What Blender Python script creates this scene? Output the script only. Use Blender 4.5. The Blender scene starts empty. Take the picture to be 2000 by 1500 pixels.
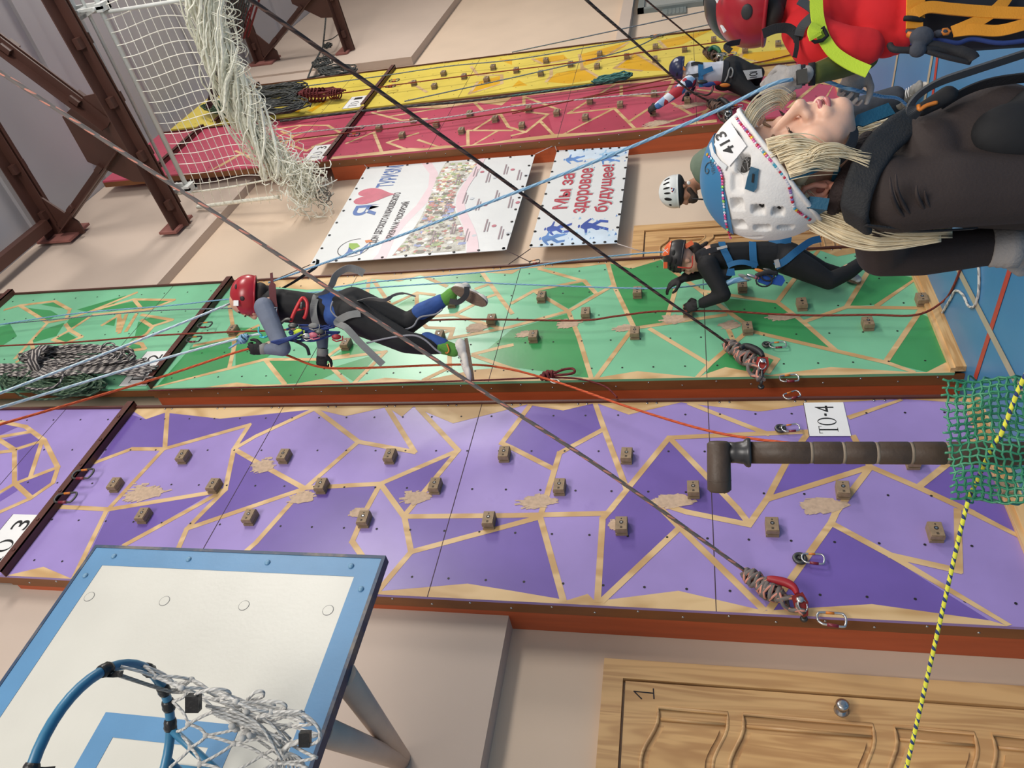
import bpy, bmesh, math, random
from mathutils import Vector, Matrix, Quaternion
random.seed(7)
V = Vector
S = bpy.context.scene
COL = S.collection
# ------------------------------------------------------------------ camera
# world: X along the climbing wall, Y into the wall, Z up; photo taken in portrait and stored on its side
F = 1470.0
EYE = V((0, 0, 1.62))
RT = V((0.1636152, 0.16789631, -0.97213214))     # picture right
DN = V((-0.66119112, 0.74999551, 0.01824913))    # picture down
FW = V((0.7321587, 0.63977931, 0.23372221))      # into the picture
cam = bpy.data.cameras.new('camera'); camo = bpy.data.objects.new('camera', cam); COL.objects.link(camo)
m3 = Matrix((RT, -DN, -FW)).transposed()
camo.matrix_world = Matrix.Translation(EYE) @ m3.to_4x4()
cam.sensor_fit = 'HORIZONTAL'; cam.sensor_width = 36.0; cam.lens = 36.0 * F / 2000.0
cam.clip_start = 0.02; cam.clip_end = 100
S.camera = camo
# ------------------------------------------------------------------ light
S.view_settings.view_transform = 'Standard'; S.view_settings.look = 'None'
S.view_settings.gamma = 1.0; S.view_settings.use_curve_mapping = False
S.view_settings.exposure = 0.22
w = bpy.data.worlds.new('hall_air'); S.world = w; w.use_nodes = True
bg = w.node_tree.nodes['Background']; bg.inputs[0].default_value = (1.0, 0.93, 0.86, 1); bg.inputs[1].default_value = 0.50
def area(name, loc, tgt, sx, sy, e, col=(1, .95, .88)):
    l = bpy.data.lights.new(name, 'AREA'); l.shape = 'RECTANGLE'; l.size = sx; l.size_y = sy; l.energy = e; l.color = col
    o = bpy.data.objects.new(name, l); COL.objects.link(o); o.location = loc
    o.rotation_euler = (V(tgt) - V(loc)).to_track_quat('-Z', 'Y').to_euler()
    return o
area('lamp_bank_far', (12.5, -3.0, 7.2), (9.0, 3.3, 2.5), 2.5, 1.5, 400)
area('lamp_bank_mid', (5.5, -3.2, 6.6), (4.2, 3.3, 2.5), 2.4, 1.2, 215)
area('lamp_bank_near', (-1.5, -2.5, 6.2), (2.0, 3.3, 2.2), 2.4, 1.2, 165)
area('fill_light_behind', (-2.5, -4.5, 5.5), (2.5, 2.0, 1.4), 3.0, 1.6, 150)  # added fill to brighten the foreground helmet, not a lamp of the hall
area('lamp_overhead', (7.5, 0.4, 9.0), (7.5, 0.6, 0), 6, 1.2, 22)

# ------------------------------------------------------------------ picture point -> place
def ray(x, y): return RT * ((x - 1000) / F) + DN * ((y - 750) / F) + FW
def onY(x, y, Y): d = ray(x, y); return EYE + d * (Y / d.y)
def onX(x, y, X): d = ray(x, y); return EYE + d * (X / d.x)
def onZ(x, y, Z): d = ray(x, y); return EYE + d * ((Z - EYE.z) / d.z)
def at(x, y, t): return EYE + ray(x, y) * t
def T(i, j, *pts): return [(i * 500 + a / 3.0, j * 500 + b / 3.0) for a, b in pts]
def ppm(t): return F / t

# ------------------------------------------------------------------ materials
def lin(c):
    return tuple(((v / 255) / 12.92 if v <= 10 else (((v / 255) + .055) / 1.055) ** 2.4) for v in c)
MATS = {}
def mat(name, c, rough=.6, metal=0, var=.08, scale=6, bump=0, bscale=60, c2=None, thr=.62, spec=.5, stretch=None, sss=0, soft=.12, dscale=None):
    """plain paint with faint tonal variation; c2 = a second colour in worn patches; stretch = grain direction scaling"""
    if name in MATS: return MATS[name]
    m = bpy.data.materials.new(name); m.use_nodes = True; n = m.node_tree.nodes; l = m.node_tree.links
    b = n['Principled BSDF']; b.inputs['Roughness'].default_value = rough; b.inputs['Metallic'].default_value = metal
    b.inputs['Specular IOR Level'].default_value = spec
    if sss:
        b.inputs['Subsurface Weight'].default_value = sss; b.inputs['Subsurface Radius'].default_value = (.02, .008, .004)
        b.inputs['Subsurface Scale'].default_value = .4
    tc = n.new('ShaderNodeTexCoord'); mp = n.new('ShaderNodeMapping'); l.new(tc.outputs['Object'], mp.inputs[0])
    if stretch: mp.inputs['Scale'].default_value = stretch
    nz = n.new('ShaderNodeTexNoise'); nz.inputs['Scale'].default_value = scale; nz.inputs['Detail'].default_value = 6
    l.new(mp.outputs[0], nz.inputs['Vector'])
    lc = V(lin(c))
    rp = n.new('ShaderNodeValToRGB'); e = rp.color_ramp.elements
    e[0].position = .3; e[1].position = .7
    e[0].color = (*[max(0, v * (1 - var)) for v in lc], 1); e[1].color = (*[min(1, v * (1 + var)) for v in lc], 1)
    l.new(nz.outputs['Fac'], rp.inputs[0]); out = rp.outputs[0]
    if c2:
        n2 = n.new('ShaderNodeTexNoise'); n2.inputs['Scale'].default_value = dscale or scale * .45; n2.inputs['Detail'].default_value = 9; n2.inputs['Roughness'].default_value = .7
        l.new(mp.outputs[0], n2.inputs['Vector'])
        r2 = n.new('ShaderNodeValToRGB'); r2.color_ramp.elements[0].position = thr; r2.color_ramp.elements[1].position = thr + soft
        l.new(n2.outputs['Fac'], r2.inputs[0])
        mx = n.new('ShaderNodeMixRGB'); l.new(r2.outputs[0], mx.inputs[0]); l.new(out, mx.inputs[1]); mx.inputs[2].default_value = (*lin(c2), 1)
        out = mx.outputs[0]
    l.new(out, b.inputs['Base Color'])
    if bump:
        nb = n.new('ShaderNodeTexNoise'); nb.inputs['Scale'].default_value = bscale; nb.inputs['Detail'].default_value = 4
        l.new(mp.outputs[0], nb.inputs['Vector'])
        bm_ = n.new('ShaderNodeBump'); bm_.inputs['Strength'].default_value = bump; bm_.inputs['Distance'].default_value = .01
        l.new(nb.outputs['Fac'], bm_.inputs['Height']); l.new(bm_.outputs[0], b.inputs['Normal'])
    MATS[name] = m; return m
def rope_mat(name, c1, c2, f=2.0, pitch=1.2, thr=0.0, rough=.8):
    """braided rope: two yarn colours spiralling along the tube's own UV"""
    if name in MATS: return MATS[name]
    m = bpy.data.materials.new(name); m.use_nodes = True; n = m.node_tree.nodes; l = m.node_tree.links
    b = n['Principled BSDF']; b.inputs['Roughness'].default_value = rough
    uv = n.new('ShaderNodeUVMap'); uv.uv_map = 'UVMap'; sp = n.new('ShaderNodeSeparateXYZ'); l.new(uv.outputs[0], sp.inputs[0])
    def math_(op, a, bb):
        q = n.new('ShaderNodeMath'); q.operation = op
        for i, x in enumerate((a, bb)):
            if x is None: continue
            if isinstance(x, (int, float)): q.inputs[i].default_value = x
            else: l.new(x, q.inputs[i])
        return q.outputs[0]
    u = math_('MULTIPLY', sp.outputs[0], 6.2832 * f); v = math_('MULTIPLY', sp.outputs[1], 6.2832 * pitch)
    s1 = math_('SINE', math_('ADD', u, v), None); s2 = math_('SINE', math_('SUBTRACT', u, math_('MULTIPLY', v, .5)), None)
    k = math_('GREATER_THAN', math_('ADD', s1, math_('MULTIPLY', s2, .5)), thr)
    mx = n.new('ShaderNodeMixRGB'); l.new(k, mx.inputs[0]); mx.inputs[1].default_value = (*lin(c1), 1); mx.inputs[2].default_value = (*lin(c2), 1)
    l.new(mx.outputs[0], b.inputs['Base Color'])
    bm_ = n.new('ShaderNodeBump'); bm_.inputs['Strength'].default_value = .35; bm_.inputs['Distance'].default_value = .002
    l.new(math_('ADD', s1, s2), bm_.inputs['Height']); l.new(bm_.outputs[0], b.inputs['Normal'])
    MATS[name] = m; return m
def wood(name, c, c2, axis=2, rough=.45, ring=9, along=.35):
    """pine boards: grain rings stretched along one axis"""
    if name in MATS: return MATS[name]
    m = bpy.data.materials.new(name); m.use_nodes = True; n = m.node_tree.nodes; l = m.node_tree.links
    b = n['Principled BSDF']; b.inputs['Roughness'].default_value = rough
    tc = n.new('ShaderNodeTexCoord'); mp = n.new('ShaderNodeMapping'); l.new(tc.outputs['Object'], mp.inputs[0])
    sc = [ring, ring, ring]; sc[axis] = along; mp.inputs['Scale'].default_value = sc
    nz = n.new('ShaderNodeTexNoise'); nz.inputs['Scale'].default_value = 1.3; nz.inputs['Detail'].default_value = 3; nz.inputs['Distortion'].default_value = .6
    l.new(mp.outputs[0], nz.inputs[0])
    mu = n.new('ShaderNodeMath'); mu.operation = 'MULTIPLY'; mu.inputs[1].default_value = 34; l.new(nz.outputs['Fac'], mu.inputs[0])
    si = n.new('ShaderNodeMath'); si.operation = 'SINE'; l.new(mu.outputs[0], si.inputs[0])
    n2 = n.new('ShaderNodeTexNoise'); n2.inputs['Scale'].default_value = 1.1; l.new(mp.outputs[0], n2.inputs[0])
    ad = n.new('ShaderNodeMath'); ad.operation = 'MULTIPLY_ADD'; ad.inputs[1].default_value = .22; l.new(si.outputs[0], ad.inputs[0]); l.new(n2.outputs['Fac'], ad.inputs[2])
    rp = n.new('ShaderNodeValToRGB'); e = rp.color_ramp.elements; e[0].position = .2; e[1].position = .75
    e[0].color = (*lin(c), 1); e[1].color = (*lin(c2), 1); l.new(ad.outputs[0], rp.inputs[0]); l.new(rp.outputs[0], b.inputs['Base Color'])
    MATS[name] = m; return m

# ------------------------------------------------------------------ mesh builder
class MB:
    def __init__(s): s.v = []; s.f = []; s.mi = []; s.uv = []; s.sm = []
    def _f(s, ids, mi=0, uv=None, sm=False): s.f.append(ids); s.mi.append(mi); s.uv.append(uv); s.sm.append(sm)
    def poly(s, pts, mi=0):
        b = len(s.v); s.v += [V(p) for p in pts]; s._f(list(range(b, b + len(pts))), mi)
    def prism(s, pts, ext, mi=0, mside=None, flip=False):
        """closed prism: outline pts swept by the vector ext"""
        b = len(s.v); n = len(pts); e = V(ext); s.v += [V(p) for p in pts] + [V(p) + e for p in pts]
        s._f(list(range(b, b + n)), mi); s._f(list(range(b + 2 * n - 1, b + n - 1, -1)), mi)
        for i in range(n):
            j = (i + 1) % n; s._f([b + i, b + n + i, b + n + j, b + j], mi if mside is None else mside)
    def box(s, lo, hi, mi=0):
        x0, y0, z0 = lo; x1, y1, z1 = hi
        s.prism([(x0, y0, z0), (x1, y0, z0), (x1, y1, z0), (x0, y1, z0)], (0, 0, z1 - z0), mi)
    def obox(s, c, ax, half, mi=0):
        """oriented box: centre, three unit axes, half sizes"""
        c = V(c); a, b2, d = [V(q) * h for q, h in zip(ax, half)]
        s.prism([c - a - b2 - d, c + a - b2 - d, c + a + b2 - d, c - a + b2 - d], d * 2, mi)
    def bar(s, p, q, wd, ht, up=(0, 0, 1), mi=0):
        p = V(p); q = V(q); x = (q - p).normalized(); y = V(up).cross(x)
        if y.length < 1e-4: y = V((1, 0, 0)).cross(x)
        y.normalize(); z = x.cross(y); s.obox((p + q) / 2, (x, y, z), ((q - p).length / 2, wd / 2, ht / 2), mi)
    def tube(s, pts, r, n=8, mi=0, caps=True, closed=False, flat=1.0, up=None):
        pts = [V(p) for p in pts]; N = len(pts)
        rr = r if isinstance(r, (list, tuple)) else [r] * N
        fr = []; t0 = (pts[1] - pts[0]).normalized()
        nrm = V(up) if up else (V((0, 0, 1)) if abs(t0.z) < .9 else V((1, 0, 0)))
        nrm = (nrm - t0 * nrm.dot(t0)).normalized()
        for i in range(N):
            if closed: t = pts[(i + 1) % N] - pts[i - 1]
            else: t = pts[min(i + 1, N - 1)] - pts[max(i - 1, 0)]
            if t.length < 1e-9: t = t0
            t.normalize(); nrm = nrm - t * nrm.dot(t)
            if nrm.length < 1e-6: nrm = t.orthogonal()
            nrm.normalize(); fr.append((nrm.copy(), t.cross(nrm)))
        b = len(s.v); L = 0.0; ls = []
        for i in range(N):
            if i: L += (pts[i] - pts[i - 1]).length
            ls.append(L)
            for k in range(n):
                a = 2 * math.pi * k / n
                s.v.append(pts[i] + fr[i][0] * (math.cos(a) * rr[i]) + fr[i][1] * (math.sin(a) * rr[i] * flat))
        rm = max(1e-4, 2 * math.pi * max(rr))
        for i in range(N if closed else N - 1):
            i2 = (i + 1) % N; v0 = ls[i] / rm; v1 = (ls[i2] if i2 else L + (pts[0] - pts[-1]).length) / rm
            for k in range(n):
                k2 = (k + 1) % n
                s._f([b + i * n + k, b + i * n + k2, b + i2 * n + k2, b + i2 * n + k], mi,
                     [(k / n, v0), ((k + 1) / n, v0), ((k + 1) / n, v1), (k / n, v1)], n > 4)
        if caps and not closed:
            s._f([b + k for k in range(n)][::-1], mi); s._f([b + (N - 1) * n + k for k in range(n)], mi)
    def ribbon(s, pts, wd, th, up, mi=0):
        """flat strap: width along cross(up,t)"""
        pts = [V(p) for p in pts]; N = len(pts); b = len(s.v)
        ups = up if isinstance(up, list) else [up] * N
        for i in range(N):
            t = (pts[min(i + 1, N - 1)] - pts[max(i - 1, 0)]).normalized(); u = V(ups[i]); u = (u - t * u.dot(t))
            if u.length < 1e-6: u = t.orthogonal()
            u.normalize(); sd = u.cross(t)
            ww = wd[i] if isinstance(wd, (list, tuple)) else wd
            for a, c in ((-1, -1), (1, -1), (1, 1), (-1, 1)): s.v.append(pts[i] + sd * (a * ww / 2) + u * (c * th / 2))
        for i in range(N - 1):
            for k in range(4):
                k2 = (k + 1) % 4; s._f([b + i * 4 + k, b + i * 4 + k2, b + i * 4 + 4 + k2, b + i * 4 + 4 + k], mi)
        s._f([b, b + 3, b + 2, b + 1], mi); e = b + (N - 1) * 4; s._f([e, e + 1, e + 2, e + 3], mi)
    def ell(s, c, ax, rad, mi=0, nu=16, nv=10, v0=0.0, v1=1.0, sm=True):
        """ellipsoid (or a band of it from pole v0 to v1 along ax[2])"""
        c = V(c); b = len(s.v)
        for j in range(nv + 1):
            ph = math.pi * (v0 + (v1 - v0) * j / nv); 
            for i in range(nu):
                th = 2 * math.pi * i / nu
                s.v.append(c + V(ax[0]) * (rad[0] * math.sin(ph) * math.cos(th)) + V(ax[1]) * (rad[1] * math.sin(ph) * math.sin(th)) + V(ax[2]) * (rad[2] * math.cos(ph)))
        for j in range(nv):
            for i in range(nu):
                i2 = (i + 1) % nu; s._f([b + j * nu + i, b + (j + 1) * nu + i, b + (j + 1) * nu + i2, b + j * nu + i2], mi, None, sm)
    def lathe(s, p, ax, prof, n=16, mi=0, sm=True):
        """prof: list of (distance along ax, radius)"""
        p = V(p); ax = V(ax).normalized(); u = ax.orthogonal().normalized(); w_ = ax.cross(u); b = len(s.v)
        for h, r in prof:
            for k in range(n):
                a = 2 * math.pi * k / n; s.v.append(p + ax * h + (u * math.cos(a) + w_ * math.sin(a)) * max(r, 1e-5))
        for j in range(len(prof) - 1):
            for k in range(n):
                k2 = (k + 1) % n; s._f([b + j * n + k, b + j * n + k2, b + (j + 1) * n + k2, b + (j + 1) * n + k], mi, None, sm)
        s._f([b + k for k in range(n)][::-1], mi); e = b + (len(prof) - 1) * n; s._f([e + k for k in range(n)], mi)
    def build(s, name, mats, parent=None, off=None, label=None):
        if not isinstance(mats, (list, tuple)): mats = [mats]
        if off is None: off = rootloc(parent) if parent else V((0, 0, 0))
        me = bpy.data.meshes.new(name); me.from_pydata([v - off for v in s.v], [], s.f); 
        for m_ in mats: me.materials.append(m_)
        uvl = me.uv_layers.new(name='UVMap') if any(u for u in s.uv) else None
        for i, p in enumerate(me.polygons):
            p.material_index = s.mi[i]; p.use_smooth = s.sm[i]
            if uvl and s.uv[i]:
                for li, q in zip(p.loop_indices, s.uv[i]): uvl.data[li].uv = q
        me.update(); bm = bmesh.new(); bm.from_mesh(me); bmesh.ops.recalc_face_normals(bm, faces=bm.faces); bm.to_mesh(me); bm.free()
        o = bpy.data.objects.new(name, me); COL.objects.link(o)
        if parent: o.parent = parent
        if label: o['label'] = label
        return o
def rootloc(o):
    while o.parent: o = o.parent
    return V(o.location)
def tag(o, label, cat, group=None, kind=None):
    o['label'] = label; o['category'] = cat
    if group: o['group'] = group
    if kind: o['kind'] = kind
    return o
def thing(name, loc, label, cat, group=None):
    o = bpy.data.objects.new(name, None); COL.objects.link(o); o.location = loc; o.empty_display_size = .1
    return tag(o, label, cat, group)
def solo(mb, name, m, label, cat, group=None, kind=None):
    """a thing that is one mesh: its origin goes to its lowest point"""
    lo = min(mb.v, key=lambda q: q.z); o = mb.build(name, m, off=lo.copy()); o.location = lo
    return tag(o, label, cat, group, kind)
def struct(mb, name, m):
    o = mb.build(name, m); o['kind'] = 'structure'; return o
def crom(pts, k=6):
    """smooth curve through points"""
    pts = [V(p) for p in pts]; out = []
    for i in range(len(pts) - 1):
        p0 = pts[max(i - 1, 0)]; p1 = pts[i]; p2 = pts[i + 1]; p3 = pts[min(i + 2, len(pts) - 1)]
        for j in range(k):
            t = j / k
            out.append(.5 * ((2 * p1) + (p2 - p0) * t + (2 * p0 - 5 * p1 + 4 * p2 - p3) * t * t + (3 * p1 - p0 - 3 * p2 + p3) * t ** 3))
    out.append(pts[-1]); return out
def hexto(*a): return a
# ================================================================== the hall itself
PY = 3.35           # front of the climbing panels
WY = 3.63           # lower wall
UY = 3.50           # upper wall, 8 cm proud above the ledge
LEDGE = 2.6; CEIL = 9.2
m_wall = mat('wall_paint', (212, 190, 168), .75, var=.05, scale=1.2, bump=.06, bscale=25)
m_wallu = mat('upper_wall_paint', (196, 178, 164), .8, var=.05, scale=1.0, bump=.06, bscale=25)
m_ceil = mat('ceiling_paint', (176, 172, 176), .85, var=.04, scale=.8)
m_floor = mat('blue_sports_floor', (66, 126, 172), .32, var=.07, scale=1.5, bump=.02, bscale=120)
m_line_red = mat('red_court_line', (176, 62, 52), .4, var=.1, scale=9)
m_line_tan = mat('tan_court_line', (170, 160, 140), .4, var=.08, scale=9)
mb = MB(); mb.box((-6, -9, -.2), (18, WY + .3, 0), 0)
def floor_line(p, q, wd, mi):
    h = .002 + .001 * mi; a = V((p[0], p[1], h)); b = V((q[0], q[1], h)); d = (b - a).normalized(); s_ = V((-d.y, d.x, 0)) * wd / 2
    mb.poly([a - s_, b - s_, b + s_, a + s_], mi)
a, b = onZ(1985, 490, 0), onZ(1905, 740, 0); d = (b - a).normalized(); floor_line(a - d * 3, b + d * .0, .05, 1)
a, b = onZ(1872, 525, 0), onZ(1980, 735, 0); d = (b - a).normalized(); floor_line(a - d * 4, b + d * 5, .05, 2)
a, b = onZ(1832, 108, 0), onZ(1822, 190, 0); d = (b - a).normalized(); floor_line(a - d * 4, b + d * 3.2, .05, 1)
a, b = onZ(1822, 108, 0), onZ(1808, 190, 0); d = (b - a).normalized(); floor_line(a - d * 4, b + d * 3.2, .05, 2)
a, b = onZ(1753, 112, 0), onZ(1740, 190, 0); d = (b - a).normalized(); floor_line(a - d * 4, b + d * 3.2, .05, 2)
struct(mb, 'floor', [m_floor, m_line_red, m_line_tan])
mb = MB(); mb.box((-6, WY, 0), (18, WY + .3, CEIL))
struct(mb, 'wall_back', m_wall)
mb = MB(); mb.box((18, -9, 0), (18.3, WY + .3, CEIL)); struct(mb, 'wall_right', m_wall)
# the upper wall stands proud and ends in a ledge; two faint horizontal joints
mb = MB(); mb.box((-6, UY, LEDGE), (2.3, WY - .001, CEIL - .01)); struct(mb, 'trim_1', m_wallu)
mb = MB(); mb.box((5.2, UY + .03, 6.9), (18, WY - .001, CEIL - .01)); struct(mb, 'trim_2', m_wallu)
mb = MB(); mb.box((12.0, UY, 5.9), (18, WY - .001, CEIL - .012)); struct(mb, 'trim_3', m_wallu)
mb = MB(); mb.box((9.3, UY, 2.45), (18, WY - .001, 2.62)); struct(mb, 'trim_4', m_wallu)
mb = MB(); mb.box((-6, -9, CEIL), (18, WY + .3, CEIL + .3))
for k in range(14):                       # shallow ribs between the ceiling slabs
    x = -5.2 + k * 1.5; mb.box((x, -9, CEIL - .05), (x + .22, WY - .1, CEIL + .01))
struct(mb, 'ceiling', m_ceil)

# ------------------------------------------------------------------ doors
m_pine = wood('pine_boards', (214, 172, 118), (184, 140, 92), 2, .4, 8, .5)
m_pine2 = wood('pine_panel', (214, 170, 114), (178, 132, 84), 2, .4, 5, .8)
m_steel = mat('bright_steel', (190, 190, 190), .25, 1.0, var=.05)
m_ink = mat('black_marker_ink', (28, 26, 40), .6)
def door(n, xl, xr, ztop, fw=.10, hinge=1):
    """panelled pine door in a pine frame; xl..xr is the outside of the frame"""
    root = bpy.data.objects.new('door_%d' % n, None); COL.objects.link(root); root.location = ((xl + xr) / 2, WY, 0); root['kind'] = 'structure'
    y0 = WY - .045
    mb = MB()
    for a, b in (((xl, y0, 0), (xl + fw, WY, ztop)), ((xr - fw, y0, 0), (xr, WY, ztop))): mb.box(a, b)
    mb.box((xl + fw, y0, ztop - fw), (xr - fw, WY, ztop)); mb.build('door_frame', m_pine, root)
    mb = MB(); yl = WY - .02; mb.box((xl + fw + .008, yl, .01), (xr - fw - .008, WY, ztop - fw - .012))
    dx0 = xl + fw + .008; dx1 = xr - fw - .008; wd = dx1 - dx0; st = .12
    # raised stiles and rails with mouldings round two columns of panels
    yr = yl - .012
    rows = [(.10, .38), (.45, .77), (.86, 1.42), (1.49, 1.81)]; c0, c1 = dx0 + st, dx1 - st; K = 22; zt = ztop - fw - .012
    def arch(u): k = min(1, max(0, (min(u, 1 - u) - .06) / .26)); return .075 * k * k * (3 - 2 * k)
    mb.box((dx0, yr, .01), (c0, yl, zt)); mb.box((c1, yr, .01), (dx1, yl, zt))
    edge = lambda z: [(c0 + (c1 - c0) * k / K, z + arch(k / K)) for k in range(K + 1)]
    lows = [[(x, .01) for x, z in edge(0)]] + [edge(b) for a, b in rows]; highs = [edge(a) for a, b in rows] + [[(x, zt) for x, z in edge(0)]]
    for lo_, hi_ in zip(lows, highs):
        for k in range(K): mb.prism([(lo_[k][0], yr, lo_[k][1]), (lo_[k + 1][0], yr, lo_[k + 1][1]), (hi_[k + 1][0], yr, hi_[k + 1][1]), (hi_[k][0], yr, hi_[k][1])], (0, yl - yr, 0))
    for a, b in rows:                         # raised fields and mouldings
        A_ = [(x, z) for x, z in edge(a)]; B_ = [(x, z) for x, z in edge(b)]
        ring = A_ + B_[::-1]; mb.tube([(x, yl - .008, z) for x, z in ring], .010, 6, 0, closed=True)
        mb.tube([(c1 - .055, yl - .006, a + .012), (c1 - .055, yl - .006, b - .012)], .008, 6); mb.tube([(c0 + .055, yl - .006, a + .012), (c0 + .055, yl - .006, b - .012)], .008, 6)
        f = [(c0 + .085 + (c1 - c0 - .17) * k / K, a + .035 + arch(.1 + .8 * k / K)) for k in range(K + 1)]; g = [(x, z + b - a - .07) for x, z in f]
        for k in range(K): mb.prism([(f[k][0], yl - .010, f[k][1]), (f[k + 1][0], yl - .010, f[k + 1][1]), (g[k + 1][0], yl - .010, g[k + 1][1]), (g[k][0], yl - .010, g[k][1])], (0, .010, 0), 1)
    mb.build('door_leaf', [m_pine, m_pine2], root)
    return root, yr
d1, yr1 = door(1, .72, 1.965, 2.085)
# knob, and the numeral pencilled on the leaf
k = onY(1643, 1388, WY - .03)
mb = MB(); mb.lathe((k.x, yr1, k.z), (0, -1, 0), [(0, .033), (.006, .033), (.012, .02), (.03, .016), (.036, .026), (.058, .03), (.066, .02), (.067, .008)], 20)
mb.build('door_knob', m_steel, d1, label='round steel door knob')
mb = MB()
for pl in (T(2, 2, (712, 1050), (830, 1062)), T(2, 2, (760, 1095), (716, 1052)), T(2, 2, (828, 1035), (832, 1095))):
    mb.tube([onY(x, y, yr1 - .001) for x, y in pl], .003, 6)
mb.build('numeral_mark', m_ink, d1, label='numeral written in dark marker near the door top')
door(2, 5.36, 6.32, 2.13)
# ------------------------------------------------------------------ window high on the right, and a vent plate
m_grey = mat('grey_window_paint', (120, 128, 126), .5)
m_glass = mat('dim_glass', (150, 160, 160), .08, var=.02)
wp = onY(1245, 22, WY - .05); wq = onY(1420, -2, WY - .05)
root = bpy.data.objects.new('window_1', None); COL.objects.link(root); root.location = (13.0, WY, 1.3); root['kind'] = 'structure'
mb = MB(); wx0 = wp.x; wx1 = wx0 + 1.6; wz1 = wp.z; wz0 = 1.25
for lo, hi in (((wx0, WY - .07, wz0), (wx0 + .1, WY, wz1)), ((wx1 - .1, WY - .07, wz0), (wx1, WY, wz1)), ((wx0, WY - .07, wz1 - .1), (wx1, WY, wz1)), ((wx0, WY - .07, wz0), (wx1, WY, wz0 + .1)), ((wx0 + .75, WY - .06, wz0), (wx0 + .83, WY, wz1))): mb.box(lo, hi)
mb.build('window_frame', m_grey, root)
mb = MB(); mb.box((wx0 + .1, WY - .03, wz0 + .1), (wx1 - .1, WY - .02, wz1 - .1)); mb.build('window_pane', m_glass, root)
mb = MB(); vp = onY(1293, 30, WY - .02); vq = onY(1340, 22, WY - .02)
mb.box((vp.x - .02, WY - .03, vq.z), (vp.x + .28, WY, vp.z))
for i in range(5): mb.box((vp.x, WY - .036, vq.z + .04 + i * .06), (vp.x + .26, WY - .028, vq.z + .06 + i * .06))
solo(mb, 'vent_cover', m_grey, 'small grey vent plate on the wall beyond the yellow climbing wall', 'vent')

# ------------------------------------------------------------------ climbing walls
m_ply = wood('bare_plywood', (218, 186, 138), (188, 150, 100), 2, .5, 2.2, .9)
m_edge = mat('brown_edge_board', (128, 80, 44), .55, var=.2, scale=3, stretch=(3, 3, .6), c2=(170, 88, 42), thr=.6)
m_side = mat('rust_red_side_board', (182, 86, 46), .5, var=.12, scale=2.5, c2=(206, 178, 160), thr=.71, stretch=(2, 6, .7))
m_bar = mat('brown_angle_iron', (84, 44, 36), .5, var=.12)
m_seam = mat('panel_joint', (70, 54, 60), .9)
m_dot = mat('bolt_hole', (26, 22, 26), .6)
m_hold = mat('hold_wood', (146, 124, 98), .65, var=.15, scale=30, bump=.2, bscale=90)
m_holdd = mat('hold_print', (40, 34, 30), .7)
m_base = wood('base_plank', (226, 190, 138), (190, 146, 92), 0, .45, 9, .6)
m_scuff = mat('rubbed_plywood', (190, 164, 140), .7, var=.15, scale=40)
P_L = mat('lilac_paint', (154, 134, 196), .33, var=.10, scale=2.2, c2=(136, 114, 180), thr=.6, bump=.03, bscale=30)
P_D = mat('violet_paint', (110, 88, 164), .33, var=.10, scale=2.5, bump=.03, bscale=30)
G_L = mat('mint_paint', (122, 190, 150), .33, var=.10, scale=2.2, c2=(104, 172, 130), thr=.6, bump=.03, bscale=30)
G_D = mat('green_paint', (64, 148, 88), .33, var=.10, scale=2.5, bump=.03, bscale=30)
K_L = mat('raspberry_paint', (190, 76, 100), .28, var=.10, scale=2.2, bump=.03, bscale=30)
K_D = mat('dark_raspberry_paint', (172, 58, 84), .28, var=.10, scale=2.2, bump=.03, bscale=30)
Y_L = mat('pale_yellow_paint', (228, 206, 90), .28, var=.08, scale=2.2, bump=.03, bscale=30)
Y_D = mat('egg_yellow_paint', (228, 174, 28), .28, var=.08, scale=2.2, bump=.03, bscale=30)

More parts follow.
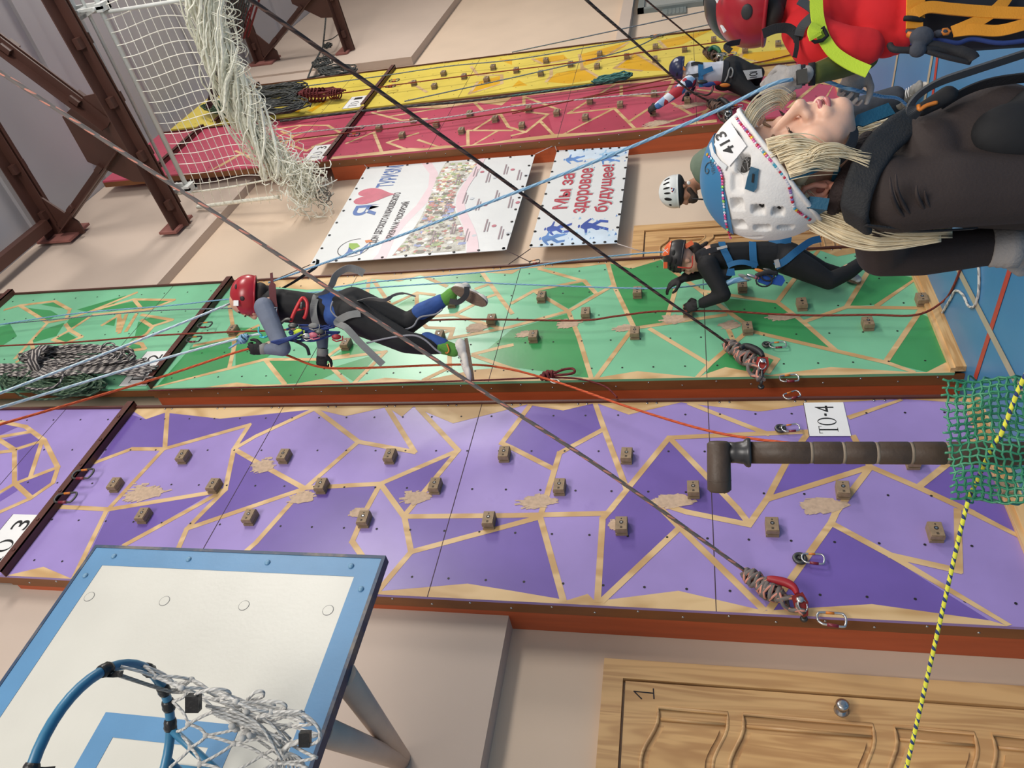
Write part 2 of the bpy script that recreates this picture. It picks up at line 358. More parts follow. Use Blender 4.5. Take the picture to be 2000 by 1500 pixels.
def climbing_wall(key, label, xl, xr, z1, z2, ztop, mats, dark, lines, border, updark, uplines, holds, scuffs, lw=.035, ledge=True):
    """framed plywood tower: lower panel, upper panel, angle irons, side boards; every painted shape is laid on the sheet"""
    root = thing('climbing_tower', (xl, PY, 0), label, 'climbing wall')
    ml, md = mats
    def sheet(name, za, zb, dk, ln, bd):
        mb = MB(); mb.box((xl, PY, za), (xr, PY + .02, zb), 0); seg = [0]
        def face(pts, mi, lift):
            q = [onY(x, y, PY) for x, y in pts]
            q = [V((min(max(p.x, xl), xr), PY - lift, min(max(p.z, za), zb))) for p in q]
            mb.poly(q, mi)
        for p in dk: face(p, 1, .0006)
        for pts, side in bd:
            q = [onY(x, y, PY) for x, y in pts]; e = xr if side > 0 else xl
            for a, b in zip(q, q[1:]):
                a = V((min(max(a.x, xl), xr), PY - .001, min(max(a.z, za), zb))); b = V((min(max(b.x, xl), xr), PY - .001, min(max(b.z, za), zb)))
                if abs(a.z - b.z) > 1e-4: mb.poly([a, b, V((e, PY - .001, b.z)), V((e, PY - .001, a.z))], 2)
        for pl in ln:
            q = [onY(x, y, PY) for x, y in pl]
            for i in range(len(q) - 1):
                a, b = q[i], q[i + 1]; d = b - a; d.y = 0
                if d.length < 1e-4: continue
                d.normalize(); s_ = V((-d.z, 0, d.x)) * lw / 2; a = a - d * lw * .35; b = b + d * lw * .35
                seg[0] += 1; mb.poly([V((min(max(p.x, xl), xr), PY - .0012 - .00001 * seg[0], min(max(p.z, za), zb))) for p in (a - s_, b - s_, b + s_, a + s_)], 2)
        return mb
    lo = sheet('lower', 0.06, z1, dark, lines, border)
    for zs in (1.53, 3.02, 4.52):
        if zs < z1: lo.box((xl, PY - .0018, zs - .0022), (xr, PY, zs + .0022), 3)
    zz = .2; r = 0
    while zz < z1 - .1:                       # rows of bolt holes
        for k in range(5):
            x = xl + .12 + (xr - xl - .24) * k / 4; z = zz + (.1 if k % 2 else 0)
            lo.poly([(x + .0075 * math.cos(a * math.pi / 3), PY - .002, z + .0075 * math.sin(a * math.pi / 3)) for a in range(6)], 4)
        zz += .21; r += 1
    rr = random.Random(len(key))
    for x, y, wd, ht in scuffs:               # paint rubbed off beside the holds, in short strokes
        c = onY(x, y, PY)
        n = 0
        for i in range(130):
            u = rr.gauss(0, .22); v = rr.gauss(0, .15)
            px = c.x + u * ht; pz = c.z + v * wd; L = rr.uniform(.4, .9) * wd * .8 * (1 - min(.7, abs(u))); h = rr.uniform(.004, .016); tl = rr.uniform(-.5, .1) * L; n += 1
            lo.poly([(px - h / 2, PY - .0026 - n * 3e-6, pz - L / 2), (px + h / 2, PY - .0026 - n * 3e-6, pz - L / 2.4), (px + h / 2 + tl, PY - .0026 - n * 3e-6, pz + L / 2), (px - h / 2 + tl, PY - .0026 - n * 3e-6, pz + L / 2.3)], 5)
    lo.build('lower_panel', [ml, md, m_ply, m_seam, m_dot, m_scuff], root)
    up = sheet('upper', z1, ztop, updark, uplines, [])
    up.box((xl, PY - .0018, z1 + .62), (xr, PY, z1 + .624), 3)
    for i in range(12):
        for k in range(5):
            x = xl + .12 + (xr - xl - .24) * k / 4; z = z1 + .15 + i * .25 + (.1 if k % 2 else 0)
            if z < ztop: up.poly([(x + .0075 * math.cos(a * math.pi / 3), PY - .002, z + .0075 * math.sin(a * math.pi / 3)) for a in range(6)], 4)
    up.build('upper_panel', [ml, md, m_ply, m_seam, m_dot], root)
    # left flank: brown edge board by the sheet, rust-red board by the wall; right flank the same, seen edge on
    for sx, x in ((-1, xl), (1, xr)):
        mb = MB(); a = sorted((x, x + sx * -.018)); 
        mb.box((a[0], PY + .02, .0), (a[1], PY + .10, z1)); mb.box((a[0], PY + .02, z1), (a[1], PY + .085, ztop))
        if sx < 0:
            for i in range(26):
                z = .15 + i * (z1 - .3) / 25; mb.ell((x, PY + .035 + .03 * (i % 2), z), ((0, 1, 0), (0, 0, 1), (1, 0, 0)), (.008, .008, .005), 1, 8, 4)
        mb.build('edge_board', [m_edge, m_steel], root)
        mb = MB(); a = sorted((x - sx * .006, x - sx * .03))
        mb.box((a[0], PY + .104, .0), (a[1], WY - .002, z1 - .02)); mb.build('side_board', m_side, root)
    mb = MB(); mb.box((xr - .002, PY - .018, .1), (xr + .016, PY + .02, ztop))
    for i in range(int(z1 / .45)):
        for dz in (0, .06): mb.lathe((xr - .012, PY - .001, .5 + i * .45 + dz), (0, -1, 0), [(0, .007), (.004, .007), (.006, .003)], 8, 1)
    mb.build('edge_trim', [m_bar, m_steel], root)
    for z in (z1, z2):
        if z < ztop + .01:
            mb = MB(); mb.box((xl - .01, PY - .06, z - .03), (xr + .02, PY - .052, z + .03)); mb.box((xl - .01, PY - .06, z - .03), (xr + .02, PY - .001, z - .022))
            for i in range(6): mb.ell((xl + .15 + i * (xr - xl - .3) / 5, PY - .062, z), ((1, 0, 0), (0, 0, 1), (0, 1, 0)), (.012, .012, .006), 0, 8, 4)
            mb.build('angle_iron', m_bar, root)
    mb = MB(); mb.box((xl + .01, PY - .04, .0), (xr - .01, PY - .001, .06)); mb.box((xl + .01, PY - .03, .06), (xr - .01, PY - .001, .085)); mb.build('base_plank', m_base, root)
    # holds: bolted wooden blocks with a counterbored hole and a notch at one end
    for i, (hx, hy) in enumerate(holds):
        c = onY(hx, hy, PY - .03); hold0(root, c, xl)
    return root
HOLD = []
def hold0(root, c, xl):
    w2, h2, dp = .046, .033, .058
    def mk():
        mb = MB()
        # outline in X-Z has a notched left end, extruded along Y
        o = [(-w2, -h2), (w2, -h2), (w2, h2), (-w2, h2)]
        y1 = -dp
        mb.prism([(a * .94, y1, b * .92) for a, b in o], (0, .006, 0), 0)
        mb.prism([(-w2, y1 + .005, -h2), (w2, y1 + .005, -h2), (w2, y1 + .005, h2), (-w2, y1 + .005, h2)], (0, .026, 0), 0)
        mb.prism([(-w2 * .80, y1 + .03, -h2 * .9), (w2, y1 + .03, -h2), (w2, y1 + .03, h2), (-w2 * .80, y1 + .03, h2 * .9)], (0, .012, 0), 0)
        mb.prism([(-w2 * .98, y1 + .042, -h2), (w2, y1 + .042, -h2), (w2, y1 + .042, h2), (-w2 * .98, y1 + .042, h2)], (0, dp - .042, 0), 0)
        for q, r_, dpt in ((.004, .0115, .0006), (.028, .004, .0006)):
            mb.lathe((q, y1 - dpt, 0), (0, 1, 0), [(0, r_), (.001, r_)], 12, 1)
        mb.lathe((.004, y1 - .0012, 0), (0, 1, 0), [(0, .006), (.001, .006)], 8, 2)
        for q in range(3): mb.box((-.036 + q * .005, y1 - .0006, -.006), (-.033 + q * .005, y1, .006), 1)
        return mb
    if not HOLD:
        o = mk().build('climbing_hold', [m_hold, m_holdd, m_steel], None, off=V((0, 0, 0))); HOLD.append(o); o.parent = root
    else:
        o = HOLD[0].copy(); COL.objects.link(o); o.parent = root
    o.location = V((c.x, PY, c.z)) - V(root.location)
    o.rotation_euler = (0, random.uniform(-.05, .05), 0)
# ------------------------------------------------------------------ violet tower (nearest)
pz_top = [(260,803),(285,819),(323,806),(430,818),(500,811),(600,801),(615,799),(628,802),(675,813),(757,795),(767,802),(785,814),(808,794),(823,801),(885,827),(1000,798),(1030,790),(1037,792),(1100,802),(1160,788),(1167,788),(1228,810),(1330,786),(1350,789),(1480,804),(1500,802),(1577,790),(1653,785),(1757,778),(1773,780),(1847,785),(1915,783)]
pz_bot = [(12,1125),(85,1107),(137,1129),(400,1120),(740,1155),(913,1140),(1000,1154),(1094,1170),(1106,1173),(1148,1160),(1162,1174),(1190,1171),(1325,1154),(1475,1189),(1493,1193),(1508,1192),(1703,1180),(1933,1212),(1967,1222)]
P_lines = [[(327,806),(322,877)], [(187,903),(257,877),(320,877),(487,830),(457,877)], [(320,877),(213,993)], [(117,990),(213,995),(413,962),(440,957)],
 [(457,877),(440,957),(397,1000),(365,1033),(348,1072)], [(213,995),(207,1000),(143,1130)], [(243,1065),(362,1000),(430,962)], [(365,1033),(467,998),(593,955)],
 [(457,877),(500,852),(615,799)], [(457,877),(500,902),(593,953)], [(617,800),(700,863),(810,883),(757,797)], [(700,863),(597,953)], [(597,953),(743,945)],
 [(743,945),(895,880),(817,797)], [(895,880),(790,1007)], [(743,945),(790,1010),(803,1078)], [(743,945),(713,1000),(688,1058),(710,1090)], [(593,955),(500,1060),(477,1080),(440,1110)],
 [(790,1009),(1000,1007),(1180,1003)], [(803,1078),(1000,1025),(1055,1010)], [(803,1078),(738,1155)], [(1055,1010),(1100,1172)], [(1055,1010),(1093,885),(1180,838),(1163,788)],
 [(1035,792),(980,866),(1000,875),(1083,917)], [(1180,838),(1223,953)], [(1193,995),(1307,855),(1467,848),(1583,843)], [(1347,788),(1500,848)], [(1307,855),(1440,993),(1463,1023)],
 [(1277,980),(1340,1000),(1463,1025)], [(1277,980),(1300,1003),(1490,1190)], [(1195,993),(1177,1013),(1167,1173)], [(1323,1035),(1178,1172)], [(1463,1025),(1500,972),(1535,905),(1575,850)],
 [(1500,975),(1700,912)], [(1660,815),(1757,780)], [(1667,853),(1697,908)], [(1700,912),(1633,1000),(1623,1022),(1503,1190)], [(1700,912),(1793,952),(1897,1000),(2010,1050)],
 [(1793,952),(1850,907),(1900,860)], [(1627,1024),(1740,1085),(1967,1222)], [(1740,1085),(1873,1115)], [(1870,997),(1873,1115)]]
P_dark = [[(257,810),(285,819),(323,806),(320,877),(257,877),(190,903)], [(327,807),(430,818),(500,812),(600,801),(500,850),(462,875),(487,830),(322,877)],
 [(459,884),(590,955),(467,998),(365,1031),(397,1000),(441,957)], [(215,998),(410,966),(243,1064),(190,1070),(150,1130)], [(748,945),(888,885),(790,1000)],
 [(597,957),(738,948),(710,1003),(686,1058),(703,1090),(480,1080),(500,1062)], [(793,1012),(1050,1010),(805,1074)], [(806,1079),(1052,1014),(1094,1170),(1000,1154),(913,1140),(742,1154)],
 [(1037,792),(1100,802),(1160,788),(1178,836),(1092,880),(1083,915),(1000,872),(983,865)],
 [(1307,860),(1200,990),(1180,1013),(1170,1172),(1322,1035),(1275,980),(1340,997),(1455,1018)], [(1578,850),(1665,853),(1697,908),(1505,968)],
 [(1905,860),(1855,905),(1800,953),(2010,1044),(2010,905)], [(1625,1027),(1740,1090),(1933,1212),(1703,1180),(1508,1192)]]
P_up = [T(0,1,(20,1075),(180,1040),(235,1085),(95,1130)), T(0,1,(105,1140),(240,1095),(180,1290),(105,1320)), T(0,1,(110,1330),(320,1255),(310,1320),(185,1410)), T(0,1,(0,985),(110,1000),(0,1050)), T(0,1,(0,1400),(85,1345),(110,1370),(0,1440))]
P_upl = [T(0,1,(-160,960),(0,970),(150,1000),(260,1080),(340,1240),(310,1330),(180,1420),(0,1500),(-180,1560)), T(0,1,(-120,1010),(0,1080),(85,1135),(85,1330),(185,1420)), T(0,1,(85,1135),(245,1085)), T(0,1,(245,1090),(180,1290)), T(0,1,(85,1335),(335,1240)), T(0,1,(0,1060),(180,1030)), T(0,1,(0,1385),(85,1335)), T(0,1,(0,1150),(85,1140))]
P_holds = [(358,892),(225,947),(418,949),(280,1007),(555,891),(488,1010),(628,949),(762,891),(711,1014),(850,949),(985,887),(955,1016),(1093,951),(1224,890),(1214,1027),(1354,956),(1508,1029),(1646,957),(1827,1039),(1782,899),(1965,955)]
P_scuff = [(285,960,.28,.10),(592,970,.16,.08),(815,970,.18,.08),(1050,978,.20,.08),(1315,977,.20,.08),(1605,985,.22,.08),(515,908,.16,.12),(700,1000,.10,.06),(1200,1025,.06,.06)]
PXL, PXR = 2.118, 3.63
climbing_wall('violet', 'lilac and violet climbing wall, nearest tower, between the pine door and the green tower', PXL, PXR, 5.80, 8.35, 8.8, (P_L, P_D), P_dark, P_lines,
  [(pz_top, 1), (pz_bot, -1)], P_up, P_upl, P_holds, P_scuff)
# ------------------------------------------------------------------ green tower
G_lines = [[(448,594),(454,632),(458,676),(448,718)], [(380,675),(452,660),(504,636)], [(300,758),(447,720),(518,702),(606,702),(640,702),(753,687)], [(518,702),(556,750)], [(642,712),(678,748)], [(644,700),(680,693)], [(640,696),(668,676)],
 [(753,687),(693,747)], [(878,694),(878,718),(828,742)], [(924,694),(980,714),(1010,724)], [(924,692),(980,678),(1000,674)], [(721,546),(716,578)], [(730,548),(760,592),(764,604)], [(756,599),(814,572),(848,576)], [(814,572),(814,596)],
 [(832,542),(872,559)], [(930,564),(958,554)], [(942,533),(980,586),(1000,612)], [(948,582),(972,574)], [(844,618),(888,615),(924,596)], [(888,615),(980,642)], [(826,633),(834,640),(885,642),(878,662)], [(840,658),(884,644)], [(878,661),(950,648),(1000,638)],
 [(1000,592),(1043,568),(1140,548),(1163,572)], [(1053,525),(1143,550)], [(1043,568),(1110,608)], [(1110,608),(1197,558)], [(1000,638),(1110,608)], [(1110,608),(1130,657),(1155,740)], [(1187,515),(1200,560),(1237,637)], [(1237,640),(1165,738)],
 [(1247,640),(1417,615)], [(1270,643),(1385,712),(1457,650)], [(1385,713),(1363,737)], [(1320,563),(1300,633)], [(1313,528),(1367,567),(1423,610),(1457,633)], [(1370,568),(1500,588),(1518,590),(1570,630),(1630,683)], [(1467,647),(1500,655),(1630,685),(1730,708),(1783,727)],
 [(1518,590),(1550,547),(1598,487)], [(1572,628),(1653,600),(1800,602)], [(1653,600),(1700,523)], [(1713,597),(1800,545)], [(1800,603),(1730,707)], [(1800,602),(1832,617)], [(1423,645),(1435,672),(1518,702),(1500,727)]]
G_dark = [[(372,680),(453,662),(447,718),(305,756)], [(522,704),(642,704),(642,712),(655,728),(620,745),(556,750)], [(840,544),(940,533),(954,553),(870,556)], [(640,702),(690,672),(745,685)], [(650,718),(740,690),(692,746)],
 [(1050,567),(1140,552),(1162,572),(1110,603)], [(1000,643),(1110,612),(1128,657),(1152,738),(1000,717),(930,700)], [(1193,515),(1233,525),(1290,508),(1330,538),(1317,563),(1300,632),(1240,637),(1200,557)], [(1407,582),(1500,590),(1518,592),(1547,617),(1628,683),(1500,653),(1467,645),(1427,608)],
 [(1440,672),(1515,703),(1500,728),(1440,724),(1380,730),(1386,716)], [(1702,527),(1797,543),(1712,595),(1657,598)], [(1797,612),(1833,623),(1873,713),(1810,727),(1733,708)], [(764,604),(812,575),(815,596),(845,617),(830,632),(770,640),(700,630)], [(460,640),(504,640),(560,665),(520,700),(460,716)]]
gz_top = [(455,553),(462,572),(540,561),(600,566),(640,564),(664,560),(720,545),(735,545),(780,550),(820,538),(838,542),(940,531),(955,533),(1000,535),(1018,525),(1050,523),(1125,523),(1187,515),(1193,515),(1233,525),(1290,508),(1320,503),(1400,506),(1480,490),(1540,500),(1598,487),(1635,501),(1683,492),(1760,498),(1790,500)]
gz_bot = [(292,760),(400,757),(463,747),(500,752),(577,750),(630,740),(678,748),(693,747),(753,738),(827,743),(930,722),(1000,717),(1040,732),(1152,738),(1165,738),(1245,725),(1363,737),(1380,730),(1417,717),(1500,733),(1623,717),(1783,727),(1810,727),(1847,708),(1873,713),(1880,728)]
G_up = [T(0,1,(240,285),(325,270),(385,310)), T(0,1,(165,305),(300,320),(340,345),(270,385)), T(0,1,(450,315),(740,230),(640,300),(530,330)), T(0,1,(560,310),(790,265),(820,300),(640,325)), T(0,1,(800,255),(1010,260),(880,310),(820,320)), T(0,1,(385,400),(410,365),(545,345),(420,420)), T(0,1,(600,400),(680,365),(670,410)), T(0,1,(830,375),(900,355),(1000,375),(905,400),(885,410)), T(0,1,(810,385),(880,400),(860,450),(760,500),(790,470)), T(0,1,(310,490),(400,450),(450,480),(380,510)), T(0,1,(690,560),(760,510),(830,515),(850,545),(700,580)), T(0,1,(230,440),(380,390),(330,470),(180,510)), T(0,1,(-60,430),(60,400),(100,470),(-40,560))]
G_upl = [T(0,1,(30,315),(115,290),(320,265),(410,315),(390,360)), T(0,1,(115,290),(280,390),(390,370),(530,325),(800,215)), T(0,1,(280,390),(180,500),(90,600)), T(0,1,(530,325),(780,255),(1020,258),(880,312),(650,335),(545,345)), T(0,1,(790,262),(822,300),(820,320)), T(0,1,(410,435),(545,345)), T(0,1,(385,400),(410,435),(310,490),(380,512),(480,475),(410,435)), T(0,1,(600,405),(700,345),(690,440)), T(0,1,(830,345),(1010,375),(900,410),(860,455),(700,560),(850,545),(830,515),(770,505)), T(0,1,(830,375),(885,410)), T(0,1,(690,345),(720,400)), T(0,1,(740,345),(700,450)), T(0,1,(800,340),(740,440)), T(0,1,(180,500),(200,560),(100,620)), T(0,1,(660,570),(770,620))]
G_holds = [(455,645),(676,672),(883,590),(960,625),(858,657),(1042,657),(1058,580),(1144,612),(1240,650),(1245,571),(1343,607),(1450,560),(1460,641),(1566,594),(1695,632),(1800,585)]
G_scuff = [(1110,632,.16,.08),(1025,652,.12,.06),(1320,622,.2,.08),(1220,640,.14,.06),(1530,617,.2,.05),(930,640,.16,.1),(1425,634,.14,.08),(530,672,.16,.08)]
GXL, GXR = 3.862, 5.345
climbing_wall('green_', 'mint and green climbing wall between the violet tower and the banners', GXL, GXR, 5.80, 8.30, 9.10, (G_L, G_D), G_dark, G_lines,
  [(gz_top, 1), (gz_bot, -1)], G_up, G_upl, G_holds, G_scuff)
# ------------------------------------------------------------------ raspberry tower
K_lines = [T(1,0,(680,660),(850,705),(1000,695)), T(1,0,(770,685),(1280,600),(1330,650)), T(1,0,(690,775),(740,900)), T(1,0,(530,840),(680,780)), T(1,0,(905,885),(770,835),(950,780)), T(1,0,(950,820),(1090,870)), T(1,0,(1240,860),(1240,765),(1500,765)), T(1,0,(1265,860),(1420,765)), T(1,0,(1280,760),(1430,665),(1480,745),(1500,750)),
 T(2,0,(0,615),(70,610),(70,565)), T(2,0,(80,570),(280,645)), T(2,0,(0,645),(210,670),(80,775),(0,750)), T(2,0,(0,795),(80,775)), T(2,0,(165,710),(255,810)), T(2,0,(270,805),(600,635),(330,665),(610,490)), T(2,0,(600,635),(725,760)), T(2,0,(690,710),(890,580),(950,465)), T(2,0,(640,500),(640,560),(860,565)), T(2,0,(800,750),(1300,600),(1420,560)), T(2,0,(940,605),(1050,670)), T(2,0,(1070,720),(1240,550)), T(2,0,(1090,525),(1330,560),(1500,540)), T(2,0,(1340,590),(1500,640)), T(2,0,(1380,520),(1500,470)),
 [(1500,190),(1570,158),(1620,165)], [(1600,230),(1640,160)], [(1540,210),(1600,160)]]
K_dark = [T(1,0,(770,840),(905,885),(740,900),(700,790),(940,785)), T(1,0,(1240,765),(1430,668),(1480,748),(1500,765)), T(2,0,(80,775),(210,672),(250,805),(0,825)), T(2,0,(270,805),(598,637),(720,760)), T(2,0,(645,500),(940,470),(890,575),(645,558)), T(2,0,(800,750),(1300,600),(1200,715))]
K_up = []
K_upl = [T(1,0,(100,760),(250,735),(420,735),(515,790),(380,800),(250,820)), T(1,0,(300,880),(515,790)), T(1,0,(330,860),(515,792)), T(1,0,(250,820),(200,850),(300,885)), T(1,0,(150,770),(220,800),(160,850),(190,910)), T(1,0,(130,800),(260,740)), T(1,0,(100,850),(220,800),(330,760)), T(1,0,(100,900),(160,850)),
 [(400,345),(470,300),(500,312)], [(400,345),(440,350),(500,330)], [(430,325),(490,290)], [(460,295),(520,330)]]
K_holds = [(740,250),(785,264),(807,233),(852,243),(901,255),(917,222),(967,232),(1019,245),(1032,213),(1087,220),(1143,229),(1152,197),(1211,204),(1277,183),(1275,219),(1342,196),(1548,187),(1425,205),(1480,200)]
KXL, KXR = 7.94, 9.40
kz_bot = [(650,306),(690,303),(710,300),(790,291),(800,289),(830,290),(870,284),(900,285),(960,279),(1000,272),(1085,262),(1170,258),(1240,250),(1300,246),(1400,233)]
kz_top = [(735,219),(790,211),(850,211),(925,200),(980,206),(1000,190),(1030,187),(1130,176),(1170,167),(1220,164),(1320,157),(1380,158),(1450,147),(1520,150),(1560,143)]
climbing_wall('raspberry', 'raspberry red climbing wall between the banners and the yellow tower', KXL, KXR, 5.80, 8.25, 8.95, (K_L, K_D), K_dark, K_lines, [(kz_bot, -1), (kz_top, 1)], K_up, K_upl, K_holds, [(1285,240,.3,.1),(1350,205,.3,.1)], lw=.04)
# ------------------------------------------------------------------ yellow tower (farthest)
Y_dark = [T(2,0,(120,345),(300,320),(330,350),(180,375)), T(2,0,(395,320),(680,245),(660,275),(500,360),(410,390)), T(2,0,(600,400),(720,310),(900,415),(760,415)), T(2,0,(860,240),(1170,175),(1000,260),(900,280)), T(2,0,(200,480),(260,430),(420,400),(520,460),(330,490)), T(1,0,(1250,550),(1300,480),(1450,440),(1440,490)), T(2,0,(1240,280),(1340,265),(1320,310),(1200,320)), T(2,0,(0,510),(40,470),(90,500)), T(1,0,(1420,350),(1500,345),(1500,380)), [(1440,105),(1560,95),(1560,118),(1480,128)]]
Y_lines = [T(2,0,(120,345),(180,375),(330,350)), T(2,0,(395,320),(410,390),(410,410)), T(2,0,(500,360),(680,250)), T(2,0,(600,400),(720,310),(900,415)), T(2,0,(600,400),(760,415)), T(2,0,(860,240),(900,280),(720,310)), T(2,0,(230,410),(230,445),(200,480)), T(2,0,(420,400),(520,460)), T(1,0,(1440,440),(1440,490),(1250,550),(1300,480)), T(1,0,(1260,390),(1300,440),(1440,440)), T(1,0,(900,480),(1000,540)), [(1430,110),(1490,128),(1560,118)], [(1460,90),(1440,120)]]
Y_up = [T(1,0,(300,650),(420,580),(470,560),(330,655)), T(1,0,(180,650),(290,600),(250,660))]
Y_holds = [(808,162),(848,168),(866,143),(906,149),(950,155),(963,131),(1008,137),(1056,143),(1066,118),(1114,125),(1171,105),(1166,129),(1224,110),(1280,91),(1279,115),(1337,96),(1394,77),(1520,85),(1396,105),(1455,98)]
YXL, YXR = 9.52, 10.98
climbing_wall('yellow', 'yellow climbing wall, farthest tower, beside the bare upper wall', YXL, YXR, 5.85, 8.10, 8.85, (Y_L, Y_D), Y_dark, Y_lines, [], Y_up, [], Y_holds, [], lw=.045)
# ------------------------------------------------------------------ station signs
def font_text(body, fn='Bfont', size=1.0, bold=0.0, extr=.0, squash=1.0, align='CENTER'):
    c = bpy.data.curves.new('lettering', 'FONT'); c.body = body; c.size = size; c.align_x = align; c.align_y = 'CENTER'; c.offset = bold; c.resolution_u = 4
    o = bpy.data.objects.new('lettering', c); COL.objects.link(o); bpy.context.view_layer.update()
    me = bpy.data.meshes.new_from_object(o.evaluated_get(bpy.context.evaluated_depsgraph_get()))
    vs = [V((v.co.x * squash, v.co.y, 0)) for v in me.vertices]; fs = [list(p.vertices) for p in me.polygons]
    bpy.data.objects.remove(o); bpy.data.curves.remove(c); bpy.data.meshes.remove(me)
    return vs, fs
def put_text(mb, body, org, ux, uy, width, height, mi=0, bold=0.0, lift=V((0, -.001, 0)), slant=0.0, fit=True):
    """lettering laid on the plane spanned by ux (reading direction) and uy (up), centred at org, fitted to width x height"""
    vs, fs = font_text(body, bold=bold)
    x0 = min(v.x for v in vs); x1 = max(v.x for v in vs); y0 = min(v.y for v in vs); y1 = max(v.y for v in vs)
    sy = height / (y1 - y0); sx = width / (x1 - x0) if fit else sy
    b = len(mb.v); o = V(org) + lift
    for v in vs:
        a = (v.x - (x0 + x1) / 2) * sx; c = (v.y - (y0 + y1) / 2) * sy
        mb.v.append(o + V(ux) * (a + c * slant) + V(uy) * c)
    for f in fs: mb._f([b + i for i in f], mi)
m_paper = mat('white_sign_card', (232, 232, 232), .5, var=.03)
m_text = mat('black_print', (22, 22, 24), .6)
EX, EZ = V((1, 0, 0)), V((0, 0, 1))
def serif_T(mb, c, wd, ht, st):
    """serifed T drawn from bars, the sign's Times-like capital"""
    y = c.y
    def bx(x0, z0, x1, z1): mb.poly([(c.x + x0, y, c.z + z0), (c.x + x1, y, c.z + z0), (c.x + x1, y, c.z + z1), (c.x + x0, y, c.z + z1)], 1)
    bx(-wd / 2, ht / 2 - st * .35, wd / 2, ht / 2); bx(-st / 2, -ht / 2, st / 2, ht / 2 - st * .35)
    bx(-wd / 2, ht / 2 - st * 1.6, -wd / 2 + st * .3, ht / 2 - st * .35); bx(wd / 2 - st * .3, ht / 2 - st * 1.6, wd / 2, ht / 2 - st * .35); bx(-st * 1.4, -ht / 2, st * 1.4, -ht / 2 + st * .3)
def ring_O(mb, c, wd, ht, st):
    n = 28; o = []; i_ = []
    for k in range(n):
        a = 2 * math.pi * k / n; o.append((c.x + wd / 2 * math.cos(a), c.y, c.z + ht / 2 * math.sin(a))); i_.append((c.x + (wd / 2 - st) * math.cos(a), c.y, c.z + (ht / 2 - st * .35) * math.sin(a)))
    for k in range(n): mb.poly([o[k], o[(k + 1) % n], i_[(k + 1) % n], i_[k]], 1)
def sign(x0, x1, z0, z1, tail, label, tilt=0):
    mb = MB(); y = PY - .006; mb.box((x0, y, z0), (x1, y + .002, z1), 0); mb.box((x0, y - .0004, z1 - .004), (x1, y, z1), 2); wd = x1 - x0; ht = z1 - z0; cz = (z0 + z1) / 2; yc = y - .0008
    h = ht * .46
    serif_T(mb, V((x0 + wd * .18, yc, cz)), wd * .21, h, wd * .04); ring_O(mb, V((x0 + wd * .42, yc, cz)), wd * .23, h, wd * .04)
    if tail[0] == '-': mb.poly([(x0 + wd * .585, yc, cz - .03 * ht), (x0 + wd * .66, yc, cz - .03 * ht), (x0 + wd * .66, yc, cz + .03 * ht), (x0 + wd * .585, yc, cz + .03 * ht)], 1)
    put_text(mb, tail[1], V((x0 + wd * .80, y, cz)), EX, EZ, wd * .19, h, 1, lift=V((0, -.0008, 0)))
    return solo(mb, 'station_sign', [m_paper, m_text, m_seam], label, 'sign', 'station signs on the climbing walls')
a, b = onY(1580, 855, PY), onY(1577, 788, PY); c = onY(1662, 853, PY); sign(onY(1590,853,PY).x, onY(1650,787,PY).x, c.z, a.z, '-4', 'white card sign reading TO-4 low on the violet climbing wall')
a = onY(10, 1118, PY); sign(PXL + .03, PXL + .47, 5.83, 6.10, ' 3', 'white card sign reading TO 3 above the angle iron of the violet wall')
sign(GXL + .03, GXL + .47, 5.84, 6.10, ' 2', 'white card sign reading TO 2 behind the hanging ropes of the green wall')
sign(KXL + .02, KXL + .44, 5.86, 6.12, ' 3', 'white card sign reading TO 3 above the angle iron of the raspberry wall')
sign(YXL + .04, YXL + .46, 5.92, 6.18, ' 1', 'white card sign reading TO on the yellow climbing wall')
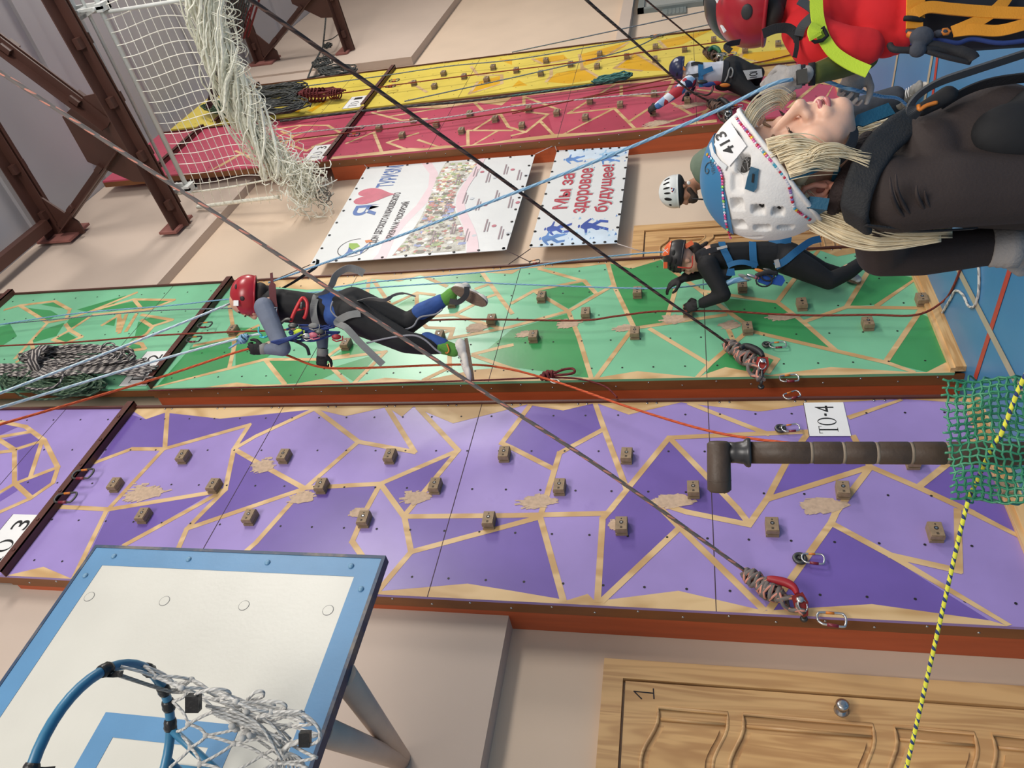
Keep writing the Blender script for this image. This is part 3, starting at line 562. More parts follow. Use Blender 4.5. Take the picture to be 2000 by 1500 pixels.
# ================================================================== roof trusses
m_truss = mat('brown_truss_paint', (80, 50, 42), .5, var=.12, scale=3)
m_primer = mat('pink_primer', (150, 96, 88), .8, var=.15, scale=8)
def roof_truss(X, label, ymin=-4):
    root = thing('roof_truss', (X, WY - .08, 7.2), label, 'roof truss', 'steel roof trusses')
    ye = UY - .004
    def pair(name, p, q, wd, ht, gap):
        mb = MB(); p = V(p); q = V(q)
        d = (q - p).normalized(); up = V((1, 0, 0)).cross(d)
        for s_ in (-1, 1):
            o = V((s_ * (gap / 2 + wd / 2), 0, 0)); mb.bar(p + o, q + o, wd, .014, up=up)
            o2 = V((s_ * (gap / 2 + .007), 0, 0)); mb.bar(p + o2 + up * ht / 2, q + o2 + up * ht / 2, .014, ht, up=up)
        n = int((q - p).length / .55)
        for i in range(n): c = p.lerp(q, (i + .5) / n); mb.obox(c + up * .05, (d, V((1, 0, 0)), up), (.05, gap / 2 + wd * .5 + .01, .03))
        return mb.build(name, m_truss, root)
    pair('lower_chord', (X, ye, 7.25), (X, ymin, 7.25 + .05 * (ye - ymin)), .15, .12, .03)
    pair('upper_chord', (X, ye, 8.95), (X, ymin, 8.95), .15, .12, .03)
    y = 2.45
    pair('diagonal', (X, y + .1, 7.5), (X, ye - .08, 8.8), .09, .08, .03)
    pair('diagonal', (X, y - .15, 7.5), (X, .62, 8.85), .12, .1, .03)
    pair('diagonal', (X, -1.1, 7.4), (X, .45, 8.85), .10, .09, .03)
    pair('diagonal', (X, -1.4, 7.4), (X, -2.9, 8.85), .10, .09, .03)
    for yy, w_ in ((y, .5), (-1.25, .5)):
        mb = MB(); mb.prism([(X - .012, yy - w_, 7.28), (X - .012, yy + w_, 7.28), (X - .012, yy + w_ * .95, 7.55), (X - .012, yy + .2, 7.98), (X - .012, yy - .3, 7.98), (X - .012, yy - w_ * .95, 7.6)], (.024, 0, 0)); mb.build('gusset_plate', m_truss, root)
    mb = MB(); mb.prism([(X - .012, ye, 8.55), (X - .012, ye, 9.05), (X - .012, ye - .5, 9.05), (X - .012, ye - .5, 8.85), (X - .012, ye - .15, 8.55)], (.024, 0, 0)); mb.build('gusset_plate', m_truss, root)
    for lo, hi in (((X - .19, ye - .03, 7.2), (X + .19, ye - .001, 7.42)), ((X - .2, ye - .03, 8.62), (X + .2, ye - .001, 9.08))):
        mb = MB(); mb.box(lo, hi); mb.build('wall_plate', m_primer, root, label='pinkish bearing plate at the wall')
    return root
roof_truss(6.85, 'brown steel roof truss above the white ceiling net')
roof_truss(12.75, 'brown steel roof truss at the far end above the yellow climbing wall')
mb = MB(); mb.bar((6.75, 3.3, 8.9), (5.5, 3.3, 8.9), .12, .1); solo(mb, 'purlin', m_truss, 'brown steel purlin running off the near roof truss along the wall top', 'roof beam')

# ================================================================== white net hanging from a steel frame under the ceiling
m_white = mat('white_steel_paint', (206, 208, 206), .4, var=.06)
m_net = mat('white_net_cord', (242, 240, 230), .8, var=.12, scale=20)
m_netb = mat('cream_bundled_net', (240, 238, 222), .9, var=.2, scale=30)
NX = 7.05
root = thing('ceiling_net', (NX, 3.2, 5.3), 'white cord net gathered up under a white steel frame at the near roof truss', 'net')
ytop0, ytop1 = -1.6, 3.12
for nm, X, Z, r in (('frame_tube', NX, 7.10, .026), ('frame_tube', NX + .03, onX(259, 200, NX + .03).z, .018), ('frame_rail', NX + .01, onX(232, 200, NX + .01).z, .040)):
    mb = MB(); mb.tube([(X, ytop0, Z), (X, ytop1, Z)], r, 10) if nm == 'frame_tube' else mb.box((X - r, ytop0, Z - .04), (X + r, ytop1 + .2, Z + .04))
    mb.build(nm, m_white, root)
for yy in (1.24, 3.13):
    mb = MB(); mb.box((NX - .09, yy - .035, 7.02), (NX + .06, yy + .035, 7.09)); mb.box((NX - .09, yy - .012, 7.02), (NX - .06, yy + .012, 7.52)); mb.box((NX + .03, yy - .03, 7.02), (NX + .06, yy + .06, 7.40))
    for z in (7.1, 7.28): mb.lathe((NX - .12, yy, z), (1, 0, 0), [(0, .02), (.22, .02)], 10)
    mb.bar((NX, yy, 7.1), (NX, yy + .12, 7.5), .04, .03); mb.build('bracket', m_white, root)
mb = MB(); mb.tube([(NX, 1.3, 7.1), (NX + .02, 1.3, 5.9)], .018, 8); mb.build('drop_tube', m_white, root)
rr = random.Random(3)
def netp(u, v):
    """u along the hall (0 at the wall), v down from the tube (0) to the gathered hem (1)"""
    y = 3.10 - u; z = 7.09 - v * (1.06 + .05 * math.sin(u * 2.2)); x = NX + .05 * math.sin(v * 3.1) + .03 * math.sin(u * 3 + v * 5)
    if u < .3: z -= .0
    return V((x, y + .03 * math.sin(v * 6 + u), z))
mb = MB(); NU, NVv = 40, 12
for i in range(NU + 1):
    u = i * .118
    mb.tube([netp(u, j / 14.0) for j in range(15)], .0042, 4)
for j in range(1, 13):
    mb.tube([netp(k * .059, j / 12.0) for k in range(80)], .0042, 4)
mb.build('net_mesh', m_net, root)
# the gathered part: bundles of cords and loose loops along the hem
mb = MB()
def hem(u): return V((NX + .04, 3.1 - u, 6.03 + .06 * math.sin(u * 2) - .10 * math.exp(-u * 2)))
for s_ in range(84):
    ph = rr.uniform(0, 6.28); ra = rr.uniform(.03, .16); fq = rr.uniform(1.5, 5); dz = rr.uniform(-.10, .22)
    pts = []
    for k in range(60):
        u = k * .075; c = hem(u); pts.append(c + V((ra * math.cos(ph + fq * u), rr.uniform(-.03, .03), ra * 1.25 * math.sin(ph + fq * u) + dz * .5 + .02 * math.sin(9 * u + ph))))
    mb.tube(pts, rr.choice([.005, .008, .014]), 4)
for s_ in range(230):
    u = rr.uniform(0, 4.2); c = hem(u) + V((rr.uniform(-.1, .1), 0, rr.uniform(-.26, -.02))); w_ = rr.uniform(.04, .1); h = rr.uniform(.05, .16)
    mb.tube(crom([c + V((0, -w_, h)), c + V((rr.uniform(-.05, .05), -w_ * .3, -.02)), c + V((rr.uniform(-.04, .04), w_ * .4, -.03)), c + V((0, w_, h * rr.uniform(.4, 1)))], 4), .0042, 4)
mb.build('gathered_hem', m_netb, root)
# the knotted clump near the wall
mb = MB(); cc = onX(585, 352, NX + .05)
for s_ in range(190):
    c = cc + V((rr.gauss(0, .07), rr.gauss(0, .16), rr.gauss(0, .12))); rad = rr.uniform(.05, .13); ph = rr.uniform(0, 6.28); ax = V((rr.gauss(0, 1), rr.gauss(0, 1), rr.gauss(0, 1))).normalized(); a = ax.orthogonal().normalized(); b = ax.cross(a)
    mb.tube([c + (a * math.cos(ph + t * .6) + b * math.sin(ph + t * .6)) * rad * (1 + .2 * math.sin(t * 2.1 + ph)) for t in range(9)], .0055, 4)
p0 = hem(.0) + V((0, .0, -.02))
for s_ in range(26):
    a = hem(rr.uniform(.1, .7)) + V((rr.uniform(-.08, .08), 0, rr.uniform(-.08, .08))); b = cc + V((rr.gauss(0, .05), rr.gauss(0, .1), rr.gauss(0, .08)))
    mb.tube(crom([a, a.lerp(b, .5) + V((rr.uniform(-.05, .05), rr.uniform(-.05, .05), -.08)), b], 5), .005, 4)
mb.build('knotted_clump', m_netb, root)
mb = MB(); m_dk = mat('dark_cord', (52, 50, 48), .8)
c2 = onX(632, 380, NX + .05)
for s_ in range(20):
    c = c2 + V((rr.gauss(0, .02), rr.gauss(0, .06), rr.gauss(0, .05))); rad = rr.uniform(.03, .08); ph = rr.uniform(0, 6.28)
    mb.tube([c + V((.2 * math.cos(t + ph), math.cos(ph + t * .7), math.sin(ph + t * .7))) * rad for t in range(8)], .004, 4)
mb.build('dark_cord_end', mat('grey_cord', (110, 108, 102), .9), root)
mb = MB()      # slack bottom cord running back to the wall
mb.tube(crom([onX(545, 385, NX + .1), onX(480, 392, NX + .15), onX(420, 400, NX + .2), onX(385, 405, NX + .22)], 8), .022, 6); mb.tube(crom([onX(530, 350, NX + .1), onX(450, 365, NX + .1), onX(380, 375, NX + .12), onX(340, 380, NX)], 8), .01, 6)
for k in range(9): mb.tube(crom([onX(372 + k * 18, 350, NX + .05), onX(376 + k * 18, 375, NX + .1), onX(384 + k * 18, 398, NX + .15)], 4), .004, 4)
mb.build('bottom_cord', m_netb, root)

# ================================================================== banners
m_vinyl = mat('banner_vinyl', (222, 224, 224), .3, var=.03, scale=3, bump=.5, bscale=4)
m_navy = mat('navy_letters', (72, 106, 168), .4, var=.05); m_heart = mat('pink_red_heart', (192, 100, 118), .4, var=.15, scale=6); m_bk = mat('black_letters', (44, 34, 44), .5)
m_swirl = mat('pale_pink_band', (224, 200, 206), .4, var=.05); m_photo = mat('collage_ground', (196, 194, 184), .5, var=.3, scale=9, c2=(140, 130, 116), thr=.5, dscale=14)
COLL = [mat('collage_%s' % n, c, .5, var=.3, scale=14) for n, c in (('green', (158, 174, 126)), ('blue', (146, 156, 196)), ('red', (186, 130, 122)), ('skin', (220, 200, 180)), ('dark', (120, 114, 106)), ('sand', (222, 208, 170)), ('white', (226, 226, 222)))]
m_grom = mat('eyelet', (50, 50, 52), .4, .8); m_cordw = mat('thin_white_cord', (200, 192, 190), .8); m_cordd = mat('thin_dark_cord', (72, 56, 58), .8)
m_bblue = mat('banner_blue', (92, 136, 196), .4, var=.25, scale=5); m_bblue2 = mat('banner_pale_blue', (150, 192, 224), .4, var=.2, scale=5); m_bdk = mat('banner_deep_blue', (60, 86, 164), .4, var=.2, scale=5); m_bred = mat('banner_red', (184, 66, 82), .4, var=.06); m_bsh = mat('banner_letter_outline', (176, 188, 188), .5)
BY = 3.47
class Flat:
    """drawing on a hanging sheet given by its four corners: u across (left..right), v down"""
    def __init__(s, tl, tr, br, bl): s.c = (tl, tr, br, bl)
    def p(s, u, v, lift=0.0):
        tl, tr, br, bl = s.c; q = tl.lerp(tr, u).lerp(bl.lerp(br, u), v); return V((q.x, q.y - lift, q.z))
def sheet(fl, mb, nu=24, nv=24, sag=.0):
    def w_(u, v): 
        b = .012 * math.sin(u * 9 + v * 4) * u * (1 - u) * 4 + .01 * math.sin(v * 14 - u * 5) * v * (1 - v) * 2; return b
    b = len(mb.v)
    for i in range(nu + 1):
        for j in range(nv + 1): q = fl.p(i / nu, j / nv); mb.v.append(V((q.x, q.y, q.z)))
    for i in range(nu):
        for j in range(nv): k = b + i * (nv + 1) + j; mb._f([k, k + 1, k + nv + 2, k + nv + 1], 0, None, True)
    bb = len(mb.v)
    mb.prism([fl.p(0, 0, -.004), fl.p(1, 0, -.004), fl.p(1, 1, -.004), fl.p(0, 1, -.004)], (0, .001, 0), 0)
def shp(mb, fl, pts, mi, lift): mb.poly([fl.p(u, v, lift) for u, v in pts], mi)
def txt(mb, fl, body, u0, u1, v0, v1, mi, lift=.002, bold=.02):
    vs, fs = font_text(body, bold=bold); x0 = min(v.x for v in vs); x1 = max(v.x for v in vs); y0 = min(v.y for v in vs); y1 = max(v.y for v in vs); b = len(mb.v)
    for v in vs: mb.v.append(fl.p(u0 + (u1 - u0) * (v.x - x0) / (x1 - x0), v1 - (v1 - v0) * (v.y - y0) / (y1 - y0), lift))
    for f in fs: mb._f([b + i for i in f], mi)
def eyelets(mb, fl, mi):
    for k in range(9):
        t = (k + .12) / 8.25
        for u, v in ((t, .015), (t, .985), (.012, t), (.988, t)):
            if t < 1: q = fl.p(u, v, .003); mb.lathe(q, (0, -1, 0), [(0, .014), (.003, .014), (.003, .007)], 10, mi)
def disc(u, v, r, asp=1.0, n=14, a0=0): return [(u + r * math.cos(6.2832 * k / n + a0), v + r * asp * math.sin(6.2832 * k / n + a0)) for k in range(n)]
# big tourism banner
fl = Flat(onY(606, 516, BY), onY(716, 327, BY), onY(1045, 302, BY), onY(989, 488, BY))
B1 = thing('banner', fl.p(.5, 1), 'large white banner with a heart, blue letters and a photo collage', 'banner')
mb = MB(); sheet(fl, mb)
shp(mb, fl, [(0, .33), (.05, .345), (.2, .34), (.35, .38), (.5, .43), (.7, .45), (.86, .42), (1, .34), (1, .40), (.86, .47), (.7, .50), (.5, .48), (.35, .43), (.2, .395), (.05, .40), (0, .40)], 1, .0006)
rr = random.Random(11)
def cband(u): return (.42 + .10 * u + .03 * math.sin(u * 5), .80 - .16 * math.sin(min(1, u) * 2.2) + .02 * math.sin(9 * u))
up_, dn = [], []
for k in range(25): u = .02 + .96 * k / 24; a, b = cband(u); up_.append((u, a + .0)); dn.append((u, b))
shp(mb, fl, up_ + dn[::-1], 2, .0008)
n = 0
for k in range(620):
    u = rr.uniform(.03, .96); a, b = cband(u); v = rr.uniform(a + .01, b - .01); s_ = rr.uniform(.004, .016); n += 1
    mi = 3 + (rr.choice([0, 1, 2, 3, 4, 4, 6]) if u > .0 else 0)
    if u > .55: mi = rr.choice([9, 9, 7, 5, 3, 8])
    shp(mb, fl, disc(u, v, s_, rr.uniform(.7, 1.8), rr.choice([4, 4, 5, 7]), rr.choice([.785, .785, 1.2, .3])), mi, .001 + n * 3e-6)
bl_ = []
for k in range(13): u = k / 12; a, b = cband(.02 + .96 * u); bl_.append((u, b + .01))
shp(mb, fl, bl_ + [(u, v + .06 * (1 - .5 * u)) for u, v in bl_[::-1]], 1, .0032)
nb1 = [m_vinyl, m_swirl, m_photo] + COLL
mi0 = len(mb.mi)
txt(mb, fl, 'Я', .43, .545, .075, .215, 0); txt(mb, fl, 'ТУРИЗМ', .735, .99, .13, .235, 0)
h = []
for k in range(40):
    t = 6.2832 * k / 40; x = 16 * math.sin(t) ** 3; y = 13 * math.cos(t) - 5 * math.cos(2 * t) - 2 * math.cos(3 * t) - math.cos(4 * t); h.append((.645 + x * .0056, .140 - y * .0082))
shp(mb, fl, h, 1, .002)
txt(mb, fl, 'ДОМ ДЕТСКОГО И ЮНОШЕСКОГО',   .15, .66, .265, .312, 2, bold=.03); txt(mb, fl, 'ТУРИЗМА И ЭКСКУРСИЙ', .15, .55, .335, .382, 2, bold=.03)
# emblem: a ring, a green leaf, running figure strokes
for k in range(30):
    a0, a1 = 6.2832 * k / 34 + .9, 6.2832 * (k + 1) / 34 + .9
    shp(mb, fl, [(.12 + r * math.cos(a), .195 + r * 1.05 * math.sin(a)) for a, r in ((a0, .082), (a1, .082), (a1, .078), (a0, .078))], 2, .002)
shp(mb, fl, [(.10, .19), (.125, .165), (.165, .155), (.16, .20), (.13, .225)], 3, .0022)
shp(mb, fl, [(.155, .25), (.18, .235), (.185, .26), (.165, .285)], 4, .0022); shp(mb, fl, [(.03, .15), (.09, .17), (.13, .165), (.09, .20), (.06, .235), (.075, .19), (.04, .175)], 0, .0022); shp(mb, fl, [(.05, .25), (.10, .235), (.16, .27), (.10, .26)], 0, .0022)
# faint repeated small prints over the lower part
for k in range(15):
    u = .1 + .30 * (k % 3) + .08 * ((k // 3) % 2); v = .60 + .085 * (k // 3)
    if v > .97: continue
    shp(mb, fl, [(u, v), (u + .12, v - .004), (u + .12, v + .004), (u, v + .008)], 5, .0036); shp(mb, fl, [(u, v + .016), (u + .09, v + .012), (u + .09, v + .018), (u, v + .022)], 5, .0036)
    q = disc(u + .05, v + .045, .012); shp(mb, fl, q, 6 if k % 2 else 7, .0036)
eyelets(mb, fl, 8)
mb.mi[mi0:] = [k + len(nb1) for k in mb.mi[mi0:]]
mb.build('banner_sheet', nb1 + [m_navy, m_heart, m_bk, mat('leaf_green', (140, 176, 70), .5), mat('flame_orange', (200, 120, 66), .5), mat('faint_grey_print', (150, 132, 138), .5), mat('faint_heart', (186, 110, 124), .5), mat('faint_logo', (196, 200, 206), .5), m_grom], B1)
mb = MB()
for a, b in (((690, 300), (717, 327)), ((1046, 301), (1105, 273))): mb = MB(); mb.tube([onY(*a, PY + .06), onY(*b, BY)], .004, 5); mb.build('tie_cord', m_cordw, B1)
for a, b in (((987, 488), (1036, 512)), ((606, 517), (540, 545)), ((1036, 486), (988, 520))): mb = MB(); mb.tube([onY(*a, BY), onY(*b, PY + .05)], .004, 5); mb.build('tie_cord', m_cordd, B1)
# health slogan banner
f2 = Flat(onY(1034, 483, BY), onY(1088, 294, BY), onY(1229, 286, BY), onY(1205, 475, BY))
B2 = thing('banner', f2.p(.5, 1), 'smaller white banner with a red slogan and blue sports figures', 'banner')
mb = MB(); sheet(f2, mb)
for q, mi in (([(0, .10), (.14, .2), (.13, .45), (.16, .7), (.10, .98), (.0, 1)], 2), ([(1, .15), (.86, .25), (.88, .5), (.84, .75), (.90, .98), (1, 1)], 2)): shp(mb, f2, [(u, v) if u in (0, 1) else (u, v) for u, v in q], 3, .0005)
def figure(u, v, s_, mi, fl=1):
    """a running silhouette"""
    shp(mb, f2, disc(u, v, .022 * s_, .9), mi, .0009)
    body = [(-.01, .03), (.02, .03), (.045, .10), (.11, .13), (.105, .16), (.04, .15), (.03, .22), (.06, .30), (.05, .40), (.075, .50), (.04, .50), (.015, .38), (-.005, .28), (-.04, .36), (-.03, .48), (-.06, .48), (-.075, .34), (-.03, .22), (-.045, .14), (-.09, .20), (-.10, .17), (-.05, .08)]
    shp(mb, f2, [(u + fl * a * s_, v + b * s_) for a, b in body], mi, .0011)
figure(.155, .13, .62, 1); figure(.165, .53, .70, 1, -1); figure(.07, .10, .62, 2); figure(.88, .14, .55, 2); figure(.86, .60, .60, 2, -1); figure(.92, .62, .5, 4)
rr = random.Random(5)
for k in range(60):
    side = rr.random() < .5; u = rr.uniform(.02, .24) if side else rr.uniform(.76, .98); v = rr.uniform(.3, .97); s_ = rr.uniform(.008, .03)
    shp(mb, f2, [(u, v), (u + s_, v + s_ * .4), (u + s_ * .3, v + s_ * 1.2)], rr.choice([4, 2, 3]), .0014 + k * 3e-6)
nb2 = [m_vinyl, m_bdk, m_bblue, mat('banner_wash', (206, 222, 236), .45, var=.08), m_bblue2]
mi0 = len(mb.mi)
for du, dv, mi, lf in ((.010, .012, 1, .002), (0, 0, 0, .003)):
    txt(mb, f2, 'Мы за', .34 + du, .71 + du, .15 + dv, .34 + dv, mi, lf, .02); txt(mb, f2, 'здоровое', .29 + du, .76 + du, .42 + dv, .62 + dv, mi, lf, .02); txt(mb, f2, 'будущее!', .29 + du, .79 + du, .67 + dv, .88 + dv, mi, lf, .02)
eyelets(mb, f2, 2)
mb.mi[mi0:] = [k + len(nb2) for k in mb.mi[mi0:]]
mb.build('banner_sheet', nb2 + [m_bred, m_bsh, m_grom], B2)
mb = MB()
for a, b in (((1080, 273), (1087, 294)), ((1205, 476), (1262, 494))): mb = MB(); mb.tube([onY(*a, PY + .06), onY(*b, BY)], .004, 5); mb.build('tie_cord', m_cordw, B2)

# ================================================================== basketball hoop
m_bd = mat('backboard_white', (198, 196, 187), .38, var=.05, scale=3, bump=.05, bscale=60); m_bdb = mat('backboard_blue', (84, 132, 172), .45, var=.08, scale=5, bump=.05, bscale=60)
m_rim = mat('rim_blue', (56, 116, 150), .35, var=.12, scale=9, c2=(150, 150, 140), thr=.72, dscale=14); m_tape = mat('black_tape', (26, 26, 28), .35, var=.3, scale=30, bump=.4, bscale=60); m_cord = rope_mat('white_braided_cord', (206, 204, 200), (172, 170, 166), 3, 1.5, .3); m_pipe = mat('beige_pipe_paint', (198, 178, 162), .5, var=.05); m_rivet = mat('rivet', (110, 150, 180), .4)
BDY = 2.0; bxr = 1.402; bxl = -.29; bz0, bz1 = 2.655, 3.80
H = thing('basketball_hoop', ((bxl + bxr) / 2, BDY, bz0), 'wall mounted basketball hoop with a white backboard and blue rim above the near door', 'basketball hoop')
mb = MB(); mb.box((bxl, BDY, bz0), (bxr, BDY + .03, bz1))
fw = .075
for lo, hi in (((bxl, bz0), (bxl + fw, bz1)), ((bxr - fw, bz0), (bxr, bz1)), ((bxl + fw, bz0), (bxr - fw, bz0 + fw)), ((bxl + fw, bz1 - fw), (bxr - fw, bz1))): mb.box((lo[0], BDY - .0012, lo[1]), (hi[0], BDY, hi[1]), 1)
a = onY(207, 1391, BDY); a2 = onY(440, 1418, BDY); cx = (bxl + bxr) / 2; sw = a.x - cx; tz = a.z; bz = tz - .46
for lo, hi in (((cx - sw, tz - .07), (cx + sw, tz)), ((cx - sw, bz), (cx - sw + .07, tz - .07)), ((cx + sw - .07, bz), (cx + sw, tz - .07)), ((cx - sw + .07, bz), (cx + sw - .07, bz + .07))): mb.box((lo[0], BDY - .0012, lo[1]), (hi[0], BDY, hi[1]), 1)
for hx, hz in [(bxr - .205, bz1 - .108 - .305 * k) for k in range(4)]:
    mb.lathe((hx, BDY - .0008, hz), (0, 1, 0), [(0, .019), (.0008, .019)], 18, 2); mb.lathe((hx, BDY - .0012, hz), (0, 1, 0), [(0, .0172), (.0012, .0172)], 18, 0)
mb.build('backboard', [m_bd, m_bdb, mat('pencil_ring', (110, 110, 110), .6)], H)
mb = MB()
for lo, hi in (((bxl - .012, bz0 - .012), (bxl, bz1 + .012)), ((bxr, bz0 - .012), (bxr + .012, bz1 + .012)), ((bxl, bz0 - .012), (bxr, bz0)), ((bxl, bz1), (bxr, bz1 + .012))): mb.box((lo[0], BDY - .003, lo[1]), (hi[0], BDY + .034, hi[1]))
for k in range(4):
    for hx, hz in ((bxr - .035, bz0 + .1 + k * .315), (bxl + .035, bz0 + .1 + k * .315), (bxl + .1 + k * .49, bz1 - .035), (bxl + .1 + k * .49, bz0 + .035)): mb.ell((hx, BDY - .002, hz), ((1, 0, 0), (0, 0, 1), (0, -1, 0)), (.011, .011, .006), 1, 10, 5)
mb.build('board_frame', [mat('dark_blue_edge', (40, 62, 90), .5, c2=(112, 104, 96), thr=.5), m_rivet], H)
RC = V((.555, 1.672, 3.0)); RR = .228
mb = MB(); ring = [RC + V((math.cos(t * 6.2832 / 48), math.sin(t * 6.2832 / 48), 0)) * RR for t in range(48)]
mb.tube(ring, .0125, 12, closed=True)
mb.tube([RC + V((-.1, RR - .02, 0)), (RC.x - .1, BDY - .01, RC.z)], .012, 8); mb.tube([RC + V((.1, RR - .02, 0)), (RC.x + .1, BDY - .01, RC.z)], .012, 8)
mb.tube([RC + V((.16, RR * .7, -.005)), (RC.x + .06, BDY - .01, RC.z - .22)], .011, 8); mb.tube([RC + V((-.16, RR * .7, -.005)), (RC.x - .06, BDY - .01, RC.z - .22)], .011, 8)
mb.box((RC.x - .13, BDY - .012, RC.z - .25), (RC.x + .13, BDY - .001, RC.z + .05)); mb.build('rim', m_rim, H)
for a0 in (-170, -115, -48, -8, 15, 28, 42, 140):
    mb = MB(); t = math.radians(a0); mb.tube([RC + V((math.cos(t + s_), math.sin(t + s_), 0)) * RR for s_ in (-.07, -.035, 0, .035, .07)], [.0145, .017, .0165, .0175, .0145], 9)
    if a0 in (-115, -48): p = RC + V((math.cos(t), math.sin(t), 0)) * (RR - .01); mb.ribbon([p, p + V((.004, .006, -.018)), p + V((.010, .012, -.036))], .016, .002, (0, 1, .3))
    mb.build('tape_wrap', m_tape, H)
mb = MB(); t = math.radians(-150); p = RC + V((math.cos(t), math.sin(t), 0)) * (RR - .03); mb.tube([p + V((.014 * math.cos(k * .7), 0, .014 * math.sin(k * .7))) for k in range(9)], .003, 6, closed=True); mb.build('eye_ring', m_grom, H)
# net: half torn away, the rest gathers below the side nearest the wall and droops
mb = MB(); rr = random.Random(21); K = 12; rows = 6; grid = {}
for j in range(rows + 1):
    f = j / rows
    for k in range(K):
        t = math.radians(-40 + 260 * (k + .5 * (j % 2)) / K)
        rad = RR * (1 - .62 * f ** .8); c = RC + V((.10 * f, .07 * f, -.44 * f))
        grid[j, k] = c + V((math.cos(t) * rad, math.sin(t) * rad, -.015 * (j == 0))) + V((rr.gauss(0, .008), rr.gauss(0, .008), rr.gauss(0, .008))) * (j > 0)
def cordseg(a, b, r=.0042): mid = a.lerp(b, .5) + V((rr.gauss(0, .003), rr.gauss(0, .003), -.006)); mb.tube(crom([a, mid, b], 3), r, 6)
for j in range(rows):
    for k in range(K):
        for dk in ((0, -1) if j % 2 == 0 else (0, 1)):
            if 0 <= k + dk < K: cordseg(grid[j, k], grid[j + 1, k + dk])
        if j: mb.ell(grid[j, k], ((1, 0, 0), (0, 1, 0), (0, 0, 1)), (.0075, .0075, .009), 0, 8, 6)
mb.build('net', m_cord, H)
mb = MB()
p = RC + V((math.cos(-.86), math.sin(-.86), 0)) * RR
for s_ in range(3): mb.tube(crom([p + V((0, 0, -.01)), onZ(330, 1350, RC.z - .02) , grid[1, 2]] if s_ else [p, onZ(330, 1347, RC.z), grid[2, 1]], 6), .005, 6)
def loop(pts, r=.0045): mb.tube(crom([at(x, y, t) for x, y, t in pts], 6), r, 7)
loop([(380, 1360, 1.86), (390, 1352, 1.85), (420, 1346, 1.84), (445, 1350, 1.85), (446, 1360, 1.86), (418, 1366, 1.87)])
loop([(484, 1366, 1.87), (498, 1352, 1.86), (513, 1351, 1.86), (512, 1361, 1.87), (490, 1368, 1.88)])
loop([(430, 1370, 1.86), (480, 1372, 1.86), (535, 1370, 1.85), (557, 1377, 1.85), (550, 1388, 1.86), (508, 1398, 1.87), (503, 1403, 1.88)])
loop([(505, 1400, 1.87), (545, 1395, 1.86), (585, 1393, 1.85), (610, 1408, 1.84), (625, 1430, 1.84), (618, 1450, 1.85), (585, 1457, 1.86)])
loop([(550, 1470, 1.9), (565, 1455, 1.88), (590, 1447, 1.87)], .007)
for s_ in range(16):
    a = (rr.uniform(400, 470), rr.uniform(1372, 1400)); b = (rr.uniform(540, 570), rr.uniform(1440, 1490)); m = ((a[0] + b[0]) / 2 + rr.gauss(0, 14), (a[1] + b[1]) / 2 - rr.uniform(0, 22)); tt = rr.uniform(1.86, 1.98)
    loop([(a[0], a[1], tt), (m[0], m[1], tt), (b[0], b[1], tt)], .004)
for s_ in range(9): loop([(552, 1468, 1.9), (540 + s_ * 6, 1480 + rr.uniform(0, 8), 1.9), (520 + s_ * 10, 1520, 1.93)], .004)
for s_ in range(14): q = at(rr.uniform(440, 560), rr.uniform(1375, 1460), rr.uniform(1.86, 1.93)); mb.ell(q, ((1, 0, 0), (0, 1, 0), (0, 0, 1)), (.009, .009, .010), 0, 8, 6)
mb.build('net_cord', m_cord, H)
for (x, y), sz in (((378, 1373), .02), ((596, 1443), .017)):
    mb = MB(); c = at(x, y, 1.855); mb.obox(c, (RT, DN, FW), (sz * .8, sz, sz * .6)); mb.obox(c + RT * .004 + DN * sz * .7, (RT, DN, FW), (sz * .5, sz * .35, sz * .4)); mb.build('tape_wrap', m_tape, H)
def wallpt(x, y): return onY(x, y, WY - .03)
mb = MB(); mb.tube([onY(668, 1315, BDY + .03), wallpt(790, 1488)], .042, 14); mb.build('support_arm', m_pipe, H)
mb = MB(); mb.tube([onY(622, 1425, BDY + .03), wallpt(790, 1488)], .042, 14); mb.build('support_arm', m_pipe, H)
mb = MB(); mb.tube([onY(-60, 1430, BDY + .03), onY(-150, 1700, UY - .03)], .042, 14); mb.build('support_arm', m_pipe, H)
p = wallpt(790, 1488); mb = MB(); mb.tube([V((p.x + .6, WY - .032, p.z - .04)), V((p.x - 2.0, WY - .032, p.z - .0))], .03, 12); mb.build('wall_rail', m_pipe, H)
# ================================================================== pole with a T head, green mesh, cord
m_pole = mat('dark_brown_pole', (72, 58, 48), .55, var=.18, scale=14, bump=.2, bscale=50, c2=(112, 96, 80), thr=.68, dscale=40)
m_poled = mat('worn_groove', (134, 120, 104), .6, var=.2, scale=30); m_coll = mat('dark_collar', (58, 58, 60), .35, .3)
T0 = 1.76
top = at(1462, 884, T0); foot = V((top.x, top.y, 0)); rp = .0256
PL = thing('pole', foot, 'dark brown ringed pole with a T shaped hammer head top, rising through green mesh', 'pole')
mb = MB(); prof = [(0, rp)]
gz = [at(x, 884, T0).z for x in (1822, 1760, 1699, 1639, 1580)]
for z in gz: prof += [(z - .006, rp), (z - .003, rp * .93), (z + .003, rp * .93), (z + .006, rp)]
prof += [(top.z, rp)]
mb.lathe(foot, (0, 0, 1), prof, 24); mb.build('shaft', m_pole, PL)
for z in gz: mb = MB(); mb.lathe((foot.x, foot.y, z - .0035), (0, 0, 1), [(0, rp * .95), (.0035, rp * .965), (.007, rp * .95)], 24); mb.build('ring_groove', m_poled, PL)
mb = MB(); mb.lathe(top, (0, 0, 1), [(-.004, rp * 1.3), (.0, rp * 1.36), (.006, rp * 1.3), (.012, rp * 1.05), (.03, rp * .95), (.05, rp * 1.0)], 24); mb.build('collar', m_coll, PL)
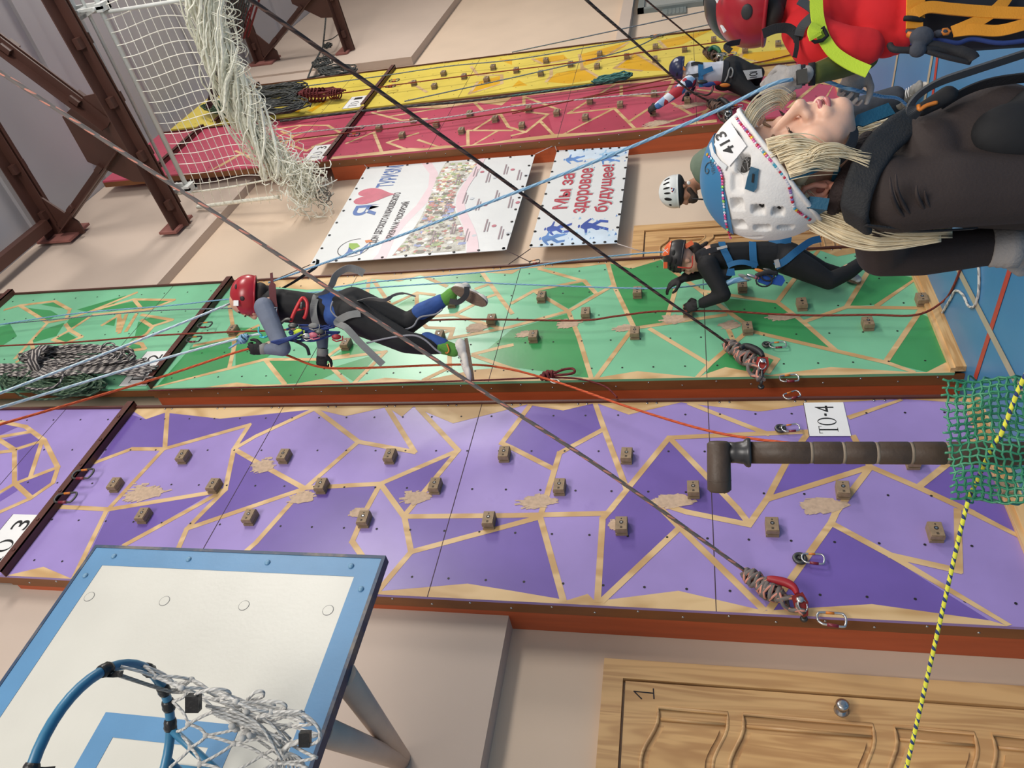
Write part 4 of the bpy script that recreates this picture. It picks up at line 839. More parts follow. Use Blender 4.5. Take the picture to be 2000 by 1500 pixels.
hd = V((DN.x, DN.y, 0)).normalized(); hc = at(1411, 911, T0); hc.z = top.z + .068
mb = MB(); mb.lathe(hc - hd * .059, hd, [(0, .020), (.006, .0265), (.09, .0275), (.113, .0275), (.119, .021)], 24); mb.lathe(hc - hd * .059, hd, [(.0905, .0279), (.0925, .0279)], 24); mb.build('hammer_head', m_pole, PL)
m_mesh = mat('green_plastic_mesh', (58, 140, 104), .4, var=.12, scale=20, spec=.6)
rr = random.Random(9)
hv = V((FW.x, FW.y, 0)).normalized()
def tpole(x): return (top - EYE).dot(hv) / ray(x, 884).dot(hv)
def gm(u, v, layer):
    """u 0..1 across the sheet, v 0..1 from the cut top edge downward; the sheet wraps in front of and behind the pole"""
    y = 742 + 236 * u; x = (1848 + 22 * max(0, u - .25) * 1.2 + (18 if layer else 0)) + 230 * v
    b = math.sin(u * math.pi); t = tpole(x) + (-.05 - .035 * b if layer == 0 else .055 + .05 * b) + .012 * math.sin(u * 13 + v * 7)
    return at(x, y + 5 * math.sin(v * 9 + u * 4), t)
GM = thing('mesh_sheet', (foot.x, foot.y, .75), 'green plastic mesh wrapped round the dark brown pole at the lower edge', 'mesh')
for layer in (0, 1):
    mb = MB(); nu, nv = 17, 14
    for i in range(nu + 1):
        u = i / nu; off = rr.uniform(-.05, .0)
        mb.tube([gm(u + .008 * math.sin(k * 2.1 + i), off + (1 - off) * k / 24, layer) for k in range(25)], .0025, 5)
    for j in range(nv):
        v = (j + .2) / nv
        mb.tube([gm(k / 26, v + .012 * math.sin(k * 2.3 + j), layer) for k in range(27)], .0025, 5)
    mb.build('mesh_front' if layer == 0 else 'mesh_back', m_mesh, GM)
for e_, y_ in ((0, 738), (1, 982)):
    mb = MB()
    for i in range(8):
        v = .06 + i * .13; x_ = (1850 if e_ == 0 else 1885) + 230 * v; mb.tube(crom([gm(e_, v, 0), at(x_, y_ + rr.uniform(-5, 5), tpole(x_)), gm(e_, v, 1)], 4), .0022, 5)
    mb.build('mesh_fold', m_mesh, GM)
m_ycord = rope_mat('yellow_blue_cord', (222, 220, 70), (40, 60, 110), 1, 1.6, .45)
mb = MB(); mb.tube(crom([at(2060, 650, 1.46), at(2000, 738, 1.50), at(1958, 842, 1.535), at(1940, 870, 1.56), at(1908, 940, 1.64), at(1885, 1000, 1.62), at(1830, 1240, 1.64), at(1768, 1510, 1.68), at(1735, 1640, 1.7)], 10), .0047, 8)
solo(mb, 'cord', m_ycord, 'thin yellow and blue cord running through the green mesh and down past the pine door', 'rope')

# ================================================================== ropes
R_dark = rope_mat('dark_red_flecked_rope', (50, 46, 46), (176, 104, 92), 2, .55, .55); R_grey = rope_mat('grey_red_flecked_rope', (112, 104, 100), (208, 140, 122), 2, .6, .75)
R_brown = rope_mat('brown_rope', (58, 46, 42), (110, 84, 72), 2, .6, .3); R_blue = rope_mat('blue_rope', (104, 150, 186), (150, 186, 212), 3, .8, .3); R_sky = rope_mat('pale_blue_rope', (190, 220, 230), (232, 240, 242), 3, .8, .1)
R_or = rope_mat('orange_rope', (206, 92, 48), (184, 72, 38), 3, 1, .3); R_red = rope_mat('rust_red_rope', (138, 58, 40), (112, 44, 34), 3, 1, .3); R_slate = rope_mat('slate_rope', (92, 104, 116), (136, 146, 152), 3, 1, .4); R_wht = rope_mat('white_rope', (200, 198, 192), (140, 140, 140), 2, .8, .6)
R_gbr = rope_mat('black_white_rope', (58, 54, 56), (178, 170, 164), 2, .8, .4); R_grn = rope_mat('dark_green_rope', (36, 62, 44), (96, 118, 92), 2, .8, .6); R_maroon = rope_mat('maroon_rope', (112, 34, 36), (84, 26, 30), 3, 1, .3); R_char = rope_mat('charcoal_rope', (52, 54, 54), (90, 92, 88), 2, .8, .6)
def rope(pts, r, m, label, name='rope', group=None, k=8):
    mb = MB(); mb.tube(crom(pts, k), r, 8); return solo(mb, name, m, label, 'rope', group)
def A(*pts): return [at(x, y, t) for x, y, t in pts]
def W(*pts, Y=PY - .05): return [onY(x, y, Y) for x, y in pts]
rope(A((-120, 62, 3.0), (470, 449, 3.25), (940, 762, 3.5), (1190, 925, 3.6)) + [onY(1458, 1117, PY - .06)], .0094, R_grey, 'grey red-flecked rope slanting to the anchor knot at the violet wall')
rope(A((380, -80, 2.6), (496, 4, 2.75), (960, 335, 3.6), (1200, 513, 4.35), (1400, 655, 4.95)) + [onY(1420, 670, PY - .06)], .0088, R_brown, 'brown rope slanting across the banners to the anchor knot on the green wall')
rope(A((1080, -65, 4.6), (1150, 4, 5), (1240, 83, 6.2), (1340, 172, 7.6)) + [onY(1388, 199, PY - .06)], .0105, R_brown, 'brown rope slanting past the small climber to the raspberry wall anchor')
rope(A((1220, -40, 7.2), (1262, 0, 7.8)) + [onY(1380, 98, PY - .06)], .009, R_brown, 'short brown rope slanting to the anchor on the yellow wall')
rope(A((1548, 155, 2.30), (1500, 168, 2.31), (1380, 225, 2.5), (1100, 340, 2.85), (760, 468, 3.6), (525, 552, 5.25)), .0062, R_blue, 'blue rope rising from the gloved hands of the person in the red shirt')
rope(A((1560, 152, 2.31), (1600, 154, 2.34), (1645, 170, 2.42), (1670, 176, 2.44), (1720, 188, 2.7), (1760, 196, 3.2), (1800, 240, 3.4)), .0062, R_blue, 'blue rope end passing between the two grey gloved hands towards the grey trainer')
rope(A((-80, 800, 3.6), (0, 768, 3.9), (240, 677, 4.5), (452, 592, 5.05)), .0078, R_sky, 'pale blue rope, upper of the pair above the climber in the red helmet')
rope(A((-80, 818, 3.6), (0, 796, 3.9), (300, 706, 4.6), (470, 660, 4.9), (510, 652, 4.93)), .0078, R_sky, 'pale blue knotted rope, lower of the pair, clipped to the flying climber')
rope(A((-80, 850, 3.8), (0, 829, 4.0), (300, 741, 4.6), (500, 678, 4.86), (555, 692, 4.9), (622, 716, 4.93), (700, 719, 5.0), (900, 712, 5.1), (990, 720, 5.05), (1090, 747, 4.9), (1240, 799, 4.5), (1400, 845, 4.15), (1560, 867, 3.8), (1700, 876, 3.55), (1900, 885, 3.3), (2080, 889, 3.12), (2120, 889, 3.1)), .0075, R_or, 'orange rope held by the flying climber and running down to the violet wall')
rope(W((-30, 677), (150, 668), (310, 655), (455, 648), (560, 644), (830, 626), (960, 624), (1130, 626), (1200, 618), (1270, 609), (1320, 608), (1420, 608), (1500, 613), (1590, 616), (1700, 615), (1790, 615), Y=PY - .1) + [onZ(x, y, .009) for x, y in ((1840, 590), (1862, 560), (1884, 500), (1898, 440))], .0075, R_red, 'rust red rope lying down the middle of the green wall to the floor')
rope(W((290, 763), (500, 756), (700, 750), (900, 744), (1055, 738), (1075, 737), (1130, 740), (1180, 754), (1205, 776), Y=PY - .03), .006, R_maroon, 'maroon rope along the left edge of the green wall')
rope(W((652, 561), (760, 548), (978, 528), (1120, 508), (1240, 496), (1300, 492), Y=PY - .12), .006, R_blue, 'blue rope skimming the right edge of the green wall')
rope(W((-20, 637), (150, 612), (330, 597), (450, 584), (652, 568), (890, 552), (1000, 555), (1233, 563), (1330, 561), (1420, 548), Y=PY - .1), .006, R_blue, 'blue rope running to the harness of the climber in the orange helmet')
rope(W((0, 634), (150, 620), (300, 607), (455, 602), Y=PY - .08), .005, R_slate, 'slate rope high on the green wall behind the flying climber')
rope([onZ(x, y, .008) for x, y in ((1903, 470), (1910, 500), (1912, 560), (1905, 595), (1892, 598), (1880, 575), (1866, 568), (1857, 583), (1847, 600), (1840, 612))], .008, R_wht, 'white and blue rope end knotted at the foot of the green wall')
GY = 'thin ropes down the yellow wall'; GK = 'thin ropes down the raspberry wall'
def wr(m, label, *pts, r=.008, Y=PY - .09): rope([onY(x, y, Y) for x, y in pts], r, m, label)
wr(R_slate, 'slate rope, outermost on the right side of the yellow wall', (1000, 102), (1180, 64), (1393, 18), (1480, -4))
wr(R_slate, 'slate rope along the right edge of the yellow wall', (520, 178), (720, 152), (870, 130), (1000, 117), (1140, 94), (1280, 70), (1390, 47))
wr(R_slate, 'slate rope crossing the lower yellow wall from the angle iron', (790, 198), (1000, 152), (1130, 122), (1233, 95), (1283, 72))
wr(R_red, 'red rope down the middle of the yellow wall', (560, 190), (667, 182), (793, 163), (1000, 137), (1120, 122), (1223, 107), (1330, 92), (1427, 80))
wr(R_wht, 'white rope down the raspberry wall to the small climber', (560, 262), (697, 248), (867, 230), (1000, 208), (1150, 193), (1327, 177))
wr(R_red, 'red rope down the raspberry wall, upper of two', (545, 275), (690, 258), (783, 248), (1000, 218), (1100, 200), (1217, 173), (1325, 150))
wr(R_red, 'red rope down the raspberry wall, lower of two', (1000, 222), (1150, 190), (1330, 162))
wr(R_char, 'thick charcoal rope in the gap between the raspberry and yellow walls', (547, 237), (733, 214), (900, 199), (1000, 187), (1100, 174), (1200, 160), r=.016, Y=PY - .05)
wr(R_red, 'red rope under the yellow wall near the person in the red helmet', (1445, 128), (1500, 118), (1560, 103), Y=PY - .012)
# ---------------- hanging coils
def coil(root, name, m, c, ax, rad, wd, n, seed, r=.007, sq=1.0, nrm=None):
    """hank of loose loops: long axis ax"""
    q = random.Random(seed); mb = MB(); ax = V(ax).normalized(); nn = V(nrm or (0, -1, 0)); b = nn.cross(ax).normalized()
    for i in range(n):
        ph = q.uniform(0, 6.28); L = rad * q.uniform(.75, 1.1); w_ = wd * q.uniform(.4, 1.1); o = V(c) + ax * q.gauss(0, rad * .1) + b * q.gauss(0, wd * .18) + nn * q.uniform(0, .05)
        mb.tube([o + ax * L * math.cos(ph + t * .45) + b * w_ * math.sin(ph + t * .45) * (1 + .25 * math.cos(ph + t * .45)) + nn * .012 * math.sin(t * 1.7 + i) for t in range(15)], r, 5)
    return mb.build(name, m, root)
def wrapped(root, name, m, c, ax, L, rad, n, r=.008):
    mb = MB(); ax = V(ax).normalized(); a = ax.orthogonal().normalized(); b = ax.cross(a)
    mb.tube([V(c) + ax * L * (t / (n * 10) - .5) + (a * math.cos(t * .628) + b * math.sin(t * .628)) * rad for t in range(n * 10)], r, 6); return mb.build(name, m, root)
def along(x0, y0, x1, y1, Y): return (onY(x1, y1, Y) - onY(x0, y0, Y))
cp = onY(150, 715, PY - .1); dx = along(0, 715, 310, 718, PY - .1)
K1 = thing('rope_hank', onY(310, 725, PY - .1), 'black and white rope hank hanging high on the green wall', 'rope hank')
coil(K1, 'rope_loops', R_gbr, onY(145, 702, PY - .1), dx, .52, .12, 26, 3, .010)
wrapped(K1, 'rope_wrap', R_gbr, onY(92, 706, PY - .12), dx, .10, .13, 6, .012)
mb = MB(); q = random.Random(4)
for i in range(16):
    y = 706 + i * 2.0; mb.tube(crom([onY(-30, 712 + i * 1.2, PY - .1 - .01 * (i % 4)), onY(90, 712 + i * 1.6, PY - .13), onY(200, 716 + i * .8, PY - .1 - .01 * (i % 3)), onY(q.uniform(278, 312), 700 + i * 2.6, PY - .08)], 5), .0095, 5)
mb.build('rope_tails', R_gbr, K1)
mb = MB(); mb.tube(crom([onY(190, 690, PY - .14), onY(205, 672, PY - .16), onY(222, 672, PY - .16), onY(222, 685, PY - .14), onY(205, 695, PY - .12)], 6), .009, 6); mb.build('slack_loop', R_gbr, K1)
mb = MB(); mb.tube(crom([onY(126, 728, PY - .14), onY(112, 752, PY - .16), onY(80, 760, PY - .16), onY(50, 757, PY - .14)], 6), .009, 6); mb.build('slack_loop', R_gbr, K1)
mb = MB(); mb.tube(crom(W((212, 697), (230, 698), (238, 704), (230, 709), (214, 708), Y=PY - .14), 5), .008, 6); mb.build('carabiner_loop', m_grom, K1)
K2 = thing('rope_hank', onY(200, 765, PY - .1), 'dark green rope hank hanging beside the black and white hank', 'rope hank')
coil(K2, 'rope_loops', R_grn, onY(105, 752, PY - .07), along(0, 742, 220, 762, PY), .40, .13, 24, 5, .010); coil(K2, 'rope_loops', R_grn, onY(40, 742, PY - .08), along(0, 740, 80, 745, PY), .14, .12, 12, 6, .010)
K3 = thing('rope_hank', onY(560, 215, PY - .1), 'large charcoal rope hank at the top of the yellow wall', 'rope hank')
for i, (x, y, L, w_) in enumerate(((545, 178, .42, .22), (530, 195, .40, .2), (545, 212, .45, .2))): coil(K3, 'rope_loops', R_char, onY(x, y, PY - .12), along(x - 40, y + 4, x + 40, y - 3, PY), L, w_, 16, 8 + i, .011)
K4 = thing('rope_hank', onY(470, 225, PY - .1), 'dark green rope hank hanging behind the white net', 'rope hank')
coil(K4, 'rope_loops', R_grn, onY(450, 212, PY - .1), along(410, 210, 500, 216, PY), .5, .2, 18, 12, .011)
K5 = thing('rope_hank', onY(672, 200, PY - .1), 'maroon knotted rope hank on the upper yellow wall', 'rope hank')
coil(K5, 'rope_loops', R_maroon, onY(622, 184, PY - .1), along(560, 188, 680, 180, PY), .38, .10, 9, 14, .011); wrapped(K5, 'rope_wrap', R_maroon, onY(612, 186, PY - .1), along(560, 188, 680, 180, PY), .35, .09, 6, .012); wrapped(K5, 'rope_wrap', R_maroon, onY(655, 184, PY - .1), along(560, 188, 680, 180, PY), .16, .06, 4, .01)
K6 = thing('rope_hank', onY(668, 150, PY - .05), 'charcoal rope hank hung on a sling beside the yellow wall top', 'rope hank')
coil(K6, 'rope_loops', R_char, onY(655, 142, 3.4), along(625, 140, 690, 146, 3.4), .35, .2, 20, 16, .011); coil(K6, 'rope_loops', R_char, onY(628, 125, 3.4), along(620, 118, 640, 140, 3.4), .22, .14, 10, 17, .011)
mb = MB(); mb.tube(crom([onY(601, 153, 3.4), onY(610, 130, 3.4), onY(626, 100, 3.4), onY(632, 80, 3.3), onY(640, -10, 3.0)], 6), .014, 6); mb.tube(crom([onY(601, 153, 3.4), onY(630, 145, 3.4), onY(650, 138, 3.4)], 5), .016, 6); mb.tube(crom([onY(627, 100, 3.4), onY(640, 122, 3.4), onY(645, 135, 3.4)], 5), .008, 6); mb.tube(crom([onY(632, 80, 3.3), onY(648, 76, 3.3), onY(662, 66, 3.4)], 5), .008, 6); mb.build('sling', R_char, K6)
coil(K6, 'cord_end', R_char, onY(641, 92, 3.35), (1, 0, 0), .06, .07, 7, 19, .009)
K7 = thing('rope_hank', onY(1215, 157, PY - .1), 'teal green rope hank at the yellow wall edge above the small climber', 'rope hank')
R_teal = rope_mat('teal_rope', (40, 92, 88), (90, 140, 130), 2, .8, .5); coil(K7, 'rope_loops', R_teal, onY(1197, 157, PY - .08), along(1170, 162, 1224, 152, PY), .22, .06, 9, 21, .012)
mb = MB(); mb.tube([onY(1000, 187, PY - .08), onY(1080, 176, PY - .08), onY(1175, 162, PY - .08)], .009, 6); mb.build('rope_tail', R_teal, K7)
# hanging bundles beyond the net
mb = MB()
for i in range(9): mb.tube([at(403 + i * .8, 210 + i * .2, 9.4), at(418 + i * 3.2, 150 + i, 8.8), at(448 + i * 5, -10 + i * 1.5, 7.2)], .009, 5)
solo(mb, 'rope_bundle', R_char, 'bundle of dark ropes rising past the end of the white net to the roof', 'rope bundle', kind='stuff')
for i, (x0, x1, m) in enumerate(((455, 505, R_maroon), (476, 512, R_maroon), (468, 500, R_gbr))):
    mb = MB(); mb.tube([at(x0, 75, 9.2), at(x1 - 12, -10, 8.4)], .012, 6); mb.tube([at(x0 + 8, 72, 9.2), at(x1 - 3, -10, 8.4)], .012, 6)
    solo(mb, 'rope_pair', m, ('maroon rope pair hanging from the far roof, nearest the net', 'maroon rope pair hanging from the far roof, farther from the net', 'black and white rope pair hanging from the far roof')[i], 'rope')

# ================================================================== carabiners on hangers
m_alu = mat('brushed_aluminium', (200, 200, 200), .28, .95); m_sleeve = mat('dark_red_sleeve', (122, 34, 50), .35); m_oband = mat('orange_mark', (214, 126, 46), .5); m_iron = mat('grey_iron', (92, 92, 90), .45, .8, var=.2)
def carabiner(x, y, L, ang, label, eye=None, Y=PY - .03, dark=False):
    """D-shaped locking carabiner whose long axis lies at angle ang in the wall plane (0 = hanging straight down)"""
    c = onY(x, y, Y); root = thing('carabiner', c, label, 'carabiner', None)
    ca, sa = math.cos(ang), math.sin(ang)
    def pt(u, v, d=0): return c + V((u * ca + v * sa, d, -v * ca + u * sa))      # u across, v down
    w_ = L * .58; out = [(-w_ / 2, -L * .30), (-w_ * .32, -L * .46), (0, -L * .5), (w_ * .2, -L * .47), (w_ * .34, -L * .36), (w_ * .46, L * .30), (w_ * .36, L * .44), (w_ * .1, L * .5), (-w_ * .3, L * .48), (-w_ / 2, L * .36)]
    pts = [pt(u, v) for u, v in out]; ext = pts + [pts[0]]
    mb = MB(); mb.tube(crom(ext, 4)[:-1], L * .048, 8, closed=True); mb.build('frame', m_iron if dark else m_alu, root)
    mb = MB(); mb.tube([pt(-w_ / 2, -L * .16), pt(-w_ / 2, L * .24)], L * .068, 10); mb.build('gate_sleeve', m_sleeve, root)
    mb = MB(); mb.tube([pt(w_ * .37, -L * .2), pt(w_ * .42, L * .1)], L * .052, 10); mb.build('colour_band', m_oband, root)
    if eye:
        e = onY(eye[0], eye[1], PY - .012); mb = MB(); rad = eye[2]
        mb.tube([e + V((rad * math.cos(k * .393), -.006, rad * math.sin(k * .393))) for k in range(16)], rad * .42, 8, closed=True); mb.lathe(e, (0, -1, 0), [(0, rad * .5), (.014, rad * .45), (.02, rad * .3)], 10); mb.build('hanger_eye', m_iron, root)
    return root
carabiner(1519, 673, .105, .0, 'steel carabiner with an orange mark on a round hanger low on the green wall', (1497, 674, .022))
carabiner(1541, 738, .115, .05, 'bright carabiner hooked at the left edge of the green wall', Y=PY - .02)
carabiner(1546, 771, .100, .35, 'tilted carabiner at the top edge of the violet wall near the green wall', Y=PY - .02)
carabiner(1544, 835, .100, .1, 'carabiner on a round hanger beside the TO-4 sign', (1524, 838, .024))
carabiner(1588, 1090, .105, -.1, 'carabiner on a round hanger in the lower violet wall', (1562, 1092, .026))
carabiner(1624, 1208, .125, -.12, 'bright carabiner hooked on the rust red left edge of the violet wall', Y=PY - .03)
carabiner(162, 925, .15, .05, 'carabiner on the violet wall angle iron, nearer the middle', Y=PY - .066, dark=True); carabiner(128, 971, .15, .05, 'carabiner on the violet wall angle iron, nearer the backboard', Y=PY - .066, dark=True)
carabiner(400, 634, .13, .0, 'carabiner on the green wall angle iron, nearer the banners', Y=PY - .066, dark=True); carabiner(379, 662, .13, .0, 'carabiner on the green wall angle iron, nearer the violet wall', Y=PY - .066, dark=True)
carabiner(700, 249, .15, .0, 'carabiner on the raspberry wall angle iron holding a white rope', Y=PY - .066, dark=True); carabiner(691, 263, .15, .0, 'carabiner on the raspberry wall angle iron holding a red rope', Y=PY - .066, dark=True)
carabiner(770, 157, .15, .0, 'carabiner on the yellow wall angle iron, upper one', Y=PY - .066, dark=True); carabiner(763, 168, .15, .0, 'carabiner on the yellow wall angle iron, lower one', Y=PY - .066, dark=True)
carabiner(1438, 208, .14, -.1, 'carabiner on a round hanger low on the raspberry wall', (1424, 212, .035)); carabiner(1426, 105, .15, .0, 'carabiner on a round hanger low on the yellow wall', (1411, 107, .035))
carabiner(1281, 70, .16, .0, 'dark ring at the right edge of the yellow wall', Y=PY - .02, dark=True); carabiner(1044, 511, .09, .2, 'small carabiner tied to the dark cord below the large banner', Y=PY - .02, dark=True)
# ---------------- anchor knots
def plait(mb, a, b, rad, r, turns=3, strands=4, mi=0, bulge=1.0):
    a = V(a); b = V(b); ax = (b - a).normalized(); u = V((0, -1, 0)); u = (u - ax * u.dot(ax)).normalized(); w_ = ax.cross(u); N = 12 * turns
    for s_ in range(strands):
        pts = []
        for k in range(N + 1):
            f = k / N; th = f * turns * 6.2832 * (1 if s_ % 2 else -1) + s_ * 6.2832 / strands; e = rad * (.35 + bulge * math.sin(math.pi * min(1, f * 1.05)) * .65)
            pts.append(a.lerp(b, f) + w_ * e * math.cos(th) + u * e * .8 * math.sin(th * (1 + .0 * s_)))
        mb.tube(pts, r, 7, mi)
def anchor(pts, Y, m, label, sc, handle, hcol, extra):
    """figure-eight knots drawn in to a belay plate on a wall bolt; pts = knot start, knot end, bolt"""
    p = [onY(x, y, Y) for x, y in pts]; root = thing('rope_anchor', p[2], label, 'anchor')
    mb = MB(); plait(mb, p[0], p[0].lerp(p[1], .55), .040 * sc, .0105 * sc, 2, 4); plait(mb, p[0].lerp(p[1], .35), p[1], .050 * sc, .0105 * sc, 2, 5); plait(mb, p[0].lerp(p[1], .7), p[2], .045 * sc, .0105 * sc, 1, 4, bulge=.6); mb.build('knot', m, root)
    h = [onY(x, y, Y - .05 * sc) for x, y in handle]; mb = MB(); mb.tube(crom(h, 6), [(.012 + .009 * math.sin(math.pi * min(1, k / (6 * (len(h) - 1))))) * sc for k in range(6 * (len(h) - 1) + 1)], 10); mb.build('device_handle', hcol, root)
    c = h[-1]; mb = MB(); d = (p[2] - c).normalized(); s_ = d.cross(V((0, 1, 0))).normalized()
    mb.prism([c - s_ * .028 * sc, c + s_ * .028 * sc, c + s_ * .035 * sc + d * .05 * sc, c + s_ * .012 * sc + d * .10 * sc, c - s_ * .012 * sc + d * .10 * sc, c - s_ * .035 * sc + d * .05 * sc], (0, .012 * sc, 0)); mb.build('device_plate', extra, root)
    mb = MB(); mb.lathe(c + d * .03 * sc, (0, -1, 0), [(0, .018 * sc), (.012 * sc, .018 * sc), (.014 * sc, .008 * sc)], 12); mb.tube([c + d * .06 * sc + s_ * (.02 * math.cos(k * .5) * sc) + d * (.03 * math.sin(k * .5) * sc) + V((0, -.012, 0)) for k in range(13)], .0035 * sc, 6); mb.build('device_cam', m_alu, root)
    mb = MB(); e = p[2]; mb.tube(crom([c + d * .08 * sc, e + V((0, .01, 0)), V((e.x, PY + .0, e.z))], 4), .008 * sc, 7); mb.lathe((e.x, PY - .001, e.z), (0, -1, 0), [(0, .018 * sc), (.01, .018 * sc), (.016, .01 * sc)], 10); mb.build('wall_bolt', m_iron, root)
    return root
m_redh = mat('red_handle', (156, 28, 40), .45, c2=(30, 30, 30), thr=.6); m_blkh = mat('black_handle', (30, 30, 32), .5); m_grnh = mat('green_handle', (40, 96, 70), .5); m_redp = mat('red_plate', (160, 52, 44), .35, .4)
anchor(((1452, 1116), (1530, 1170), (1572, 1196)), PY - .06, R_grey, 'flecked rope anchor knot with a red and black handle on the violet wall', 1.0, ((1498, 1130), (1512, 1132), (1535, 1138), (1550, 1147), (1557, 1160)), m_redh, m_redp)
anchor(((1416, 668), (1478, 712), (1487, 743)), PY - .06, R_grey, 'flecked rope anchor knot with a black handle on the green wall', 1.15, ((1446, 682), (1455, 676), (1470, 680), (1484, 688), (1490, 697)), m_blkh, m_redp)
anchor(((1384, 199), (1412, 214), (1420, 240)), PY - .06, R_brown, 'brown rope anchor knot with a black handle on the raspberry wall', 1.3, ((1400, 198), (1408, 194), (1417, 199), (1424, 208), (1423, 214)), m_blkh, m_iron)
anchor(((1378, 98), (1396, 108), (1404, 118)), PY - .06, R_brown, 'brown rope anchor knot with a green handle on the yellow wall', 1.4, ((1384, 98), (1392, 93), (1401, 95), (1407, 103)), m_grnh, m_iron)
K8 = thing('knotted_loop', onY(1110, 740, PY - .05), 'maroon knot and loop on the green wall edge below the orange rope', 'knot')
mb = MB(); plait(mb, onY(1056, 738, PY - .05), onY(1085, 728, PY - .05), .035, .009, 2, 4); mb.tube(crom(W((1080, 730), (1100, 722), (1118, 720), (1122, 727), (1108, 731), (1082, 733), Y=PY - .06), 6), .009, 8); mb.build('knot', R_maroon, K8)
mb = MB(); mb.tube(crom(W((1072, 742), (1080, 748), (1092, 747), (1088, 742), (1074, 740), Y=PY - .06), 4), .005, 7); mb.build('carabiner_loop', m_alu, K8)
# ================================================================== people: tools
def capsule(mb, p, q, r1, r2, n=12):
    """tapered limb segment with round ends"""
    p = V(p); q = V(q); d = q - p; L = d.length
    if L < 1e-5: d = V((0, 0, 1)); L = 1e-5
    d.normalize(); prof = []
    for k in range(5): a = math.pi / 2 * k / 4; prof.append((-r1 * math.cos(a), r1 * math.sin(a)))
    for k in range(1, 5): prof.append((L * k / 5, r1 + (r2 - r1) * k / 5))
    for k in range(5): a = math.pi / 2 * (1 - k / 4); prof.append((L + r2 * math.cos(a), r2 * math.sin(a)))
    mb.lathe(p, d, prof, n)
def blob(name, shapes, m, root, vox=.012, smooth=4, label=None, sm_f=.5):
    """one continuous skin grown over limb segments and rounded masses"""
    mb = MB()
    for s_ in shapes:
        if s_[0] == 'c': capsule(mb, *s_[1:])
        elif s_[0] == 'e': mb.ell(s_[1], s_[2], s_[3], 0, 20, 14)
        elif s_[0] == 'l':                    # limb through several joints: list of (point, radius)
            for (a, ra), (b, rb) in zip(s_[1], s_[1][1:]): capsule(mb, a, b, ra, rb)
    o = mb.build(name, m, root, label=label)
    r_ = o.modifiers.new('remesh', 'REMESH'); r_.mode = 'VOXEL'; r_.voxel_size = vox; r_.use_smooth_shade = True
    if smooth: k = o.modifiers.new('smooth', 'SMOOTH'); k.factor = sm_f; k.iterations = smooth
    bpy.context.view_layer.update(); dg = bpy.context.evaluated_depsgraph_get()
    me = bpy.data.meshes.new_from_object(o.evaluated_get(dg)); old = o.data; o.modifiers.clear(); o.data = me; bpy.data.meshes.remove(old)
    for p in me.polygons: p.use_smooth = True
    return o
def hand(name, wrist, fd, pn, m, root, sz=.19, curl=1.0, side=1, vox=.004, spread=.12, curls=None):
    """palm, four unequal curled fingers and a thumb from the side of the palm; fd = towards the fingers, pn = palm side"""
    w_ = V(wrist); f = V(fd).normalized(); p = V(pn); p = (p - f * p.dot(f)).normalized(); s_ = f.cross(p) * side; k = sz / .19
    sh = [('e', w_ + f * .045 * k, (s_, p, f), (.042 * k, .020 * k, .052 * k)), ('e', w_ + f * .075 * k, (s_, p, f), (.041 * k, .017 * k, .026 * k)), ('c', w_ - f * .02 * k, w_ + f * .03 * k, .026 * k, .028 * k)]
    for i, (o, L, r) in enumerate(((-.031, .078, .0092), (-.0105, .090, .0098), (.0105, .084, .0094), (.030, .066, .0084))):
        b = w_ + f * (.088 - .004 * abs(i - 1)) * k + s_ * o * k; a = 0.0; d = (f - s_ * 0 + s_ * spread * (i - 1.5) * .6).normalized(); pts = [(b, r * k)]; cu = (curls[i] if curls else curl) * (1 + .06 * ((i * 7) % 3 - 1))
        for seg, fr in ((0, .45), (1, .31), (2, .24)):
            a += cu * (.75, .85, .55)[seg]; dd = d * math.cos(a) + p * math.sin(a); b = b + dd * L * fr * k; pts.append((b, r * k * (1 - .09 * (seg + 1))))
        sh.append(('l', pts))
    t0 = w_ + f * .028 * k - s_ * .032 * k; t1 = t0 + (f * .55 - s_ * .62 + p * .35).normalized() * .036 * k; t2 = t1 + (f * .75 - s_ * .05 + p * .6 * min(1.2, curl + .4)).normalized() * .032 * k; t3 = t2 + (f * .75 + s_ * .2 + p * .6 * curl).normalized() * .026 * k
    sh.append(('l', [(t0, .016 * k), (t1, .0125 * k), (t2, .0108 * k), (t3, .0088 * k)]))
    return blob(name, sh, m, root, vox * k, 3)
def strap(name, pts, wd, m, root, up, th=.003, k=6, label=None):
    mb = MB(); mb.ribbon(crom(pts, k), wd, th, up); return mb.build(name, m, root, label=label)
def head_axes(up, fw):
    up = V(up).normalized(); fw = V(fw); fw = (fw - up * fw.dot(up)).normalized(); return fw.cross(up), fw, up       # her right, forward, up
